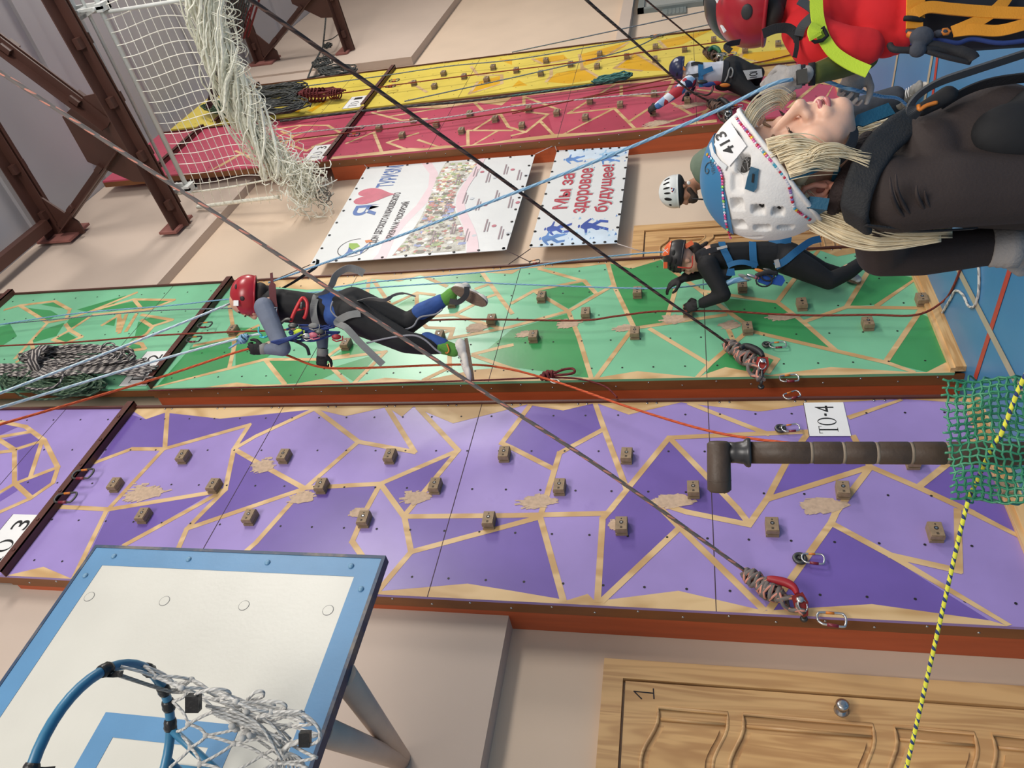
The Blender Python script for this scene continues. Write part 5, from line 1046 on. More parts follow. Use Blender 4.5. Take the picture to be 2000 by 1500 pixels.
def simple_head(root, c, R, Fd, U, skin, sz=1.0, vox=.006, hair=None, beard=None):
    """head with a face for the distant figures: c = between the ears"""
    P = lambda x, y, z: c + R * (x * sz) + Fd * (y * sz) + U * (z * sz)
    ax = (R, Fd, U)
    sh = [('e', P(0, -.005, .05), ax, (.074 * sz, .094 * sz, .095 * sz)), ('e', P(0, .035, -.035), ax, (.058 * sz, .058 * sz, .075 * sz)), ('e', P(0, .066, -.085), ax, (.026 * sz, .022 * sz, .02 * sz)),
          ('c', P(0, .088, .022), P(0, .108, -.022), .010 * sz, .014 * sz), ('e', P(.012, .096, -.027), ax, (.011 * sz,) * 3), ('e', P(-.012, .096, -.027), ax, (.011 * sz,) * 3), ('c', P(-.03, .083, .035), P(.03, .083, .035), .014 * sz, .014 * sz),
          ('e', P(.036, .060, -.02), ax, (.024 * sz,) * 3), ('e', P(-.036, .060, -.02), ax, (.024 * sz,) * 3), ('c', P(-.016, .086, -.054), P(.016, .086, -.054), .011 * sz, .011 * sz),
          ('e', P(.074, -.008, .0), (Fd, U, R), (.018 * sz, .03 * sz, .010 * sz)), ('e', P(-.074, -.008, .0), (Fd, U, R), (.018 * sz, .03 * sz, .010 * sz))]
    o = sh
    for s_ in (-1, 1):
        mb = MB(); mb.ell(P(s_ * .032, .084, .012), ax, (.011 * sz, .007 * sz, .007 * sz), 0, 10, 8); mb.build('eye', m_eye, root)
        mb = MB(); mb.tube([P(s_ * .016, .098, .034), P(s_ * .032, .097, .039), P(s_ * .05, .086, .034)], .004 * sz, 6); mb.build('eyebrow', m_brow, root)
    mb = MB(); mb.tube([P(-.02, .092, -.053), P(0, .099, -.054), P(.02, .092, -.053)], .0055 * sz, 8); mb.build('mouth', m_lip, root)
    return o
def helmet(root, c, ax, rad, m, strapm=None, cut=.62, vents=(), ventm=None, brim=None):
    """hard shell: ellipsoid cap above the rim plus rim roll; ax = (right, forward, up)"""
    mb = MB(); mb.ell(c, ax, rad, 0, 36, 18, 0, cut); n = len(mb.v)
    ins = [v * .94 for v in rad]; mb.ell(c, ax, ins, 0, 36, 14, 0, cut)
    a = math.pi * cut; ring = [c + V(ax[0]) * rad[0] * .985 * math.sin(a) * math.cos(t * .1745) + V(ax[1]) * rad[1] * .985 * math.sin(a) * math.sin(t * .1745) + V(ax[2]) * rad[2] * math.cos(a) for t in range(36)]
    mb.tube(ring, .007, 6, brim or 0, closed=True)
    o = mb.build('helmet', m, root)
    for az, el, w_, h in vents:              # dark slots let into the shell
        n_ = V(ax[0]) * math.cos(el) * math.cos(az) + V(ax[1]) * math.cos(el) * math.sin(az) + V(ax[2]) * math.sin(el)
        p = c + V(ax[0]) * rad[0] * math.cos(el) * math.cos(az) + V(ax[1]) * rad[1] * math.cos(el) * math.sin(az) + V(ax[2]) * rad[2] * math.sin(el)
        s_ = n_.cross(V(ax[2])); s_ = s_.normalized() if s_.length > .01 else V(ax[0]); u = s_.cross(n_).normalized()
        mb = MB(); mb.ell(p, (s_, u, n_), (w_, h, .005), 0, 14, 8); mb.build('vent_slot', ventm or m_black, o)
    return o
def shoe(root, heel, toe, sole_n, m, ms, sz=1.0, vox=.006, extra=None):
    """trainer: upper grown as one piece, sole as a slab under it; sole_n points out of the sole"""
    h = V(heel); t = V(toe); d = (t - h).normalized(); n = V(sole_n); n = (n - d * n.dot(d)).normalized(); s_ = d.cross(n); L = (t - h).length
    up = blob('shoe', [('e', h + d * L * .2 - n * .035 * sz, (s_, d, n), (.036 * sz, L * .24, .04 * sz)), ('e', h + d * L * .55 - n * .022 * sz, (s_, d, n), (.040 * sz, L * .34, .030 * sz)), ('e', h + d * L * .8 - n * .014 * sz, (s_, d, n), (.042 * sz, L * .22, .022 * sz)), ('c', h + d * L * .2 - n * .03 * sz, h + d * L * .22 - n * .085 * sz, .034 * sz, .036 * sz)], m, root, vox, 2)
    mb = MB(); o = []
    for k in range(24):
        a = 6.2832 * k / 24; x = math.cos(a); y = math.sin(a); wv = .040 * sz * (1 - .18 * (1 - x) * .5 - .10 * math.exp(-((x + .2) * 3) ** 2)); o.append(h + d * (L * .5 + L * .52 * x) + s_ * wv * y - n * .006)
    mb.prism(o, n * .02 * sz); mb.build('sole', ms, up)
    if extra:
        mb = MB()
        for k in range(4): q = h + d * L * (.42 + .09 * k) - n * (.056 - .007 * k) * sz; mb.tube([q - s_ * .03 * sz, q - n * .006, q + s_ * .03 * sz], .003 * sz, 5)
        mb.build('laces', extra, up)
    return up
m_eye = mat('eye_dark', (48, 38, 34), .25); m_brow = mat('brow_hair', (70, 52, 42), .8); m_lip = mat('lip', (176, 104, 98), .5)
m_skin = mat('skin', (206, 160, 134), .55, var=.06, scale=14, sss=.12); m_skin2 = mat('tanned_skin', (170, 122, 98), .6, var=.08, scale=14, sss=.1)
m_black = mat('black_cloth', (22, 22, 25), .8, var=.2, scale=8, bump=.1, bscale=30); m_glovek = mat('black_glove', (26, 24, 26), .75, bump=.2, bscale=80); m_gloveg = mat('grey_knit_glove', (158, 154, 152), .9, var=.08, scale=20, bump=.25, bscale=160)
m_hairk = mat('dark_hair', (40, 32, 28), .7, var=.2, scale=20)
m_gweb = mat('grey_webbing', (132, 132, 130), .75, var=.08, scale=20, bump=.15, bscale=200); m_bweb = mat('blue_webbing', (40, 104, 150), .7, var=.08, bump=.15, bscale=200); m_kweb = mat('black_webbing', (38, 38, 42), .75, bump=.15, bscale=200); m_rweb = mat('dark_red_webbing', (86, 30, 36), .75, bump=.15, bscale=200); m_nweb = mat('navy_cord', (36, 58, 120), .75); m_oweb = mat('orange_webbing', (222, 146, 34), .65, var=.08, bump=.15, bscale=200); m_neon = mat('neon_webbing', (206, 232, 62), .65, var=.05, bump=.15, bscale=200)
m_whs = mat('white_shoe', (214, 208, 200), .6, var=.1, scale=20); m_gum = mat('gum_sole', (112, 92, 76), .6, var=.15, scale=30, bump=.4, bscale=160)
IMR, IMD = RT, DN                                            # picture right / down as directions
LFR = [RT, DN, FW]
def frame(x, y):
    """directions as they look at one place of the photo: right, down, away"""
    f = ray(x, y).normalized(); r_ = (RT - f * RT.dot(f)).normalized(); LFR[:] = [r_, f.cross(r_), f]
def D3(x, y, z=0.0): return (LFR[0] * x + LFR[1] * y + LFR[2] * z).normalized()

# ------------------------------------------------------------------ climber hanging in front of the green wall
def J(x, y, t): return at(x, y, t)
def person_flying():
    frame(600, 610)
    root = thing('person', J(700, 640, 5.0) - V((0, 0, .75)), 'person in red helmet and black climbing suit, hanging on ropes before the green wall', 'person')
    nk = J(508, 592, 5.0); ch = J(545, 596, 5.0); wa = J(610, 604, 5.0); pe = J(665, 604, 5.0); hc = J(492, 590, 5.0)
    U = D3(-1, -.08, .0); Fd = D3(.05, 1, .15); R_, F_, U_ = head_axes(U, Fd)
    k1 = J(795, 633, 5.02); a1 = J(868, 585, 4.97); k2 = J(792, 668, 4.88); a2 = J(868, 677, 4.90); h1 = J(690, 592, 5.06); h2 = J(690, 618, 4.93)
    sh1 = J(516, 600, 4.86); el1 = J(552, 680, 4.75); w1 = J(518, 681, 4.84); sh2 = J(524, 598, 5.12); el2 = J(628, 640, 5.03); w2 = J(630, 688, 4.97)
    hd = simple_head(root, hc, R_, F_, U_, m_skin, .98)
    core = [('l', [(nk, .05), (ch, .10), (wa, .095), (pe, .11)]), ('l', [(hc, .045), (nk, .048)]), ('l', [(pe, .1), (h1, .095), (k1, .055), (a1, .036)]), ('l', [(pe, .1), (h2, .095), (k2, .055), (a2, .036)]), ('l', [(ch, .07), (sh1, .055), (el1, .038), (w1, .028)]), ('l', [(ch, .07), (sh2, .055), (el2, .038), (w2, .028)])]
    blob('body', hd + core, m_skin, root, .008, 3)
    blob('shirt', [('l', [(J(515, 590, 5), .075), (ch, .112), (wa, .108), (J(640, 604, 5), .115)]), ('c', J(520, 578, 5.05), J(525, 608, 4.95), .075, .075)], m_black, root, .010, 5)
    m_sl = mat('slate_sleeve', (104, 112, 130), .75, var=.12, scale=10, bump=.15, bscale=30)
    blob('sleeve', [('l', [(sh1, .066), (sh1.lerp(el1, .5), .058), (el1, .052), (J(524, 682, 4.83), .036)])], m_sl, root, .008, 4); blob('sleeve', [('l', [(sh2, .06), (el2, .05), (J(630, 678, 4.98), .036)])], m_sl, root, .008, 4)
    m_blu = mat('blue_denim_cloth', (46, 80, 146), .8, var=.2, scale=14, bump=.2, bscale=40); m_pip = mat('grey_piping', (140, 140, 146), .6)
    blob('trousers', [('l', [(J(632, 602, 5), .105), (J(670, 604, 5), .124), (h1, .112), (k1, .074), (J(835, 606, 5.0), .066), (J(862, 589, 4.97), .046)]), ('l', [(J(670, 606, 5), .122), (h2, .112), (h2.lerp(k2, .6), .088), (k2, .074), (J(830, 674, 4.9), .066), (J(860, 677, 4.9), .050)])], m_black, root, .010, 4)
    blob('waist_band', [('c', J(646, 584, 4.97), J(652, 618, 4.93), .068, .068), ('c', J(640, 600, 5), J(656, 602, 5), .112, .114)], m_blu, root, .010, 3)
    blob('trouser_cuff', [('l', [(J(822, 610, 4.985), .064), (J(846, 598, 4.98), .058), (J(862, 588, 4.965), .048)])], m_blu, root, .007, 2); blob('trouser_cuff', [('l', [(J(834, 664, 4.91), .054), (J(864, 675, 4.895), .051)])], m_blu, root, .007, 2)
    for pts in (((742, 634), (780, 644), (806, 638), (820, 620), (850, 614), (864, 604)), ((716, 670), (760, 660), (806, 655), (830, 664), (850, 682), (862, 690)), ((650, 588), (646, 604), (654, 616), (662, 622))):
        mb = MB(); mb.tube(crom([J(x, y, 4.80 if pts[0][0] != 742 else 4.92) for x, y in pts], 5), .006, 6); mb.build('piping', m_pip, root)
    m_sock = mat('green_sock', (92, 152, 62), .85, bump=.2, bscale=120)
    blob('sock', [('l', [(J(860, 589, 4.965), .045), (J(872, 583, 4.96), .043), (J(882, 574, 4.95), .042)])], m_sock, root, .006, 2)
    so = blob('sock', [('l', [(J(862, 677, 4.89), .048), (J(874, 680, 4.89), .047), (J(886, 684, 4.89), .045)])], m_sock, root, .006, 2)
    mb = MB(); mb.tube(crom([J(873, 672, 4.84), J(877, 684, 4.835), J(873, 690, 4.84), J(870, 688, 4.84)], 4), .005, 6); mb.build('sock_mark', m_oband, so, label='orange curved mark')
    shoe(root, J(884, 562, 4.9), J(950, 594, 4.86), D3(-.10, .45, -.9), m_whs, m_gum, 1.05); s2 = shoe(root, J(909, 662, 4.9), J(922, 742, 4.88), D3(1, -.10, -.15), m_whs, m_gum, 1.05, extra=m_pip)
    strap('shoe_strap', [J(878, 588, 4.83), J(895, 590, 4.80), J(910, 577, 4.79), J(912, 560, 4.8)], .035, m_kweb, root, -FW)
    helmet(root, J(487, 577, 5.0), head_axes(D3(-1, -.05, 0), D3(.0, 1, .1)), (.115, .138, .122), [mat('red_helmet', (164, 34, 46), .28, var=.12, scale=6)], cut=.60, vents=((1.94, .5, .02, .009), (2.64, .6, .02, .009), (3.04, .3, .016, .016), (3.74, .7, .02, .009)), ventm=mat('dark_vent', (44, 26, 28), .6))
    mb = MB(); 
    mb.obox(J(461, 592, 4.885), (IMD, RT, FW), (.018, .016, .003)); mb.build('helmet_sticker', m_paper, root)
    blob('hair', [('e', J(508, 576, 5.0), (R_, F_, U_), (.078, .085, .06))], m_hairk, root, .008, 2)
    hand('glove', w1, D3(-1, .05, .05), D3(0, -.2, 1), m_glovek, root, .18, 1.25, 1); hand('glove', w2, D3(-.12, 1, -.05), D3(.4, 0, 1), m_glovek, root, .18, 1.3, -1)
    mb = MB(); mb.tube([J(520, 676, 4.80), J(520, 688, 4.80)], .034, 10); mb.tube([J(624, 690, 4.96), J(637, 690, 4.96)], .033, 10); 
    for c in ((J(517, 681, 4.84), D3(-1, .05)), (J(630, 687, 4.97), D3(-.1, 1))): mb2 = MB(); mb2.lathe(c[0] - c[1] * .02, c[1], [(0, .036), (.03, .038), (.05, .034)], 14); mb2.build('glove_cuff', m_gweb, root)
    # harness
    strap('chest_strap', [J(530, 533, 4.92), J(532, 562, 4.88), J(534, 590, 4.86), J(541, 634, 4.85)], [.018] * 5 + [.045] * 14, m_rweb, root, -FW); mb = MB(); mb.tube([J(x, y, 4.84) for x, y in ((522, 600), (541, 601), (540, 612), (521, 611))], .005, 6, closed=True); mb.build('buckle', m_alu, root)
    strap('waist_strap', [J(618, 576, 4.93), J(612, 600, 4.87), J(614, 622, 4.86), J(620, 640, 4.88)], .045, m_gweb, root, -FW)
    strap('loose_strap', [J(618, 578, 4.93), J(634, 572, 4.9), J(648, 556, 4.86), J(656, 538, 4.85), J(676, 525, 4.85), J(694, 526, 4.86), J(711, 534, 4.87)], .050, m_gweb, root, D3(.5, .4, -.8)); strap('loose_strap', [J(554, 562, 4.92), J(575, 550, 4.88), J(596, 536, 4.85), J(617, 521, 4.84), J(621, 507, 4.84)], .030, m_kweb, root, D3(.5, .6, -.5))
    strap('loose_strap', [J(700, 590, 4.92), J(724, 584, 4.86), J(752, 586, 4.85), J(770, 576, 4.85), J(790, 573, 4.85), J(812, 579, 4.86)], [.05] * 8 + [.044] * 8 + [.03] * 8 + [.015] * 10, m_gweb, root, D3(.2, 1, -.6)); strap('loose_strap', [J(704, 612, 4.80), J(680, 616, 4.79), J(658, 630, 4.80), J(676, 640, 4.76), J(706, 672, 4.74), J(748, 712, 4.74)], .046, m_gweb, root, D3(.3, -.3, -1))
    m_reddev = mat('red_ascender', (206, 52, 56), .35)
    mb = MB(); mb.tube(crom([J(568, 628, 4.83), J(574, 612, 4.82), J(584, 592, 4.81), J(592, 582, 4.82), J(600, 592, 4.82), J(598, 612, 4.82), J(594, 622, 4.83)], 5), .012, 8); mb.tube([J(578, 606, 4.82), J(596, 602, 4.82)], .008, 8); mb.build('ascender', m_reddev, root); mb = MB(); mb.tube([J(590, 590, 4.80), J(588, 604, 4.80)], .010, 8); mb.tube(crom([J(548, 632, 4.82), J(558, 624, 4.81), J(568, 624, 4.81)], 4), .01, 8); mb.build('ascender_cam', m_iron, root)
    q = random.Random(2); mb = MB()
    for i in range(15):
        x0 = q.uniform(545, 590); y0 = q.uniform(640, 664); mb.tube(crom([J(x0, y0, 4.80 + q.uniform(-.04, .04)), J(x0 + 25, y0 - q.uniform(-4, 8), 4.79), J(x0 + q.uniform(45, 80), q.uniform(632, 656), 4.82)], 5), .0065, 6)
    for i in range(5): mb.tube(crom([J(530 + i * 3, 668 + i, 4.70), J(548 + i * 6, 664 - i, 4.69), J(575 + i * 4, 656 - i * 2, 4.74)], 4), .0075, 6)
    mb.build('harness_cords', m_nweb, root)
    for i, (x, y, cl) in enumerate(((582, 647, m_neon), (612, 654, m_heart), (657, 658, m_redh), (598, 656, m_alu), (624, 648, m_iron), (572, 636, m_iron), (612, 636, m_gweb))):
        mb = MB(); mb.ell(J(x, y, 4.77), (RT, DN, FW), (.032, .018, .012), 0, 10, 8); mb.tube([J(x - 8, y + 5, 4.77), J(x, y + 9, 4.76), J(x + 12, y + 6, 4.77), J(x + 12, y - 2, 4.77)], .0045, 6); mb.build('gear_clip', cl, root)
    strap('loose_strap', [J(572, 664, 4.8), J(590, 672, 4.78), J(600, 680, 4.78), J(604, 694, 4.78)], .02, m_kweb, root, D3(.3, .3, -1))
    mb = MB(); mb.tube(crom([J(512, 656, 4.88), J(505, 648, 4.88), J(506, 638, 4.88)], 4), .006, 6); mb.tube(crom([J(507, 658, 4.88), J(516, 659, 4.88), J(523, 656, 4.87)], 4), .007, 6); mb.build('shackle', mat('turquoise_metal', (70, 186, 206), .3, .3), root)
    mb = MB(); plait(mb, J(466, 668, 4.9), J(484, 655, 4.9), .03, .008, 2, 3); mb.tube([J(470, 666, 4.9), J(458, 674, 4.9), J(447, 680, 4.9)], .007, 6); mb.build('rope_knot', R_blue, root)
    return root
person_flying()

# ------------------------------------------------------------------ climber in the orange and black helmet on the lower green wall
def person_green():
    frame(1400, 510)
    Z = lambda X, Y: (1260 + X / 4.348, 440 + Y / 4.348)
    def K(X, Y, t): x, y = Z(X, Y); return at(x, y, t)
    root = thing('person', K(900, 300, 5.35) - V((0, 0, .8)), 'person in black with blue harness and orange black helmet, climbing the lower green wall', 'person')
    hc = K(360, 290, 5.35); nk = K(440, 285, 5.35); ch = K(560, 270, 5.35); wa = K(900, 255, 5.35); pe = K(1150, 265, 5.35)
    U = D3(-1, -.1, 0); Fd = D3(-.1, 1, .25); R_, F_, U_ = head_axes(U, Fd)
    sh1 = K(530, 340, 5.25); e1 = K(665, 590, 5.22); w1 = K(460, 668, 5.32); sh2 = K(520, 300, 5.45); e2 = K(470, 400, 5.5); w2 = K(320, 455, 5.42)
    k1 = K(1560, 475, 5.28); a1 = K(1900, 275, 5.35); k2 = K(1500, 380, 5.5); a2 = K(1730, 430, 5.52); h1 = K(1220, 300, 5.3); h2 = K(1220, 260, 5.42)
    hd = simple_head(root, hc, R_, F_, U_, m_skin, .92)
    blob('body', hd + [('l', [(hc, .042), (nk, .045), (ch, .09), (wa, .085), (pe, .1)]), ('l', [(pe, .09), (h1, .08), (k1, .05), (a1, .035)]), ('l', [(pe, .09), (h2, .08), (k2, .05), (a2, .035)]), ('l', [(ch, .06), (sh1, .05), (e1, .036), (w1, .026)]), ('l', [(ch, .06), (sh2, .05), (e2, .036), (w2, .026)])], m_skin, root, .008, 3)
    blob('jacket', [('l', [(K(480, 285, 5.35), .075), (K(600, 275, 5.35), .105), (wa, .10), (K(1080, 260, 5.35), .108)]), ('l', [(sh1, .075), (sh1.lerp(e1, .55), .062), (e1, .052), (K(490, 660, 5.31), .040)]), ('l', [(sh2, .07), (e2, .05), (K(345, 440, 5.43), .038)]), ('e', K(680, 420, 5.25), (RT, DN, FW), (.05, .04, .05))], m_black, root, .010, 4)
    blob('leggings', [('l', [(K(1060, 262, 5.35), .105), (K(1180, 270, 5.35), .118), (h1, .105), (K(1420, 400, 5.29), .082), (k1, .062), (K(1720, 400, 5.31), .056), (a1, .042)]), ('l', [(K(1180, 265, 5.4), .11), (h2, .1), (k2, .062), (a2, .042)])], m_black, root, .010, 4)
    sk = mat('light_trainer', (206, 204, 206), .6, var=.15, scale=30)
    shoe(root, K(1690, 440, 5.45), K(1830, 480, 5.40), D3(.3, .9, .2), sk, m_gum, .95); shoe(root, K(1310, 240, 5.55), K(1400, 270, 5.5), D3(.3, .9, .2), sk, m_gum, .7); shoe(root, K(1905, 270, 5.36), K(1990, 330, 5.3), D3(.9, .1, .2), sk, m_gum, .95)
    mo = mat('orange_helmet', (226, 100, 52), .3); mk = mat('black_helmet', (34, 32, 34), .4)
    hax = head_axes(D3(-1, -.12, 0), D3(-.1, 1, .1)); cH = K(285, 262, 5.35)
    h = helmet(root, cH, hax, (.105, .118, .112), [mk], cut=.58, vents=((2.64, .45, .022, .010), (2.2, .4, .022, .010), (2.95, .4, .022, .010), (2.4, .15, .02, .010), (2.9, .1, .02, .010), (1.94, .15, .02, .010), (3.4, .3, .02, .012)), ventm=mat('vent_black', (14, 14, 15), .8))
    mb = MB(); mb.ell(cH + D3(-.35, -1, -.25) * .012, (hax[0], hax[1], hax[2]), (.100, .112, .108), 0, 32, 14, 0, .32); mb.build('helmet_cap', mo, h, label='orange crown shell'); mb = MB(); mb.obox(K(172, 340, 5.24), (RT, DN, FW), (.012, .022, .01)); mb.build('orange_clip', mo, h); mb = MB(); mb.obox(K(370, 165, 5.27), (D3(.6, 1), D3(1, -.6), FW), (.016, .03, .01)); mb.build('orange_clip', mo, h)
    put = MB(); put_text(put, 'X', K(172, 215, 5.23), D3(0, -1), D3(-1, 0), .035, .035, 0, lift=V((0, 0, 0))); put.build('helmet_mark', m_paper, h)
    blob('hair', [('e', K(420, 215, 5.38), (RT, DN, FW), (.05, .06, .06)), ('c', K(430, 230, 5.4), K(520, 150, 5.4), .03, .015)], m_hairk, root, .008, 2)
    mb = MB(); mb.tube(crom([K(275, 355, 5.24), K(330, 360, 5.235), K(395, 355, 5.25), K(402, 260, 5.25)], 4), .005, 6); mb.build('chin_strap', mat('red_cord', (196, 62, 44), .6), root)
    hand('glove', w1, D3(-1, .35, .2), D3(-.2, .5, 1), m_glovek, root, .19, .95, 1); hand('glove', w2, D3(-1, .45, .1), D3(.2, 1, .6), m_glovek, root, .19, .55, -1)
    mb = MB(); mb.tube([K(446, 640, 5.30), K(452, 700, 5.30)], .008, 8); mb.build('wrist_cord', mat('wrist_band', (80, 120, 96), .7), root)
    for nm, pts, wd in (('shoulder_strap', [(650, 140, 5.27), (665, 200, 5.24), (700, 270, 5.23), (730, 335, 5.23)], .048), ('waist_strap', [(912, 140, 5.27), (915, 220, 5.235), (920, 300, 5.235), (935, 352, 5.24)], .050), ('leg_strap', [(1490, 115, 5.4), (1400, 140, 5.33), (1280, 225, 5.20), (1190, 300, 5.19), (1105, 350, 5.2)], .050), ('hip_strap', [(1050, 135, 5.3), (1150, 120, 5.27), (1240, 135, 5.28)], .055), ('chest_loop', [(700, 345, 5.22), (760, 320, 5.20), (850, 315, 5.19), (950, 345, 5.2)], .035), ('gear_loop', [(695, 395, 5.2), (720, 400, 5.2), (760, 395, 5.2)], .05)):
        strap(nm, [K(*p) for p in pts], wd, m_bweb, root, -FW)
    strap('shoulder_pad', [K(470, 240, 5.25), K(550, 215, 5.24), K(640, 195, 5.24)], .035, m_kweb, root, -FW); mb = MB(); mb.obox(K(652, 190, 5.22), (D3(1, -.25), D3(.25, 1), FW), (.035, .009, .004)); mb.build('buckle', m_alu, root); mb = MB(); mb.obox(K(1120, 325, 5.19), (D3(1, -.3), D3(.3, 1), FW), (.016, .028, .004)); mb.build('buckle', m_alu, root)
    mb = MB(); pts = [(960, 400), (1060, 410), (1110, 440), (1130, 415), (1170, 430), (1190, 470), (1160, 515), (1090, 500), (1040, 510), (960, 480)]; mb.prism([K(a, b, 5.17) for a, b in pts], FW * .014); mb.build('descender', mat('blue_descender', (54, 96, 176), .35, .3), root)
    mb = MB()
    for c, r in (((1010, 470), .055), ((1040, 430), .045)): mb.tube([K(c[0], c[1], 5.15) + (RT * math.cos(k * .45) + DN * .75 * math.sin(k * .45)) * r for k in range(14)], .006, 6, closed=True)
    mb.tube(crom([K(940, 430, 5.16), K(1030, 400, 5.15), K(1120, 410, 5.16)], 4), .016, 8); mb.build('cow_tail', m_kweb, root)
    for x, y, cl in ((970, 385, m_oband), (900, 430, m_alu), (1040, 380, m_iron), (830, 430, m_gweb), (930, 440, m_heart), (860, 450, m_alu)): mb = MB(); mb.ell(K(x, y, 5.16), (D3(1, .3), D3(-.3, 1), FW), (.035, .012, .012), 0, 10, 8); mb.build('gear_clip', cl, root)
    mb = MB(); mb.tube(crom([K(690, 495, 5.22), K(760, 470, 5.2), K(880, 450, 5.18)], 4), .02, 8); mb.build('rope_knot', R_blue, root)
person_green()

# ------------------------------------------------------------------ small climber on the raspberry wall
def person_raspberry():
    frame(1380, 150)
    def K(X, Y, t): return at(1260 + X / 7.692, 70 + Y / 7.692, t)
    root = thing('person', K(1000, 600, 8.3) - V((0, 0, .7)), 'small person in white shirt, navy helmet and black trousers, climbing the raspberry wall', 'person')
    hc = K(590, 560, 8.3); nk = K(650, 590, 8.3); ch = K(760, 590, 8.3); wa = K(1080, 575, 8.3); pe = K(1260, 560, 8.3)
    R_, F_, U_ = head_axes(D3(-1, .1, 0), D3(.0, 1, .6))
    s1 = K(670, 690, 8.2); e1 = K(520, 810, 8.1); w1 = K(190, 1048, 8.15); s2 = K(700, 660, 8.4); e2 = K(680, 780, 8.4); w2 = K(635, 880, 8.42)
    h1 = K(1310, 470, 8.35); k1 = K(1690, 560, 8.2); a1 = K(1660, 730, 8.4); h2 = K(1320, 660, 8.25); k2 = K(1620, 880, 8.15); a2 = K(1900, 760, 8.3)
    hd = simple_head(root, hc, R_, F_, U_, m_skin, .95, .008)
    blob('body', hd + [('l', [(hc, .042), (nk, .045), (ch, .09), (wa, .09), (pe, .1)]), ('l', [(pe, .09), (h1, .085), (k1, .055), (a1, .036)]), ('l', [(pe, .09), (h2, .085), (k2, .055), (a2, .036)]), ('l', [(ch, .06), (s1, .045), (e1, .038), (w1, .028)]), ('l', [(ch, .06), (s2, .045), (e2, .038), (w2, .028)])], m_skin, root, .010, 3)
    blob('shirt', [('l', [(K(700, 570, 8.3), .10), (K(800, 580, 8.3), .125), (wa, .125), (K(1150, 560, 8.3), .13)]), ('c', K(700, 480, 8.32), K(710, 660, 8.26), .075, .08)], mat('white_shirt', (206, 208, 218), .8, var=.06, scale=8, bump=.3, bscale=14), root, .012, 4)
    ms = MATS.get('checked_sleeve') or mat('checked_sleeve', (196, 204, 220), .7)
    n = ms.node_tree.nodes; l = ms.node_tree.links; vo = n.new('ShaderNodeTexVoronoi'); vo.inputs['Scale'].default_value = 13; tc = n.new('ShaderNodeTexCoord'); l.new(tc.outputs['Object'], vo.inputs['Vector']); sp = n.new('ShaderNodeSeparateColor'); l.new(vo.outputs['Color'], sp.inputs[0]); rp = n.new('ShaderNodeValToRGB'); rp.color_ramp.interpolation = 'CONSTANT'
    for i, (p, c) in enumerate(((0, (214, 218, 228)), (.38, (176, 44, 58)), (.58, (66, 116, 176)), (.76, (150, 180, 214)), (.9, (40, 46, 84)))):
        e = rp.color_ramp.elements[i] if i < 2 else rp.color_ramp.elements.new(p); e.position = p; e.color = (*lin(c), 1)
    l.new(sp.outputs[0], rp.inputs[0]); l.new(rp.outputs[0], n['Principled BSDF'].inputs['Base Color'])
    blob('sleeve', [('l', [(s1, .075), (s1.lerp(e1, .6), .068), (e1, .060), (w1, .040)])], ms, root, .010, 3); blob('sleeve', [('l', [(s2, .07), (e2, .055), (K(650, 840, 8.42), .045)])], ms, root, .010, 3)
    blob('trousers', [('l', [(K(1200, 555, 8.3), .125), (K(1300, 550, 8.3), .14), (h1, .125), (K(1520, 540, 8.25), .10), (k1, .075), (a1, .05)]), ('l', [(K(1300, 580, 8.28), .135), (h2, .12), (K(1480, 770, 8.2), .095), (k2, .075), (a2, .05)]), ('e', K(1180, 760, 8.2), (RT, DN, FW), (.10, .045, .06))], m_black, root, .012, 4)
    hand('glove', w1, D3(-1, .45, .1), D3(.2, .6, .8), m_glovek, root, .19, 1.0, 1, .006); hand('glove', w2, D3(-.3, 1, .2), D3(-.4, .2, 1), m_glovek, root, .19, 1.0, -1, .006)
    gs = mat('grey_shoe', (96, 96, 100), .6); shoe(root, K(1600, 740, 8.45), K(1690, 790, 8.4), D3(.7, .7, .2), gs, m_gum, .9, .008); shoe(root, K(1910, 760, 8.35), K(1990, 840, 8.3), D3(.8, .5, .2), gs, m_gum, .9, .008)
    nv = mat('navy_helmet', (34, 42, 78), .3); hx = head_axes(D3(-1, -.02, 0), D3(.1, 1, .5)); h = helmet(root, K(525, 490, 8.3), hx, (.115, .128, .122), [nv], cut=.58, vents=((2.54, .5, .03, .012), (1.94, .4, .03, .012), (3.04, .2, .025, .012)), ventm=mat('vent_navy', (16, 18, 34), .7))
    mb = MB(); mb.prism([K(a, b, 8.16) for a, b in ((575, 455), (610, 500), (605, 520), (568, 505))], FW * .01); mb.build('orange_tab', m_oband, h); mb = MB(); mb.prism([K(470 + 30 * math.cos(k * .6), 360 + 22 * math.sin(k * .6), 8.19) for k in range(10)], FW * .01); mb.build('white_badge', m_paper, h)
    for nm, pts, wd, m in (('back_strap', [(835, 430, 8.17), (835, 600, 8.14), (845, 770, 8.15)], .055, m_bweb), ('back_strap', [(830, 570, 8.135), (920, 525, 8.13), (1015, 490, 8.14)], .055, m_bweb), ('shoulder_strap', [(620, 610, 8.17), (720, 600, 8.14), (800, 588, 8.13)], .04, m_kweb), ('shoulder_strap', [(690, 430, 8.2), (770, 415, 8.19), (870, 430, 8.19)], .04, m_kweb), ('waist_belt', [(1220, 370, 8.2), (1215, 470, 8.14), (1200, 600, 8.13), (1180, 710, 8.16)], .06, m_kweb)): strap(nm, [K(*p) for p in pts], wd, m, root, -FW)
    mb = MB(); mb.tube(crom([K(1200, 690, 8.12), K(1240, 610, 8.1), K(1260, 520, 8.1), K(1290, 480, 8.12), K(1320, 530, 8.1), K(1300, 610, 8.1), K(1270, 620, 8.1)], 5), .009, 6); mb.build('cord_loop', m_gweb, root)
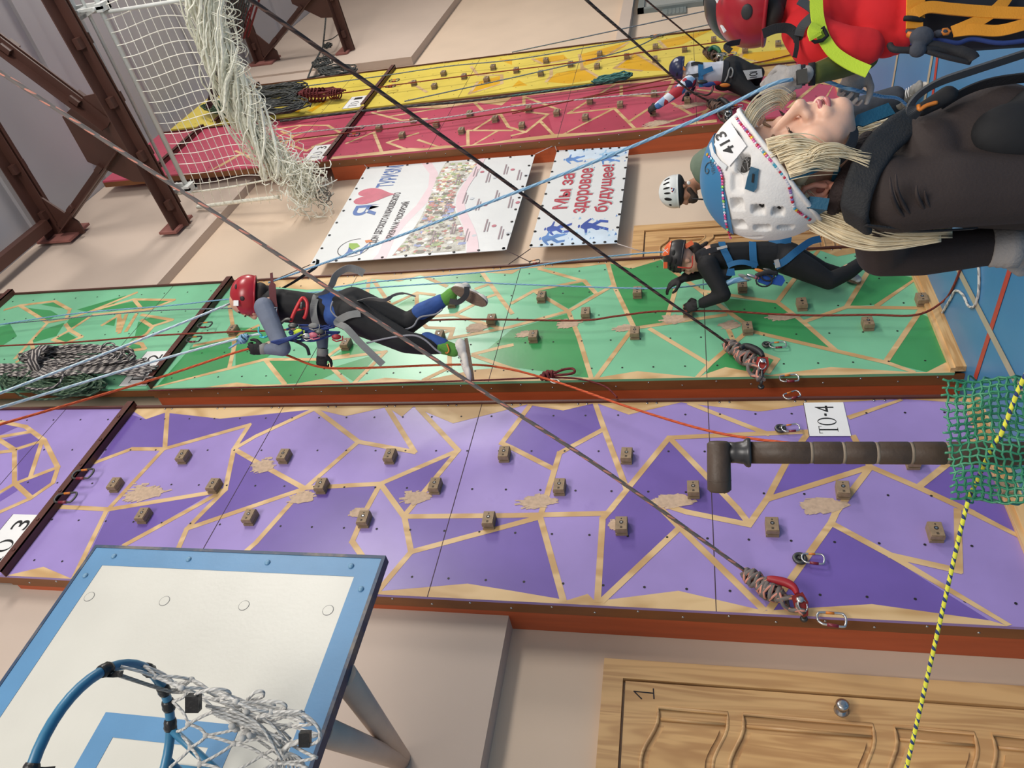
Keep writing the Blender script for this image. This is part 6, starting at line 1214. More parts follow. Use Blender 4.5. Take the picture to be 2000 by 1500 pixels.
    mb = MB(); mb.tube(crom([K(650, 820, 8.1), K(780, 860, 8.05), K(920, 890, 8.05), K(1000, 840, 8.08), K(1020, 750, 8.1)], 5), .011, 6); mb.build('tie_rope', R_brown, root)
    for x, y, c in ((1000, 720, m_nweb), (1070, 710, m_redh), (940, 740, m_nweb), (1200, 740, m_oband), (860, 690, m_iron)): mb = MB(); mb.ell(K(x, y, 8.12), (RT, DN, FW), (.06, .022, .02), 0, 10, 8); mb.build('gear_clip', c, root)
    bib = MB(); q = [K(a, b, 8.10) for a, b in ((1470, 520), (1750, 495), (1765, 620), (1540, 660))]; bib.prism(q, FW * .004, 0)
    put_text(bib, '0', K(1627, 577, 8.05), D3(-.15, -1), D3(-1, .12), .036, .085, 1, lift=V((0, 0, 0)))
    for y_ in (536, 618): bib.prism([K(1572, y_ + 5, 8.04), K(1682, y_ - 7, 8.04), K(1682, y_ + 3, 8.04), K(1572, y_ + 15, 8.04)], FW * .004, 1); bib.build('number_bib', [m_paper, m_text], root, label='white bib printed with 101')
person_raspberry()
# ------------------------------------------------------------------ bearded man with the white helmet, leaning back by the wall
def down(p, z): return V((p.x, p.y, z))
def person_bearded():
    frame(1340, 365)
    K = at
    hc = K(1334, 372, 6.2); nk = K(1362, 358, 6.2); ch = K(1400, 338, 6.15); wa = K(1480, 290, 6.05); pe = K(1545, 262, 5.95)
    kn = K(1655, 218, 5.62); an = K(1748, 187, 5.5); kn2 = K(1660, 236, 5.85); an2 = K(1752, 205, 5.8)
    root = thing('person', down(an, 0), 'bearded man in white helmet, green grey shirt and dark jeans, leaning back beside the banners', 'person')
    R_, F_, U_ = head_axes(D3(-1, .12, 0), D3(.12, 1, -.35))
    hd = simple_head(root, hc, R_, F_, U_, m_skin2, 1.06, .007)
    s1 = K(1392, 325, 5.95); e1 = K(1470, 330, 5.85); w1 = K(1480, 250, 5.7); s2 = K(1396, 320, 6.35); e2 = K(1475, 330, 6.3); w2 = K(1490, 255, 6.1)
    core = [('l', [(hc, .052), (nk, .055), (ch, .11), (wa, .11), (pe, .12)]), ('l', [(pe, .1), (kn, .06), (an, .042)]), ('l', [(pe, .1), (kn2, .06), (an2, .042)]), ('l', [(ch, .08), (s1, .06), (e1, .045), (w1, .032)]), ('l', [(ch, .08), (s2, .06), (e2, .045), (w2, .032)])]
    blob('body', hd + core, m_skin2, root, .009, 3)
    m_sh = mat('green_grey_shirt', (106, 122, 106), .85, var=.08, scale=8, bump=.25, bscale=12)
    blob('shirt', [('l', [(K(1374, 350, 6.18), .075), (K(1388, 338, 6.15), .125), (K(1430, 320, 6.1), .145), (wa, .135), (pe, .14)]), ('l', [(K(1376, 322, 5.95), .115), (K(1392, 325, 5.9), .165), (s1.lerp(e1, .6), .10)]), ('l', [(s2, .09), (s2.lerp(e2, .6), .07)])], m_sh, root, .012, 4)
    m_je = mat('dark_jeans', (62, 66, 74), .85, var=.2, scale=12, bump=.3, bscale=30)
    blob('jeans', [('l', [(K(1535, 264, 5.95), .135), (pe, .145), (kn, .088), (K(1705, 202, 5.55), .078), (an, .070)]), ('l', [(pe, .14), (kn2, .088), (an2, .068)])], m_je, root, .012, 3)
    m_gs = mat('grey_trainer', (128, 128, 126), .6, var=.3, scale=24); hl = down(an, .02); hl.z = .02
    sx = shoe(root, hl + V((.06, .05, 0)), hl + V((-.20, -.14, 0)), (0, 0, -1), m_gs, m_whs, 1.15, extra=m_paper); h2 = down(an2, .02); shoe(root, h2 + V((.05, .04, 0)), h2 + V((-.2, -.12, 0)), (0, 0, -1), m_gs, m_whs, 1.15)
    hand('hand', w1, D3(-.3, -1, -.2), D3(0, 0, 1), m_skin2, root, .19, 1.2, 1, .006); hand('hand', w2, D3(-.3, -1, -.2), D3(0, 0, 1), m_skin2, root, .19, 1.2, -1, .006)
    hx = head_axes(D3(-1, .10, .05), D3(.1, 1, -.35))
    h = helmet(root, K(1319, 374, 6.2), hx, (.115, .138, .135), [mat('white_helmet', (218, 222, 222), .3)], cut=.56, vents=((2.8, .45, .008, .030), (3.14, .5, .008, .032), (3.5, .5, .008, .030), (2.4, .42, .014, .034), (1.95, .3, .010, .012), (3.85, .45, .008, .026)), ventm=mat('vent_black', (14, 14, 15), .8))
    mb = MB(); mb.ell(K(1327, 371, 6.2), hx, (.108, .128, .05), 0, 28, 10, .15, .8); mb.build('helmet_liner', m_kweb, h)
    for dx, dy, c in ((1312, 368, m_redh), (1315, 372, m_nweb), (1313, 374, m_redh), (1316, 369, m_nweb)): mb = MB(); mb.ell(K(dx, dy, 6.055), (RT, DN, FW), (.007, .007, .004), 0, 8, 6); mb.build('helmet_dot', c, h)
    blob('beard', [('e', hc + F_ * .075 - U_ * .075, (R_, F_, U_), (.054, .042, .045)), ('c', hc + F_ * .02 - U_ * .05 + R_ * .06, hc + F_ * .07 - U_ * .085 + R_ * .03, .022, .022), ('c', hc + F_ * .02 - U_ * .05 - R_ * .06, hc + F_ * .07 - U_ * .085 - R_ * .03, .022, .022), ('c', hc + F_ * .098 - U_ * .045 - R_ * .025, hc + F_ * .098 - U_ * .045 + R_ * .025, .010, .010)], mat('beard_hair', (64, 52, 46), .9, var=.25, scale=40), root, .006, 2)
    mb = MB(); mb.tube(crom([hc + R_ * .082 + F_ * .03 + U_ * .02, hc + R_ * .078 + F_ * .02 - U_ * .05, hc + R_ * .04 + F_ * .06 - U_ * .115], 4), .007, 6); mb.tube(crom([K(1352, 388, 6.05), K(1366, 389, 6.0), K(1382, 390, 6.0)], 4), .006, 6); mb.build('chin_strap', m_kweb, root); mb = MB(); mb.ell(K(1345, 357, 6.03), (RT, DN, FW), (.016, .016, .008), 0, 12, 8); mb.build('strap_button', m_paper, root)
person_bearded()

# ------------------------------------------------------------------ person in the red shirt, seen from behind, hauling the blue rope
def person_red():
    frame(1560, 40)
    K = at
    hc = K(1478, 8, 2.52); nk = K(1520, 12, 2.5); ch = K(1590, 14, 2.5); wa = K(1700, 14, 2.48); pe = K(1790, 12, 2.46)
    root = thing('person', down(pe, 0), 'person in red shirt and red helmet, hauling a blue rope with grey gloves', 'person')
    R_, F_, U_ = head_axes(D3(-1, .05, .0), D3(-.25, .35, 1))
    hd = simple_head(root, hc, R_, F_, U_, m_skin2, 1.0, .006)
    s1 = K(1585, 78, 2.44); e1 = K(1690, 100, 2.43); w1 = K(1578, 147, 2.33); s2 = K(1580, -55, 2.56); e2 = K(1705, 60, 2.62); w2 = K(1684, 128, 2.47)
    l1 = K(1800, 40, 2.46); l2 = K(1800, -25, 2.48); k1 = K(2080, 38, 2.36); k2 = K(2080, -25, 2.38); a1 = down(k1, .09) + V((.03, 0, 0)); a2 = down(k2, .09) + V((.03, 0, 0))
    core = [('l', [(hc, .05), (nk, .052), (ch, .085), (wa, .08), (pe, .10)]), ('l', [(l1, .08), (k1, .055), (a1, .04)]), ('l', [(l2, .08), (k2, .055), (a2, .04)]), ('c', pe, l1, .1, .08), ('c', pe, l2, .1, .08), ('l', [(ch, .07), (s1, .045), (e1, .036), (w1, .028)]), ('l', [(ch, .07), (s2, .045), (e2, .038), (w2, .030)])]
    blob('body', hd + core, m_skin2, root, .008, 3)
    m_red = mat('red_shirt', (222, 38, 44), .85, var=.06, scale=6, bump=.35, bscale=9)
    ax = (RT, DN, FW)
    blob('shirt', [('c', K(1550, 14, 2.5), K(1575, 14, 2.5), .07, .10), ('e', K(1625, 12, 2.5), ax, (.14, .155, .115)), ('e', K(1710, 14, 2.48), ax, (.14, .165, .12)), ('e', K(1755, 16, 2.46), ax, (.06, .15, .12)), ('l', [(K(1572, 60, 2.46), .075), (K(1592, 84, 2.42), .078), (K(1650, 92, 2.39), .064), (K(1690, 92, 2.39), .058)]), ('l', [(K(1575, -40, 2.54), .08), (K(1640, -40, 2.62), .07)]), ('e', K(1730, 88, 2.45), ax, (.055, .04, .05))], m_red, root, .009, 5)
    m_ol = mat('olive_sleeve', (86, 92, 40), .85, bump=.2, bscale=20)
    blob('undersleeve', [('l', [(K(1690, 112, 2.43), .042), (K(1640, 128, 2.385), .041), (K(1592, 144, 2.335), .032)])], m_ol, root, .006, 3); blob('undersleeve', [('l', [(e2, .045), (K(1687, 118, 2.48), .036)])], m_ol, root, .006, 3)
    mb = MB(); c = K(1584, 145, 2.335); d = D3(-1, .16); mb.lathe(c - d * .012, d, [(0, .034), (.02, .034)], 18); mb.build('sleeve_cuff', m_black, root)
    mb = MB(); c = K(1567, 147, 2.33); mb.lathe(c - d * .009, d, [(0, .031), (.018, .031)], 18); mb.build('watch_strap', m_kweb, root); mb = MB(); mb.obox(K(1566, 150, 2.29), (D3(1, -.2), D3(.2, 1), FW), (.014, .020, .006)); mb.build('watch_face', m_iron, root)
    hand('glove', K(1560, 150, 2.33), D3(-1, .42, .0), D3(.2, .55, 1), m_gloveg, root, .195, 1.25, 1, .004); hand('glove', w2, D3(-.35, 1, .05), D3(.3, .1, -1), m_gloveg, root, .19, 1.15, 1, .004)
    mb = MB(); mb.lathe(K(1563, 149, 2.33) , D3(-1, .2), [(-.004, .034), (.0, .036), (.03, .036), (.04, .032)], 18); mb.build('glove_cuff', m_gloveg, root)
    hx = head_axes(D3(-1, .02, 0), D3(-.1, .3, 1))
    h = helmet(root, K(1474, 4, 2.52), hx, (.142, .155, .135), [mat('red_helmet', (164, 34, 46), .28, var=.12, scale=6)], cut=.60, vents=((-1.2, .05, .026, .020), (-.9, .55, .030, .012), (-.5, .6, .035, .010), (-1.5, .55, .028, .012), (-2.1, .1, .024, .018), (-.3, .2, .03, .012)), ventm=mat('vent_grey', (44, 44, 46), .6))
    mb = MB(); mb.ell(K(1459, 2, 2.56), hx, (.136, .150, .142), 0, 32, 12, 0, .40); mb.build('crown_cover', [mat('black_shell', (40, 42, 46), .35)], h, label='black and white crown cover')
    mb = MB(); mb.prism([K(x, y, 2.44) for x, y in ((1402, 4), (1407, -6), (1398, -4))], FW * .01); mb.prism([K(x, y, 2.43) for x, y in ((1408, 48), (1412, 50), (1419, 60), (1415, 62))], FW * .01); mb.build('white_flash', m_paper, h)
    blob('hair', [('e', K(1497, 8, 2.5), (R_, F_, U_), (.078, .088, .07)), ('e', K(1505, 30, 2.46), ax, (.04, .05, .05))], m_hairk, root, .007, 2)
    for pts, wd in (([(1428, 100, 2.40), (1418, 92, 2.40), (1425, 86, 2.41), (1445, 82, 2.43)], .018), ([(1490, 66, 2.38), (1515, 56, 2.37), (1540, 56, 2.37), (1556, 70, 2.375), (1560, 80, 2.38)], .03), ([(1556, 70, 2.37), (1556, 92, 2.365), (1552, 112, 2.36)], .014)): strap('helmet_strap', [K(*p) for p in pts], wd, m_kweb, root, D3(.2, .3, -1))
    tb = 2.33
    strap('harness_strap', [K(1560, 0, tb), K(1575, 9, tb), K(1590, 20, tb)], .028, m_gweb.copy() if False else mat('dark_grey_webbing', (72, 74, 78), .75), root, -FW); strap('harness_strap', [K(1560, 70, 2.36), K(1568, 50, 2.345), K(1592, 28, 2.33)], .028, mat('dark_grey_webbing', (72, 74, 78), .75), root, -FW)
    strap('shoulder_strap', [K(1594, -30, 2.35), K(1594, 0, 2.33), K(1596, 30, 2.325), K(1602, 56, 2.33), K(1612, 80, 2.33), K(1630, 104, 2.32), K(1660, 124, 2.31), K(1696, 140, 2.30)], .040, m_neon, root, -FW, th=.004)
    mb = MB(); mb.tube([K(x, y, 2.315) for x, y in ((1582, 76), (1592, 82), (1606, 79), (1616, 70), (1608, 54), (1598, 62))], .006, 8, closed=True); mb.build('buckle', m_black, root); strap('strap_keeper', [K(1596, 50, 2.315), K(1590, 62, 2.305), K(1593, 74, 2.31)], .04, m_neon, root, -FW, th=.006)
    blob('trousers', [('c', K(1772, 14, 2.46), pe, .125, .13), ('l', [(l1, .105), (k1, .075), (a1, .06)]), ('l', [(l2, .105), (k2, .075), (a2, .06)]), ('c', pe, l1, .12, .105), ('c', pe, l2, .12, .105)], mat('navy_black_trousers', (22, 24, 34), .8, var=.2), root, .010, 3)
    for a in (a1, a2): shoe(root, down(a, .02) + V((-.06, -.06, 0)), down(a, .02) + V((.13, .15, 0)), (0, 0, -1), m_black, m_gum, 1.05)
    tO = 2.31
    strap('waist_belt', [K(1790, -60, 2.34), K(1789, -20, tO), K(1788, 20, tO), K(1788, 36, tO)], .055, m_oweb, root, -FW, th=.006); strap('belt_end', [K(1786, 40, tO), K(1786, 48, tO), K(1786, 56, tO)], .05, m_oweb, root, -FW, th=.006)
    for pts, wd in (([(1778, 34, 2.31), (1790, 24, 2.30), (1815, 14, 2.295), (1860, 18, 2.29), (1940, 24, 2.28), (2060, 28, 2.25)], .036), ([(1860, 62, 2.30), (1885, 52, 2.29), (1920, 36, 2.285), (1955, 10, 2.28), (1975, -20, 2.29)], .034), ([(1862, 62, 2.30), (1900, 58, 2.285), (1950, 60, 2.275), (2000, 48, 2.26), (2060, 30, 2.25)], .034)): strap('leg_strap', [K(*p) for p in pts], wd, m_oweb, root, -FW, th=.005)
    mb = MB(); mb.tube(crom([K(1766, 36, tO), K(1780, 36, tO - .01), K(1802, 40, tO)], 4), .008, 8); mb.build('belt_buckle', m_black, root); mb = MB(); mb.tube([K(1847 + 8 * math.cos(k), 62 + 5 * math.sin(k), 2.30) for k in range(6)], .005, 6, closed=True); mb.build('ring', m_oband, root)
    mb = MB(); mb.tube(crom([K(1738, 88, 2.34), K(1745, 96, 2.32), K(1770, 98, 2.31), K(1810, 96, 2.30), K(1850, 100, 2.30), K(1890, 112, 2.30)], 5), .010, 8); mb.tube(crom([K(1800, 86, 2.31), K(1840, 92, 2.30), K(1890, 108, 2.29), K(1900, 118, 2.29)], 5), [.014] * 8 + [.020] * 8, 8); mb.tube(crom([K(1810, 100, 2.30), K(1850, 112, 2.29), K(1895, 122, 2.29)], 5), .008, 8); mb.build('ascender_handle', m_kweb, root)
    blob('knotted_sling', [('e', K(1800, 72, 2.30), ax, (.035, .03, .03)), ('e', K(1792, 98, 2.30), ax, (.026, .022, .02)), ('c', K(1776, 60, 2.33), K(1800, 74, 2.31), .012, .016), ('c', K(1830, 66, 2.31), K(1846, 62, 2.3), .012, .008)], mat('slate_sling', (66, 70, 80), .85, bump=.3, bscale=60), root, .005, 2)
    mb = MB(); mb.tube(crom([K(1775, 66, 2.33), K(1790, 72, 2.31), K(1796, 76, 2.31)], 4), .011, 8); mb.build('sling_clip', m_oband, root); mb = MB(); mb.tube(crom([K(1778, 84, 2.35), K(1830, 78, 2.32), K(1870, 84, 2.31), K(1900, 76, 2.30), K(1960, 84, 2.28), K(2060, 70, 2.25)], 5), .007, 6); mb.build('navy_tape', m_nweb, root)
person_red()

# ------------------------------------------------------------------ woman in front with the jewelled white and blue helmet
def person_front():
    frame(1540, 310)
    K = at; TH = 1.40
    up = D3(-.899, .438, 0); fw = D3(-.36, -.74, -.57); R_, F_, U_ = head_axes(up, fw)
    c = K(1572, 320, TH); S_ = 1.04
    ax = (R_, F_, U_)
    def P(x, y, z): return c + R_ * (x * S_) + F_ * (y * S_) + U_ * (z * S_)
    hip = K(2230, 318, 1.36); root = thing('person', down(hip, 0), 'blonde woman in brown top and white blue helmet set with coloured stones', 'person')
    r = lambda *a: tuple(v * S_ for v in a)
    sk = [('e', P(0, -.012, .052), ax, r(.073, .096, .095)), ('e', P(0, .036, -.012), ax, r(.060, .056, .084)), ('e', P(0, .042, -.050), ax, r(.050, .050, .046)), ('e', P(.040, .012, -.042), ax, r(.022, .034, .032)), ('e', P(-.040, .012, -.042), ax, r(.022, .034, .032)), ('e', P(0, .070, -.082), ax, r(.023, .022, .019)), ('e', P(0, .056, -.052), ax, r(.046, .040, .046)), ('e', P(.030, .056, -.042), ax, r(.026, .030, .038)), ('e', P(-.030, .056, -.042), ax, r(.026, .030, .040)),
          ('e', P(.036, .062, -.030), ax, r(.027, .027, .030)), ('e', P(-.036, .062, -.030), ax, r(.027, .027, .030)), ('c', P(-.036, .078, .036), P(.036, .078, .036), .014, .014), ('c', P(0, .090, .026), P(0, .110, -.018), .0072, .0105), ('e', P(0, .113, -.025), ax, r(.0125, .0125, .0115)), ('e', P(.0145, .097, -.029), ax, r(.0100, .0120, .0095)), ('e', P(-.0145, .097, -.029), ax, r(.0100, .0120, .0095)),
          ('c', P(-.018, .088, -.056), P(.018, .088, -.056), .014, .014), ('c', P(0, .098, -.030), P(0, .096, -.050), .008, .009), ('e', P(.033, .078, .012), ax, r(.0165, .0115, .0115)), ('e', P(-.033, .078, .012), ax, r(.0165, .0115, .0115)), ('e', P(0, .084, .065), ax, r(.05, .012, .03))]
    nk = K(1668, 338, 1.41); s1 = K(1722, 388, 1.35); e1 = K(1724, 492, 1.50); w1 = K(1950, 482, 1.47); s2 = K(1712, 330, 1.55); e2 = K(1960, 330, 1.60); w2 = K(2060, 190, 1.52)
    ch = K(1830, 318, 1.42); wa = K(2040, 325, 1.39); kn = down(hip, .48) + V((.02, .05, 0)); an = down(hip, .1)
    core = [('l', [(P(0, -.018, -.03), .056), (nk, .052), (ch, .08), (wa, .085), (hip, .10)]), ('l', [(ch, .07), (s1, .030), (e1, .034), (w1, .026)]), ('l', [(ch, .08), (s2, .052), (e2, .04), (w2, .028)]), ('l', [(hip + FW * -.08, .09), (kn + FW * -.08, .056), (an + FW * -.08, .04)]), ('l', [(hip + FW * .08, .09), (kn + FW * .08, .056), (an + FW * .08, .04)])]
    blob('body', sk + core, mat('fair_skin', (224, 178, 154), .5, var=.04, scale=20, sss=.15, bump=.04, bscale=220), root, .0038, 9)
    # ear
    def E(y, z, x=.078):
        a = -.38; return P(x, -.006 + y * math.cos(a) - z * math.sin(a), -.004 + y * math.sin(a) + z * math.cos(a))
    hel = [(.012, -.008), (.017, .010), (.012, .026), (-.003, .033), (-.018, .027), (-.023, .008), (-.018, -.012), (-.008, -.027), (.004, -.031), (.010, -.022)]
    ear = [('l', [(E(y, z, .086 + .004 * (k in (3, 4, 5, 6))), .0052 if k < 8 else .0075) for k, (y, z) in enumerate(hel)]), ('l', [(E(-.004, .02, .082), .004), (E(-.012, .006, .084), .0045), (E(-.008, -.010, .083), .0045), (E(.006, -.014, .082), .005)]), ('e', E(-.003, 0, .076), (F_, U_, R_), (.019, .029, .0065)), ('c', E(.013, -.006, .082), E(.012, .004, .083), .005, .004)]
    eo = blob('ear', ear, mat('ear_skin', (206, 142, 120), .5, sss=.2), root, .0022, 2)
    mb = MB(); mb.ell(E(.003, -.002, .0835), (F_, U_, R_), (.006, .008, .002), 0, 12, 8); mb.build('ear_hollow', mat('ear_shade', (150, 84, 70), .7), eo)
    for s_ in (1, -1):
        mb = MB(); mb.tube(crom([P(s_ * .018, .0895, .006), P(s_ * .033, .0915, .0025), P(s_ * .047, .083, .006)], 5), [.0010 + .0009 * math.sin(math.pi * k / 10) for k in range(11)], 6)
        for k in range(9): a = k / 8; b = P(s_ * (.020 + .026 * a), .0905 - .008 * a * a, .0045); mb.tube([b, b + F_ * .006 - U_ * .001, b + F_ * .010 + U_ * .003 + R_ * s_ * .004 * a], .0005, 4)
        mb.build('eyelashes', mat('dark_lash', (44, 32, 28), .7), root)
        mb = MB(); mb.tube(crom([P(s_ * .014, .0925, .030), P(s_ * .034, .091, .037), P(s_ * .052, .077, .031)], 5), [.0018 + .0020 * math.sin(math.pi * (k + 1) / 12) for k in range(11)], 6, flat=.6); mb.build('eyebrow', mat('fair_brow', (126, 98, 76), .8, var=.2, scale=60), root)
        mb = MB(); mb.ell(P(s_ * .0075, .098, -.0362), ax, (.0035, .004, .0022), 0, 10, 6); mb.build('nostril', mat('nostril_shade', (92, 48, 42), .8), root)
    lipm = mat('rose_lips', (178, 104, 104), .38, var=.08, scale=60)
    mb = MB()
    mb.tube(crom([P(-.026, .0855, -.0575), P(-.011, .0985, -.0525), P(0, .1006, -.0540), P(.011, .0985, -.0525), P(.026, .0855, -.0575)], 5), [.0012 + .0038 * math.sin(math.pi * k / 20) for k in range(21)], 8); mb.tube(crom([P(-.025, .0855, -.0595), P(-.010, .0965, -.0645), P(0, .0986, -.0655), P(.010, .0965, -.0645), P(.025, .0855, -.0595)], 5), [.0012 + .0046 * math.sin(math.pi * k / 20) for k in range(21)], 8); mb.build('lips', lipm, root)
    mb = MB(); mb.tube(crom([P(-.022, .0885, -.0585), P(0, .1035, -.0592), P(.022, .0885, -.0585)], 5), .0009, 6); mb.build('lip_line', mat('lip_line', (112, 52, 54), .6), root)
    # brown top, its collar, black yoke, and chest shade modelled in black
    m_top = mat('dark_brown_top', (50, 40, 38), .8, var=.06, scale=8, bump=.10, bscale=200); IA = (RT, DN, FW)
    blob('top', [('e', K(1752, 330, 1.44), IA, (.085, .092, .165)), ('e', K(1880, 312, 1.41), IA, (.15, .118, .145)), ('e', K(1935, 240, 1.36), IA, (.085, .066, .085)), ('e', K(1925, 245, 1.50), IA, (.085, .060, .085)), ('l', [(K(1880, 322, 1.40), .118), (K(2030, 328, 1.38), .116), (K(2180, 325, 1.36), .125)]), ('e', K(1728, 375, 1.325), IA, (.052, .066, .060)), ('c', K(1722, 392, 1.34), K(1760, 398, 1.33), .050, .054), ('l', [(K(1750, 385, 1.32), .064), (K(1850, 372, 1.30), .066), (K(2040, 366, 1.28), .06)]), ('c', K(1672, 340, 1.42), K(1720, 335, 1.42), .058, .085)], m_top, root, .006, 22)
    blob('sleeve', [('l', [(K(1720, 400, 1.36), .056), (e1, .050), (K(1800, 494, 1.49), .046), (K(1905, 484, 1.475), .040), (K(1935, 482, 1.47), .037)])], m_top, root, .006, 4); blob('sleeve', [('l', [(s2, .06), (e2, .05), (K(2050, 210, 1.53), .036)])], m_top, root, .007, 3)
    mb = MB()
    for k, pts in enumerate((((1738, 345), (1742, 380), (1756, 412), (1776, 432)), ((1750, 340), (1752, 372), (1768, 406), (1788, 430)), ((1790, 362), (1792, 385), (1808, 412), (1830, 430)), ((1806, 372), (1810, 395), (1824, 418), (1838, 432)))):
        mb.tube(crom([K(x, y, 1.242 + .0009 * max(0, y - 380)) for x, y in pts], 5), [.0006 + .0032 * math.sin(math.pi * (j + .5) / 16.5) for j in range(16)], 6)
    mb.build('sleeve_fold', m_top, root)
    m_yk = mat('black_harness_web', (34, 35, 38), .75, bump=.3, bscale=260)
    yk = [(1800, 224, 1.335), (1762, 246, 1.30), (1722, 282, 1.275), (1693, 325, 1.262), (1676, 370, 1.262), (1668, 410, 1.275), (1676, 440, 1.31)]
    blob('harness_yoke', [('l', [(K(x + 11 * o, y + 7 * o, t + .022 - .003 * o), .0085) for x, y, t in yk]) for o in (-1.7, -.85, 0, .85, 1.7)], m_yk, root, .0045, 4)
    strap('back_strap', [K(1690, 440, 1.30), K(1740, 446, 1.31), K(1800, 452, 1.32), K(1905, 446, 1.34)], .012, m_yk, root, D3(0, 1, -.3))
    blob('chest_shade', [('e', K(1995, 262, 1.275), IA, (.085, .055, .045)), ('e', K(2060, 262, 1.28), IA, (.10, .09, .06))], m_black, root, .006, 4)  # black masses standing in for the deep shade between arm and chest
    blob('collar', [('l', [(K(1694, 272, 1.38), .016), (K(1668, 318, 1.335), .016), (K(1640, 370, 1.325), .016), (K(1628, 404, 1.35), .016)]), ('l', [(K(1700, 290, 1.36), .018), (K(1680, 325, 1.33), .018), (K(1655, 375, 1.32), .018)])], mat('brown_lace_collar', (44, 32, 32), .85, bump=.6, bscale=120), root, .005, 2)
    gl = hand('glove', w1, D3(1, -.04, -.02), D3(0, -.3, 1), m_gloveg, root, .19, .9, 1, .004); mb = MB(); mb.lathe(K(1932, 483, 1.47), D3(1, -.04), [(0, .036), (.004, .039), (.012, .038), (.016, .040), (.024, .039), (.028, .041), (.05, .040)], 24); mb.build('glove_cuff', m_gloveg, root)
    hand('glove', w2, D3(.5, -.8, -.1), D3(0, 0, 1), m_gloveg, root, .19, 1.1, -1, .005)
    blob('trousers', [('l', [(K(2180, 325, 1.36), .118), (hip, .13)]), ('l', [(hip - FW * .08, .105), (kn - FW * .08, .072), (an - FW * .08, .055)]), ('l', [(hip + FW * .08, .105), (kn + FW * .08, .072), (an + FW * .08, .055)])], m_black, root, .01, 3)
    for s_ in (-.08, .08): a = down(an + FW * s_, .02); shoe(root, a - V((F_.x, F_.y, 0)).normalized() * .06, a + V((F_.x, F_.y, 0)).normalized() * .18, (0, 0, -1), m_whs, m_gum)
    # chin strap, teal straps, loops of black webbing
    m_teal = mat('teal_webbing', (24, 84, 112), .6, bump=.2, bscale=200)
    strap('chin_strap', [K(1662, 228, 1.36), K(1668, 252, 1.325), K(1664, 278, 1.305), K(1648, 302, 1.300), K(1630, 318, 1.302)], [.014] * 6 + [.018] * 18 + [.012] * 3, m_kweb, root, D3(.35, .1, -1)); strap('strap_tail', [K(1660, 244, 1.33), K(1690, 232, 1.33), K(1715, 222, 1.335), K(1741, 212, 1.34)], [.014] * 4 + [.024] * 20, m_teal, root, D3(0, -.4, -1)); strap('helmet_strap', [K(1540, 344, 1.292), K(1566, 338, 1.286), K(1600, 326, 1.287), K(1636, 304, 1.292)], .013, m_teal, root, -FW)
    strap('helmet_strap', [K(1572, 404, 1.35), K(1594, 398, 1.35), K(1614, 380, 1.35), K(1628, 354, 1.345), K(1636, 328, 1.325)], .010, m_teal, root, -FW); mb = MB(); mb.obox(K(1590, 402, 1.34), (D3(1, .1), D3(-.1, 1), FW), (.016, .010, .02)); mb.build('rear_adjuster', m_teal, root)
    strap('webbing_loop', [K(1796, 224, 1.30), K(1782, 218, 1.29), K(1781, 202, 1.285), K(1798, 182, 1.28), K(1836, 160, 1.27), K(1900, 138, 1.26), K(2060, 86, 1.25)], .018, mat('dark_grey_webbing', (72, 74, 78), .75), root, D3(.5, .8, -.6), th=.004); strap('webbing_loop', [K(1840, 205, 1.31), K(1890, 176, 1.30), K(1950, 158, 1.29), K(2060, 146, 1.28)], .022, m_kweb, root, D3(.3, .8, -.6))
    blob('gear_pouch', [('c', K(1800, 214, 1.30), K(1850, 186, 1.29), .012, .016), ('c', K(1850, 186, 1.29), K(1858, 184, 1.30), .014, .012)], m_black, root, .004, 2); mb = MB(); mb.tube(crom([K(1794, 205, 1.285), K(1796, 214, 1.283), K(1810, 206, 1.283), K(1830, 200, 1.283)], 4), .0035, 6); mb.build('gear_clip', m_oband, root)
    # hair
    m_bl = mat('blonde_hair', (238, 222, 188), .45, var=.16, scale=30, stretch=(1, 1, 1), spec=.5); q = random.Random(77)
    mb = MB()
    def lock(pts, n, spread, r0=.0016, tip=.25, jt=.02):
        r0 *= .62
        for i in range(int(n * 2.1)):
            o = [(q.gauss(0, 1), q.gauss(0, 1)) for _ in pts]; b0 = q.gauss(0, 1); b1 = q.gauss(0, .6)
            pp = []
            for k, (x, y, t) in enumerate(pts):
                s_ = spread[k] if isinstance(spread, (list, tuple)) else spread; u = pts[min(k + 1, len(pts) - 1)]; v = pts[max(k - 1, 0)]; dx, dy = u[0] - v[0], u[1] - v[1]; L = max(1e-3, math.hypot(dx, dy)); f = b0 * s_ + o[k][0] * s_ * .15
                pp.append(K(x - dy / L * f, y + dx / L * f, t + b1 * .006 + o[k][1] * .0015))
            c_ = crom(pp, 5); N = len(c_); rr_ = r0 * q.uniform(.6, 1.3); mb.tube(c_, [rr_ * (1 - (1 - tip) * max(0, (k / N - .5) * 2)) for k in range(N)], 5)
    lock([(1500, 290, 1.292), (1530, 281, 1.285), (1560, 281, 1.288), (1585, 292, 1.292), (1606, 303, 1.296)], 34, [8, 7, 7, 6, 5])
    lock([(1518, 304, 1.288), (1548, 292, 1.280), (1580, 292, 1.282), (1612, 302, 1.288), (1636, 306, 1.292)], 50, [10, 11, 10, 8, 6])
    lock([(1536, 328, 1.288), (1562, 318, 1.278), (1594, 312, 1.280), (1622, 318, 1.286), (1640, 322, 1.29)], 46, [9, 10, 10, 8, 6])
    lock([(1580, 310, 1.276), (1600, 292, 1.272), (1630, 286, 1.274), (1655, 294, 1.28), (1680, 306, 1.285)], 14, [6, 5, 4, 4, 6], .0011); lock([(1570, 312, 1.276), (1605, 302, 1.272), (1640, 300, 1.274), (1665, 304, 1.28), (1700, 312, 1.27)], 10, [6, 5, 5, 6, 9], .0009)
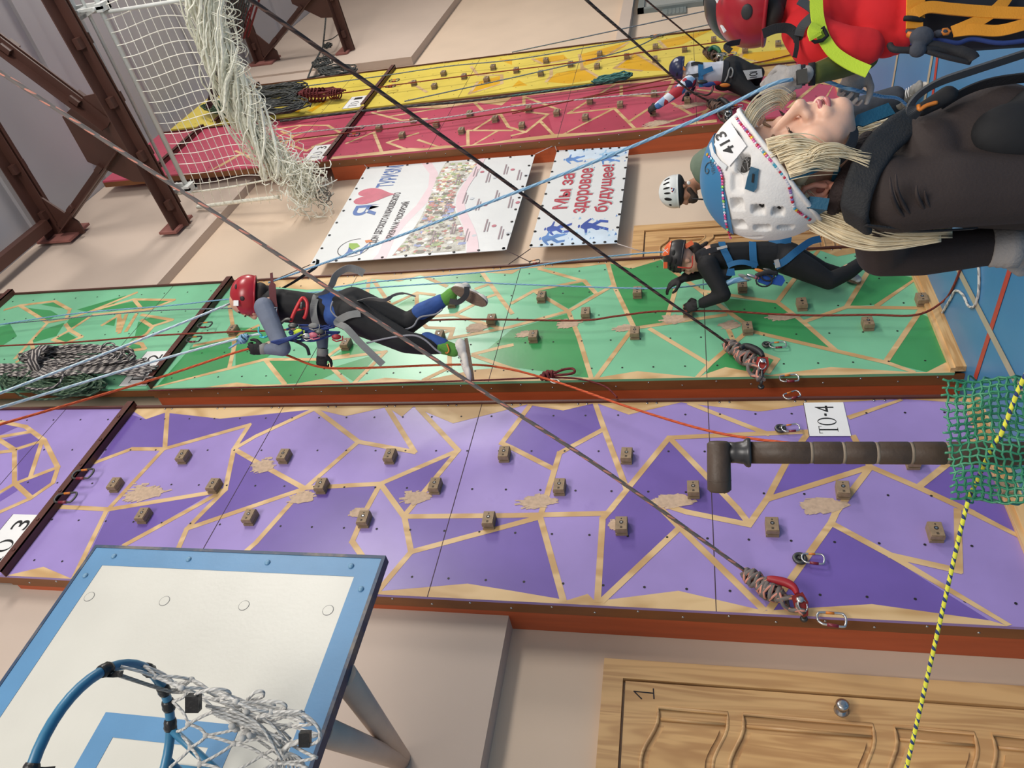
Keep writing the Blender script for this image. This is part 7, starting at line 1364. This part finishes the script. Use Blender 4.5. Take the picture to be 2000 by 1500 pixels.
    lock([(1462, 246, 1.36), (1476, 220, 1.375), (1496, 202, 1.40), (1522, 192, 1.42), (1536, 204, 1.43)], 46, [5, 6, 7, 7, 8]); lock([(1468, 232, 1.38), (1490, 205, 1.40), (1512, 190, 1.43), (1532, 188, 1.45)], 20, [4, 6, 8, 9], .0012)
    lock([(1552, 362, 1.345), (1572, 384, 1.35), (1592, 402, 1.36)], 26, [8, 9, 8])
    lock([(1586, 412, 1.38), (1620, 424, 1.375), (1664, 440, 1.37), (1720, 456, 1.365), (1780, 462, 1.36), (1838, 460, 1.355)], 90, [12, 15, 17, 13, 8, 5], .0018); lock([(1590, 425, 1.40), (1630, 442, 1.39), (1690, 462, 1.38), (1750, 468, 1.38), (1800, 466, 1.38)], 60, [9, 10, 9, 7, 5], .0017); lock([(1600, 400, 1.36), (1640, 412, 1.355), (1700, 436, 1.35), (1760, 452, 1.35), (1860, 450, 1.345)], 36, [7, 8, 6, 5, 6], .0014)
    lock([(1672, 268, 1.42), (1700, 262, 1.43), (1740, 246, 1.44), (1776, 224, 1.45)], 46, [12, 13, 10, 7], .0018); lock([(1676, 290, 1.40), (1706, 274, 1.41), (1752, 252, 1.43), (1776, 236, 1.44)], 26, [8, 7, 6, 5], .0018)
    mb.build('hair', m_bl, root)
    blob('hair_base', [('e', P(0, -.018, .052), ax, (.080, .099, .093)), ('e', P(0, -.07, -.01), ax, (.066, .05, .06)), ('c', P(.074, .030, .018), P(.066, .046, -.018), .014, .007), ('l', [(K(1600, 415, 1.41), .03), (K(1660, 440, 1.40), .026), (K(1730, 460, 1.39), .016), (K(1800, 464, 1.38), .008)])], mat('blonde_hair_base', (206, 184, 144), .6, var=.2, scale=50), root, .005, 2)
    # helmet: white foam shell with recessed vents, blue crown plate
    hu = D3(-.80, .597, 0); hf = D3(-.543, -.728, -.41); hR, hF, hU = head_axes(hu, hf)
    hc = K(1517, 331, 1.40); HR = (.112, .131, .138); HA = (hR, hF, hU)
    def hit(x, y, lift=0.0):
        """point of the helmet shell seen at that place of the photo, on its near side"""
        d = ray(x, y); o = EYE - hc; A_ = B_ = C_ = 0
        for a, rd in zip(HA, HR): k = rd + lift; A_ += (d.dot(a) / k) ** 2; B_ += 2 * d.dot(a) * o.dot(a) / k / k; C_ += (o.dot(a) / k) ** 2
        D_ = B_ * B_ - 4 * A_ * (C_ - 1); t = (-B_ - math.sqrt(max(0, D_))) / (2 * A_); p = EYE + d * t
        return p
    def nrm(p): d = p - hc; return sum((a * (d.dot(a) / rd / rd) for a, rd in zip(HA, HR)), V((0, 0, 0))).normalized()
    z6 = lambda X, Y: (1350 + X / 4.6875, 180 + Y / 4.6875)
    vents = [((420, 1030), (62, 58), .020), ((612, 1078), (58, 48), .020), ((795, 1095), (50, 44), .018), ((440, 1212), (66, 56), .018), ((650, 1245), (72, 44), .016), ((865, 1240), (72, 30), .012), ((470, 660), (64, 84), .022), ((420, 830), (60, 90), .010), ((550, 1330), (120, 26), .006)]
    vc = []
    for (x, y), (a, b), dp in vents: p = hit(*z6(x, y)); n_ = nrm(p); s_ = (hit(*z6(x + 10, y)) - p).normalized(); u_ = n_.cross(s_).normalized(); vc.append((p, s_, u_, a / 4.6875 * 1.3 / F, b / 4.6875 * 1.3 / F, dp))
    mb = MB(); NU_, NV_ = 220, 120; b0 = len(mb.v); cutf = .515
    for j in range(NV_ + 1):
        for i in range(NU_):
            th = 6.2832 * i / NU_; ph = math.pi * j / NV_ * (.503 + .020 * math.cos(th) ** 2 + .03 * max(0, -math.sin(th))); d = hR * (HR[0] * math.sin(ph) * math.cos(th)) + hF * (HR[1] * math.sin(ph) * math.sin(th)) + hU * (HR[2] * math.cos(ph)); p = hc + d; n_ = nrm(p)
            # rim dips behind the ear, brim in front
            for q_, s_, u_, a, b, dp in vc:
                e = p - q_
                if e.length < .07:
                    k = max(abs(e.dot(s_)) / a, abs(e.dot(u_)) / b) * .75 + .25 * math.hypot(e.dot(s_) / a, e.dot(u_) / b)
                    if k < 1.15: p = p - n_ * dp * min(1, max(0, (1.15 - k) / .35))
            mb.v.append(p)
    for j in range(NV_):
        for i in range(NU_): i2 = (i + 1) % NU_; mb._f([b0 + j * NU_ + i, b0 + (j + 1) * NU_ + i, b0 + (j + 1) * NU_ + i2, b0 + j * NU_ + i2], 0, None, True)
    mb.ell(hc, HA, tuple(v * .82 for v in HR), 1, 40, 16, 0, .5)
    ring = [mb.v[b0 + NV_ * NU_ + i * 4] for i in range(NU_ // 4)]; mb.tube([p * 1 for p in ring], .0045, 8, 0, closed=True)
    hm = mb.build('helmet', [mat('white_foam_shell', (226, 224, 222), .75, var=.04, scale=60, bump=.12, bscale=240), mat('helmet_lining', (70, 72, 76), .8)], root)
    # blue crown plate
    nb = D3(-.96, .27, -.0); mb = MB(); R2 = tuple(v + .003 for v in HR); ids = {}
    G = 120
    base = hc + nb * .0; e1_ = nb.orthogonal().normalized(); e2_ = nb.cross(e1_)
    for j in range(31):
        for i in range(G):
            al = .79 * j / 30; th = 6.2832 * i / G; d = nb * math.cos(al) + (e1_ * math.cos(th) + e2_ * math.sin(th)) * math.sin(al); k = 1 / math.sqrt(sum((d.dot(a) / rd) ** 2 for a, rd in zip(HA, R2))); mb.v.append(hc + d * k)
    for j in range(30):
        for i in range(G): i2 = (i + 1) % G; mb._f([j * G + i, (j + 1) * G + i, (j + 1) * G + i2, j * G + i2], 0, None, True)
    mb.build('crown_plate', mat('blue_crown_plate', (54, 116, 160), .42, var=.06, scale=8), hm)
    # vent gauze and tinsel in the big slot, teal badge
    p = hit(*z6(470, 660)); n_ = nrm(p); s9 = (hit(*z6(500, 580)) - p).normalized(); mb = MB(); mb.ell(p - n_ * .0195, (s9, n_.cross(s9).normalized(), n_), (.021, .008, .0045), 0, 14, 8); mb.build('vent_gauze', mat('dark_gauze', (46, 44, 42), .7), hm)
    mb = MB(); 
    for i in range(16): a = hit(*z6(q.uniform(430, 530), q.uniform(560, 760)), -.006); mb.tube([a, a + V((q.gauss(0, .006), q.gauss(0, .006), q.gauss(0, .006)))], .0005, 4)
    mb.build('tinsel', m_alu, hm)
    for (x, y) in ((618, 1062), (798, 1078)): p = hit(*z6(x, y)); n_ = nrm(p); mb = MB(); mb.ell(p - n_ * .0175, (n_.cross(hF).normalized(), hF, n_), (.004, .012, .004), 0, 10, 6); mb.build('vent_gap', m_black, hm)
    mb = MB(); q4 = [z6(*a) for a in ((545, 680), (620, 705), (600, 880), (570, 915), (490, 885), (515, 770))]; top_ = [hit(x, y, .005) for x, y in q4]; bt = [hit(x, y, -.001) for x, y in q4]; mb.poly(top_); 
    for i in range(6): j = (i + 1) % 6; mb.poly([bt[i], bt[j], top_[j], top_[i]])
    bd = mb.build('teal_clip', mat('teal_plastic', (30, 84, 112), .45), hm)
    mb = MB(); sl = [hit(*z6(a, b), .0056) for a, b in ((560, 745), (580, 750), (570, 830), (550, 825))]; mb.poly(sl); mb.build('clip_slot', m_black, hm)
    # small maker lettering scribbled on the crown
    mb = MB(); vs, fs = font_text('VENTO'); x0 = min(v.x for v in vs); x1 = max(v.x for v in vs); b = len(mb.v)
    for v in vs: k = (v.x - x0) / (x1 - x0); mb.v.append(hit(1391 - 5 * k + v.y * -9 + 3, 340 - 30 * k + v.y * 4, .0045))
    for f in fs: mb._f([b + i for i in f])
    mb.tube(crom([hit(*z6(x, y), .004) for x, y in ((180, 640), (150, 650), (128, 690), (130, 735), (150, 742), (160, 715), (142, 700))], 4), .0012, 5); mb.build('crown_lettering', mat('grey_print', (66, 84, 98), .6), hm)
    # number sheet under clear film
    def quad(X, Y): return z6(X, Y)
    qs = [(345, 262), (508, 492), (338, 690), (186, 492)]      # corners round the sheet
    mb = MB(); N = 10; tl, tr, br, bl_ = [V((a, b, 0)) for a, b in ((208, 478), (352, 268), (506, 492), (345, 682))]
    def sp(u, v, lift): p_ = tl.lerp(tr, u).lerp(bl_.lerp(br, u), v); return hit(*z6(p_.x, p_.y), lift)
    for i in range(N + 1):
        for j in range(N + 1): mb.v.append(sp(i / N, j / N, .004))
    for i in range(N):
        for j in range(N): k = i * (N + 1) + j; mb._f([k, k + 1, k + N + 2, k + N + 1], 0, None, True)
    sh_ = mb.build('number_sheet', mat('white_paper', (222, 222, 224), .5), hm)
    mb = MB(); vs, fs = font_text('413', bold=.018); x0 = min(v.x for v in vs); x1 = max(v.x for v in vs); y0 = min(v.y for v in vs); y1 = max(v.y for v in vs); b = len(mb.v)
    ctr, ux, uy = V((310, 468, 0)), V((-112, -190, 0)), V((-112, 62, 0))
    for v in vs: p_ = ctr + ux * ((v.x - (x0 + x1) / 2) / (x1 - x0)) + uy * ((v.y - (y0 + y1) / 2) / (y1 - y0)) * .82; mb.v.append(hit(*z6(p_.x, p_.y), .0048))
    for f in fs: mb._f([b + i for i in f])
    for k in range(3):
        a, b_ = V((392 + 14 * k, 318 + 16 * k, 0)), V((436 + 14 * k, 394 + 16 * k, 0))
        d_ = V((6, -3, 0)); mb.poly([hit(*z6(*(s2_)[:2]), .0048) for s2_ in (a - d_ * .3, b_ - d_ * .3, b_ + d_ * .3, a + d_ * .3)])
    mb.build('number_print', m_text, sh_)
    mb = MB(); gl_ = [(186, 430), (198, 500), (330, 690), (360, 680)]
    for o_ in (0, 14): mb.ribbon([hit(*z6(x - o_ * .3, y + o_), .004) for x, y in ((178, 470), (200, 560), (258, 640), (322, 690))], .006, .001, nrm(hit(*z6(250, 600))))
    mb.build('clear_film', mat('clear_film', (206, 210, 214), .15), sh_)
    # stones
    cols = [mat('stone_' + n, c_, .12, .25, spec=.9) for n, c_ in (('yellow', (230, 176, 40)), ('pink', (214, 90, 150)), ('clear', (214, 214, 224)), ('red', (190, 30, 60)), ('blue', (80, 170, 200)), ('violet', (150, 120, 180)), ('green', (150, 210, 90)))]
    def run(pts, n):
        P2 = [V((a, b, 0)) for a, b in pts]; L = [0]
        for a, b in zip(P2, P2[1:]): L.append(L[-1] + (b - a).length)
        for k in range(n):
            s_ = L[-1] * k / (n - 1); i = max(j for j in range(len(L)) if L[j] <= s_ + 1e-6); i = min(i, len(P2) - 2); yield P2[i].lerp(P2[i + 1], (s_ - L[i]) / max(1e-6, L[i + 1] - L[i]))
    rim_ = [(412, 228), (448, 285), (520, 370), (600, 480), (680, 572), (740, 640), (800, 712), (860, 785), (892, 850), (908, 910), (922, 985), (945, 1065), (1010, 1115), (1085, 1165)]
    crown = [(150, 572), (242, 672), (276, 740), (288, 800), (288, 900), (300, 1020), (308, 1100), (318, 1180), (334, 1250), (362, 1330)]
    for path, n in ((rim_, 56), (crown, 32)):
        for k, p_ in enumerate(run(path, n)):
            s_ = hit(*z6(p_.x, p_.y), .0035 if path is crown else .001); nn = nrm(s_); t_ = nn.orthogonal().normalized(); mb = MB(); rr_ = q.uniform(.0026, .0033); mb.ell(s_ + nn * .0008, (t_, nn.cross(t_), nn), (rr_, rr_, .0020), 0, 8, 6, sm=False); mb.build('stone', cols[q.choice([0, 1, 1, 2, 2, 3, 4, 5, 6 if path is crown else 3])], hm)
person_front()
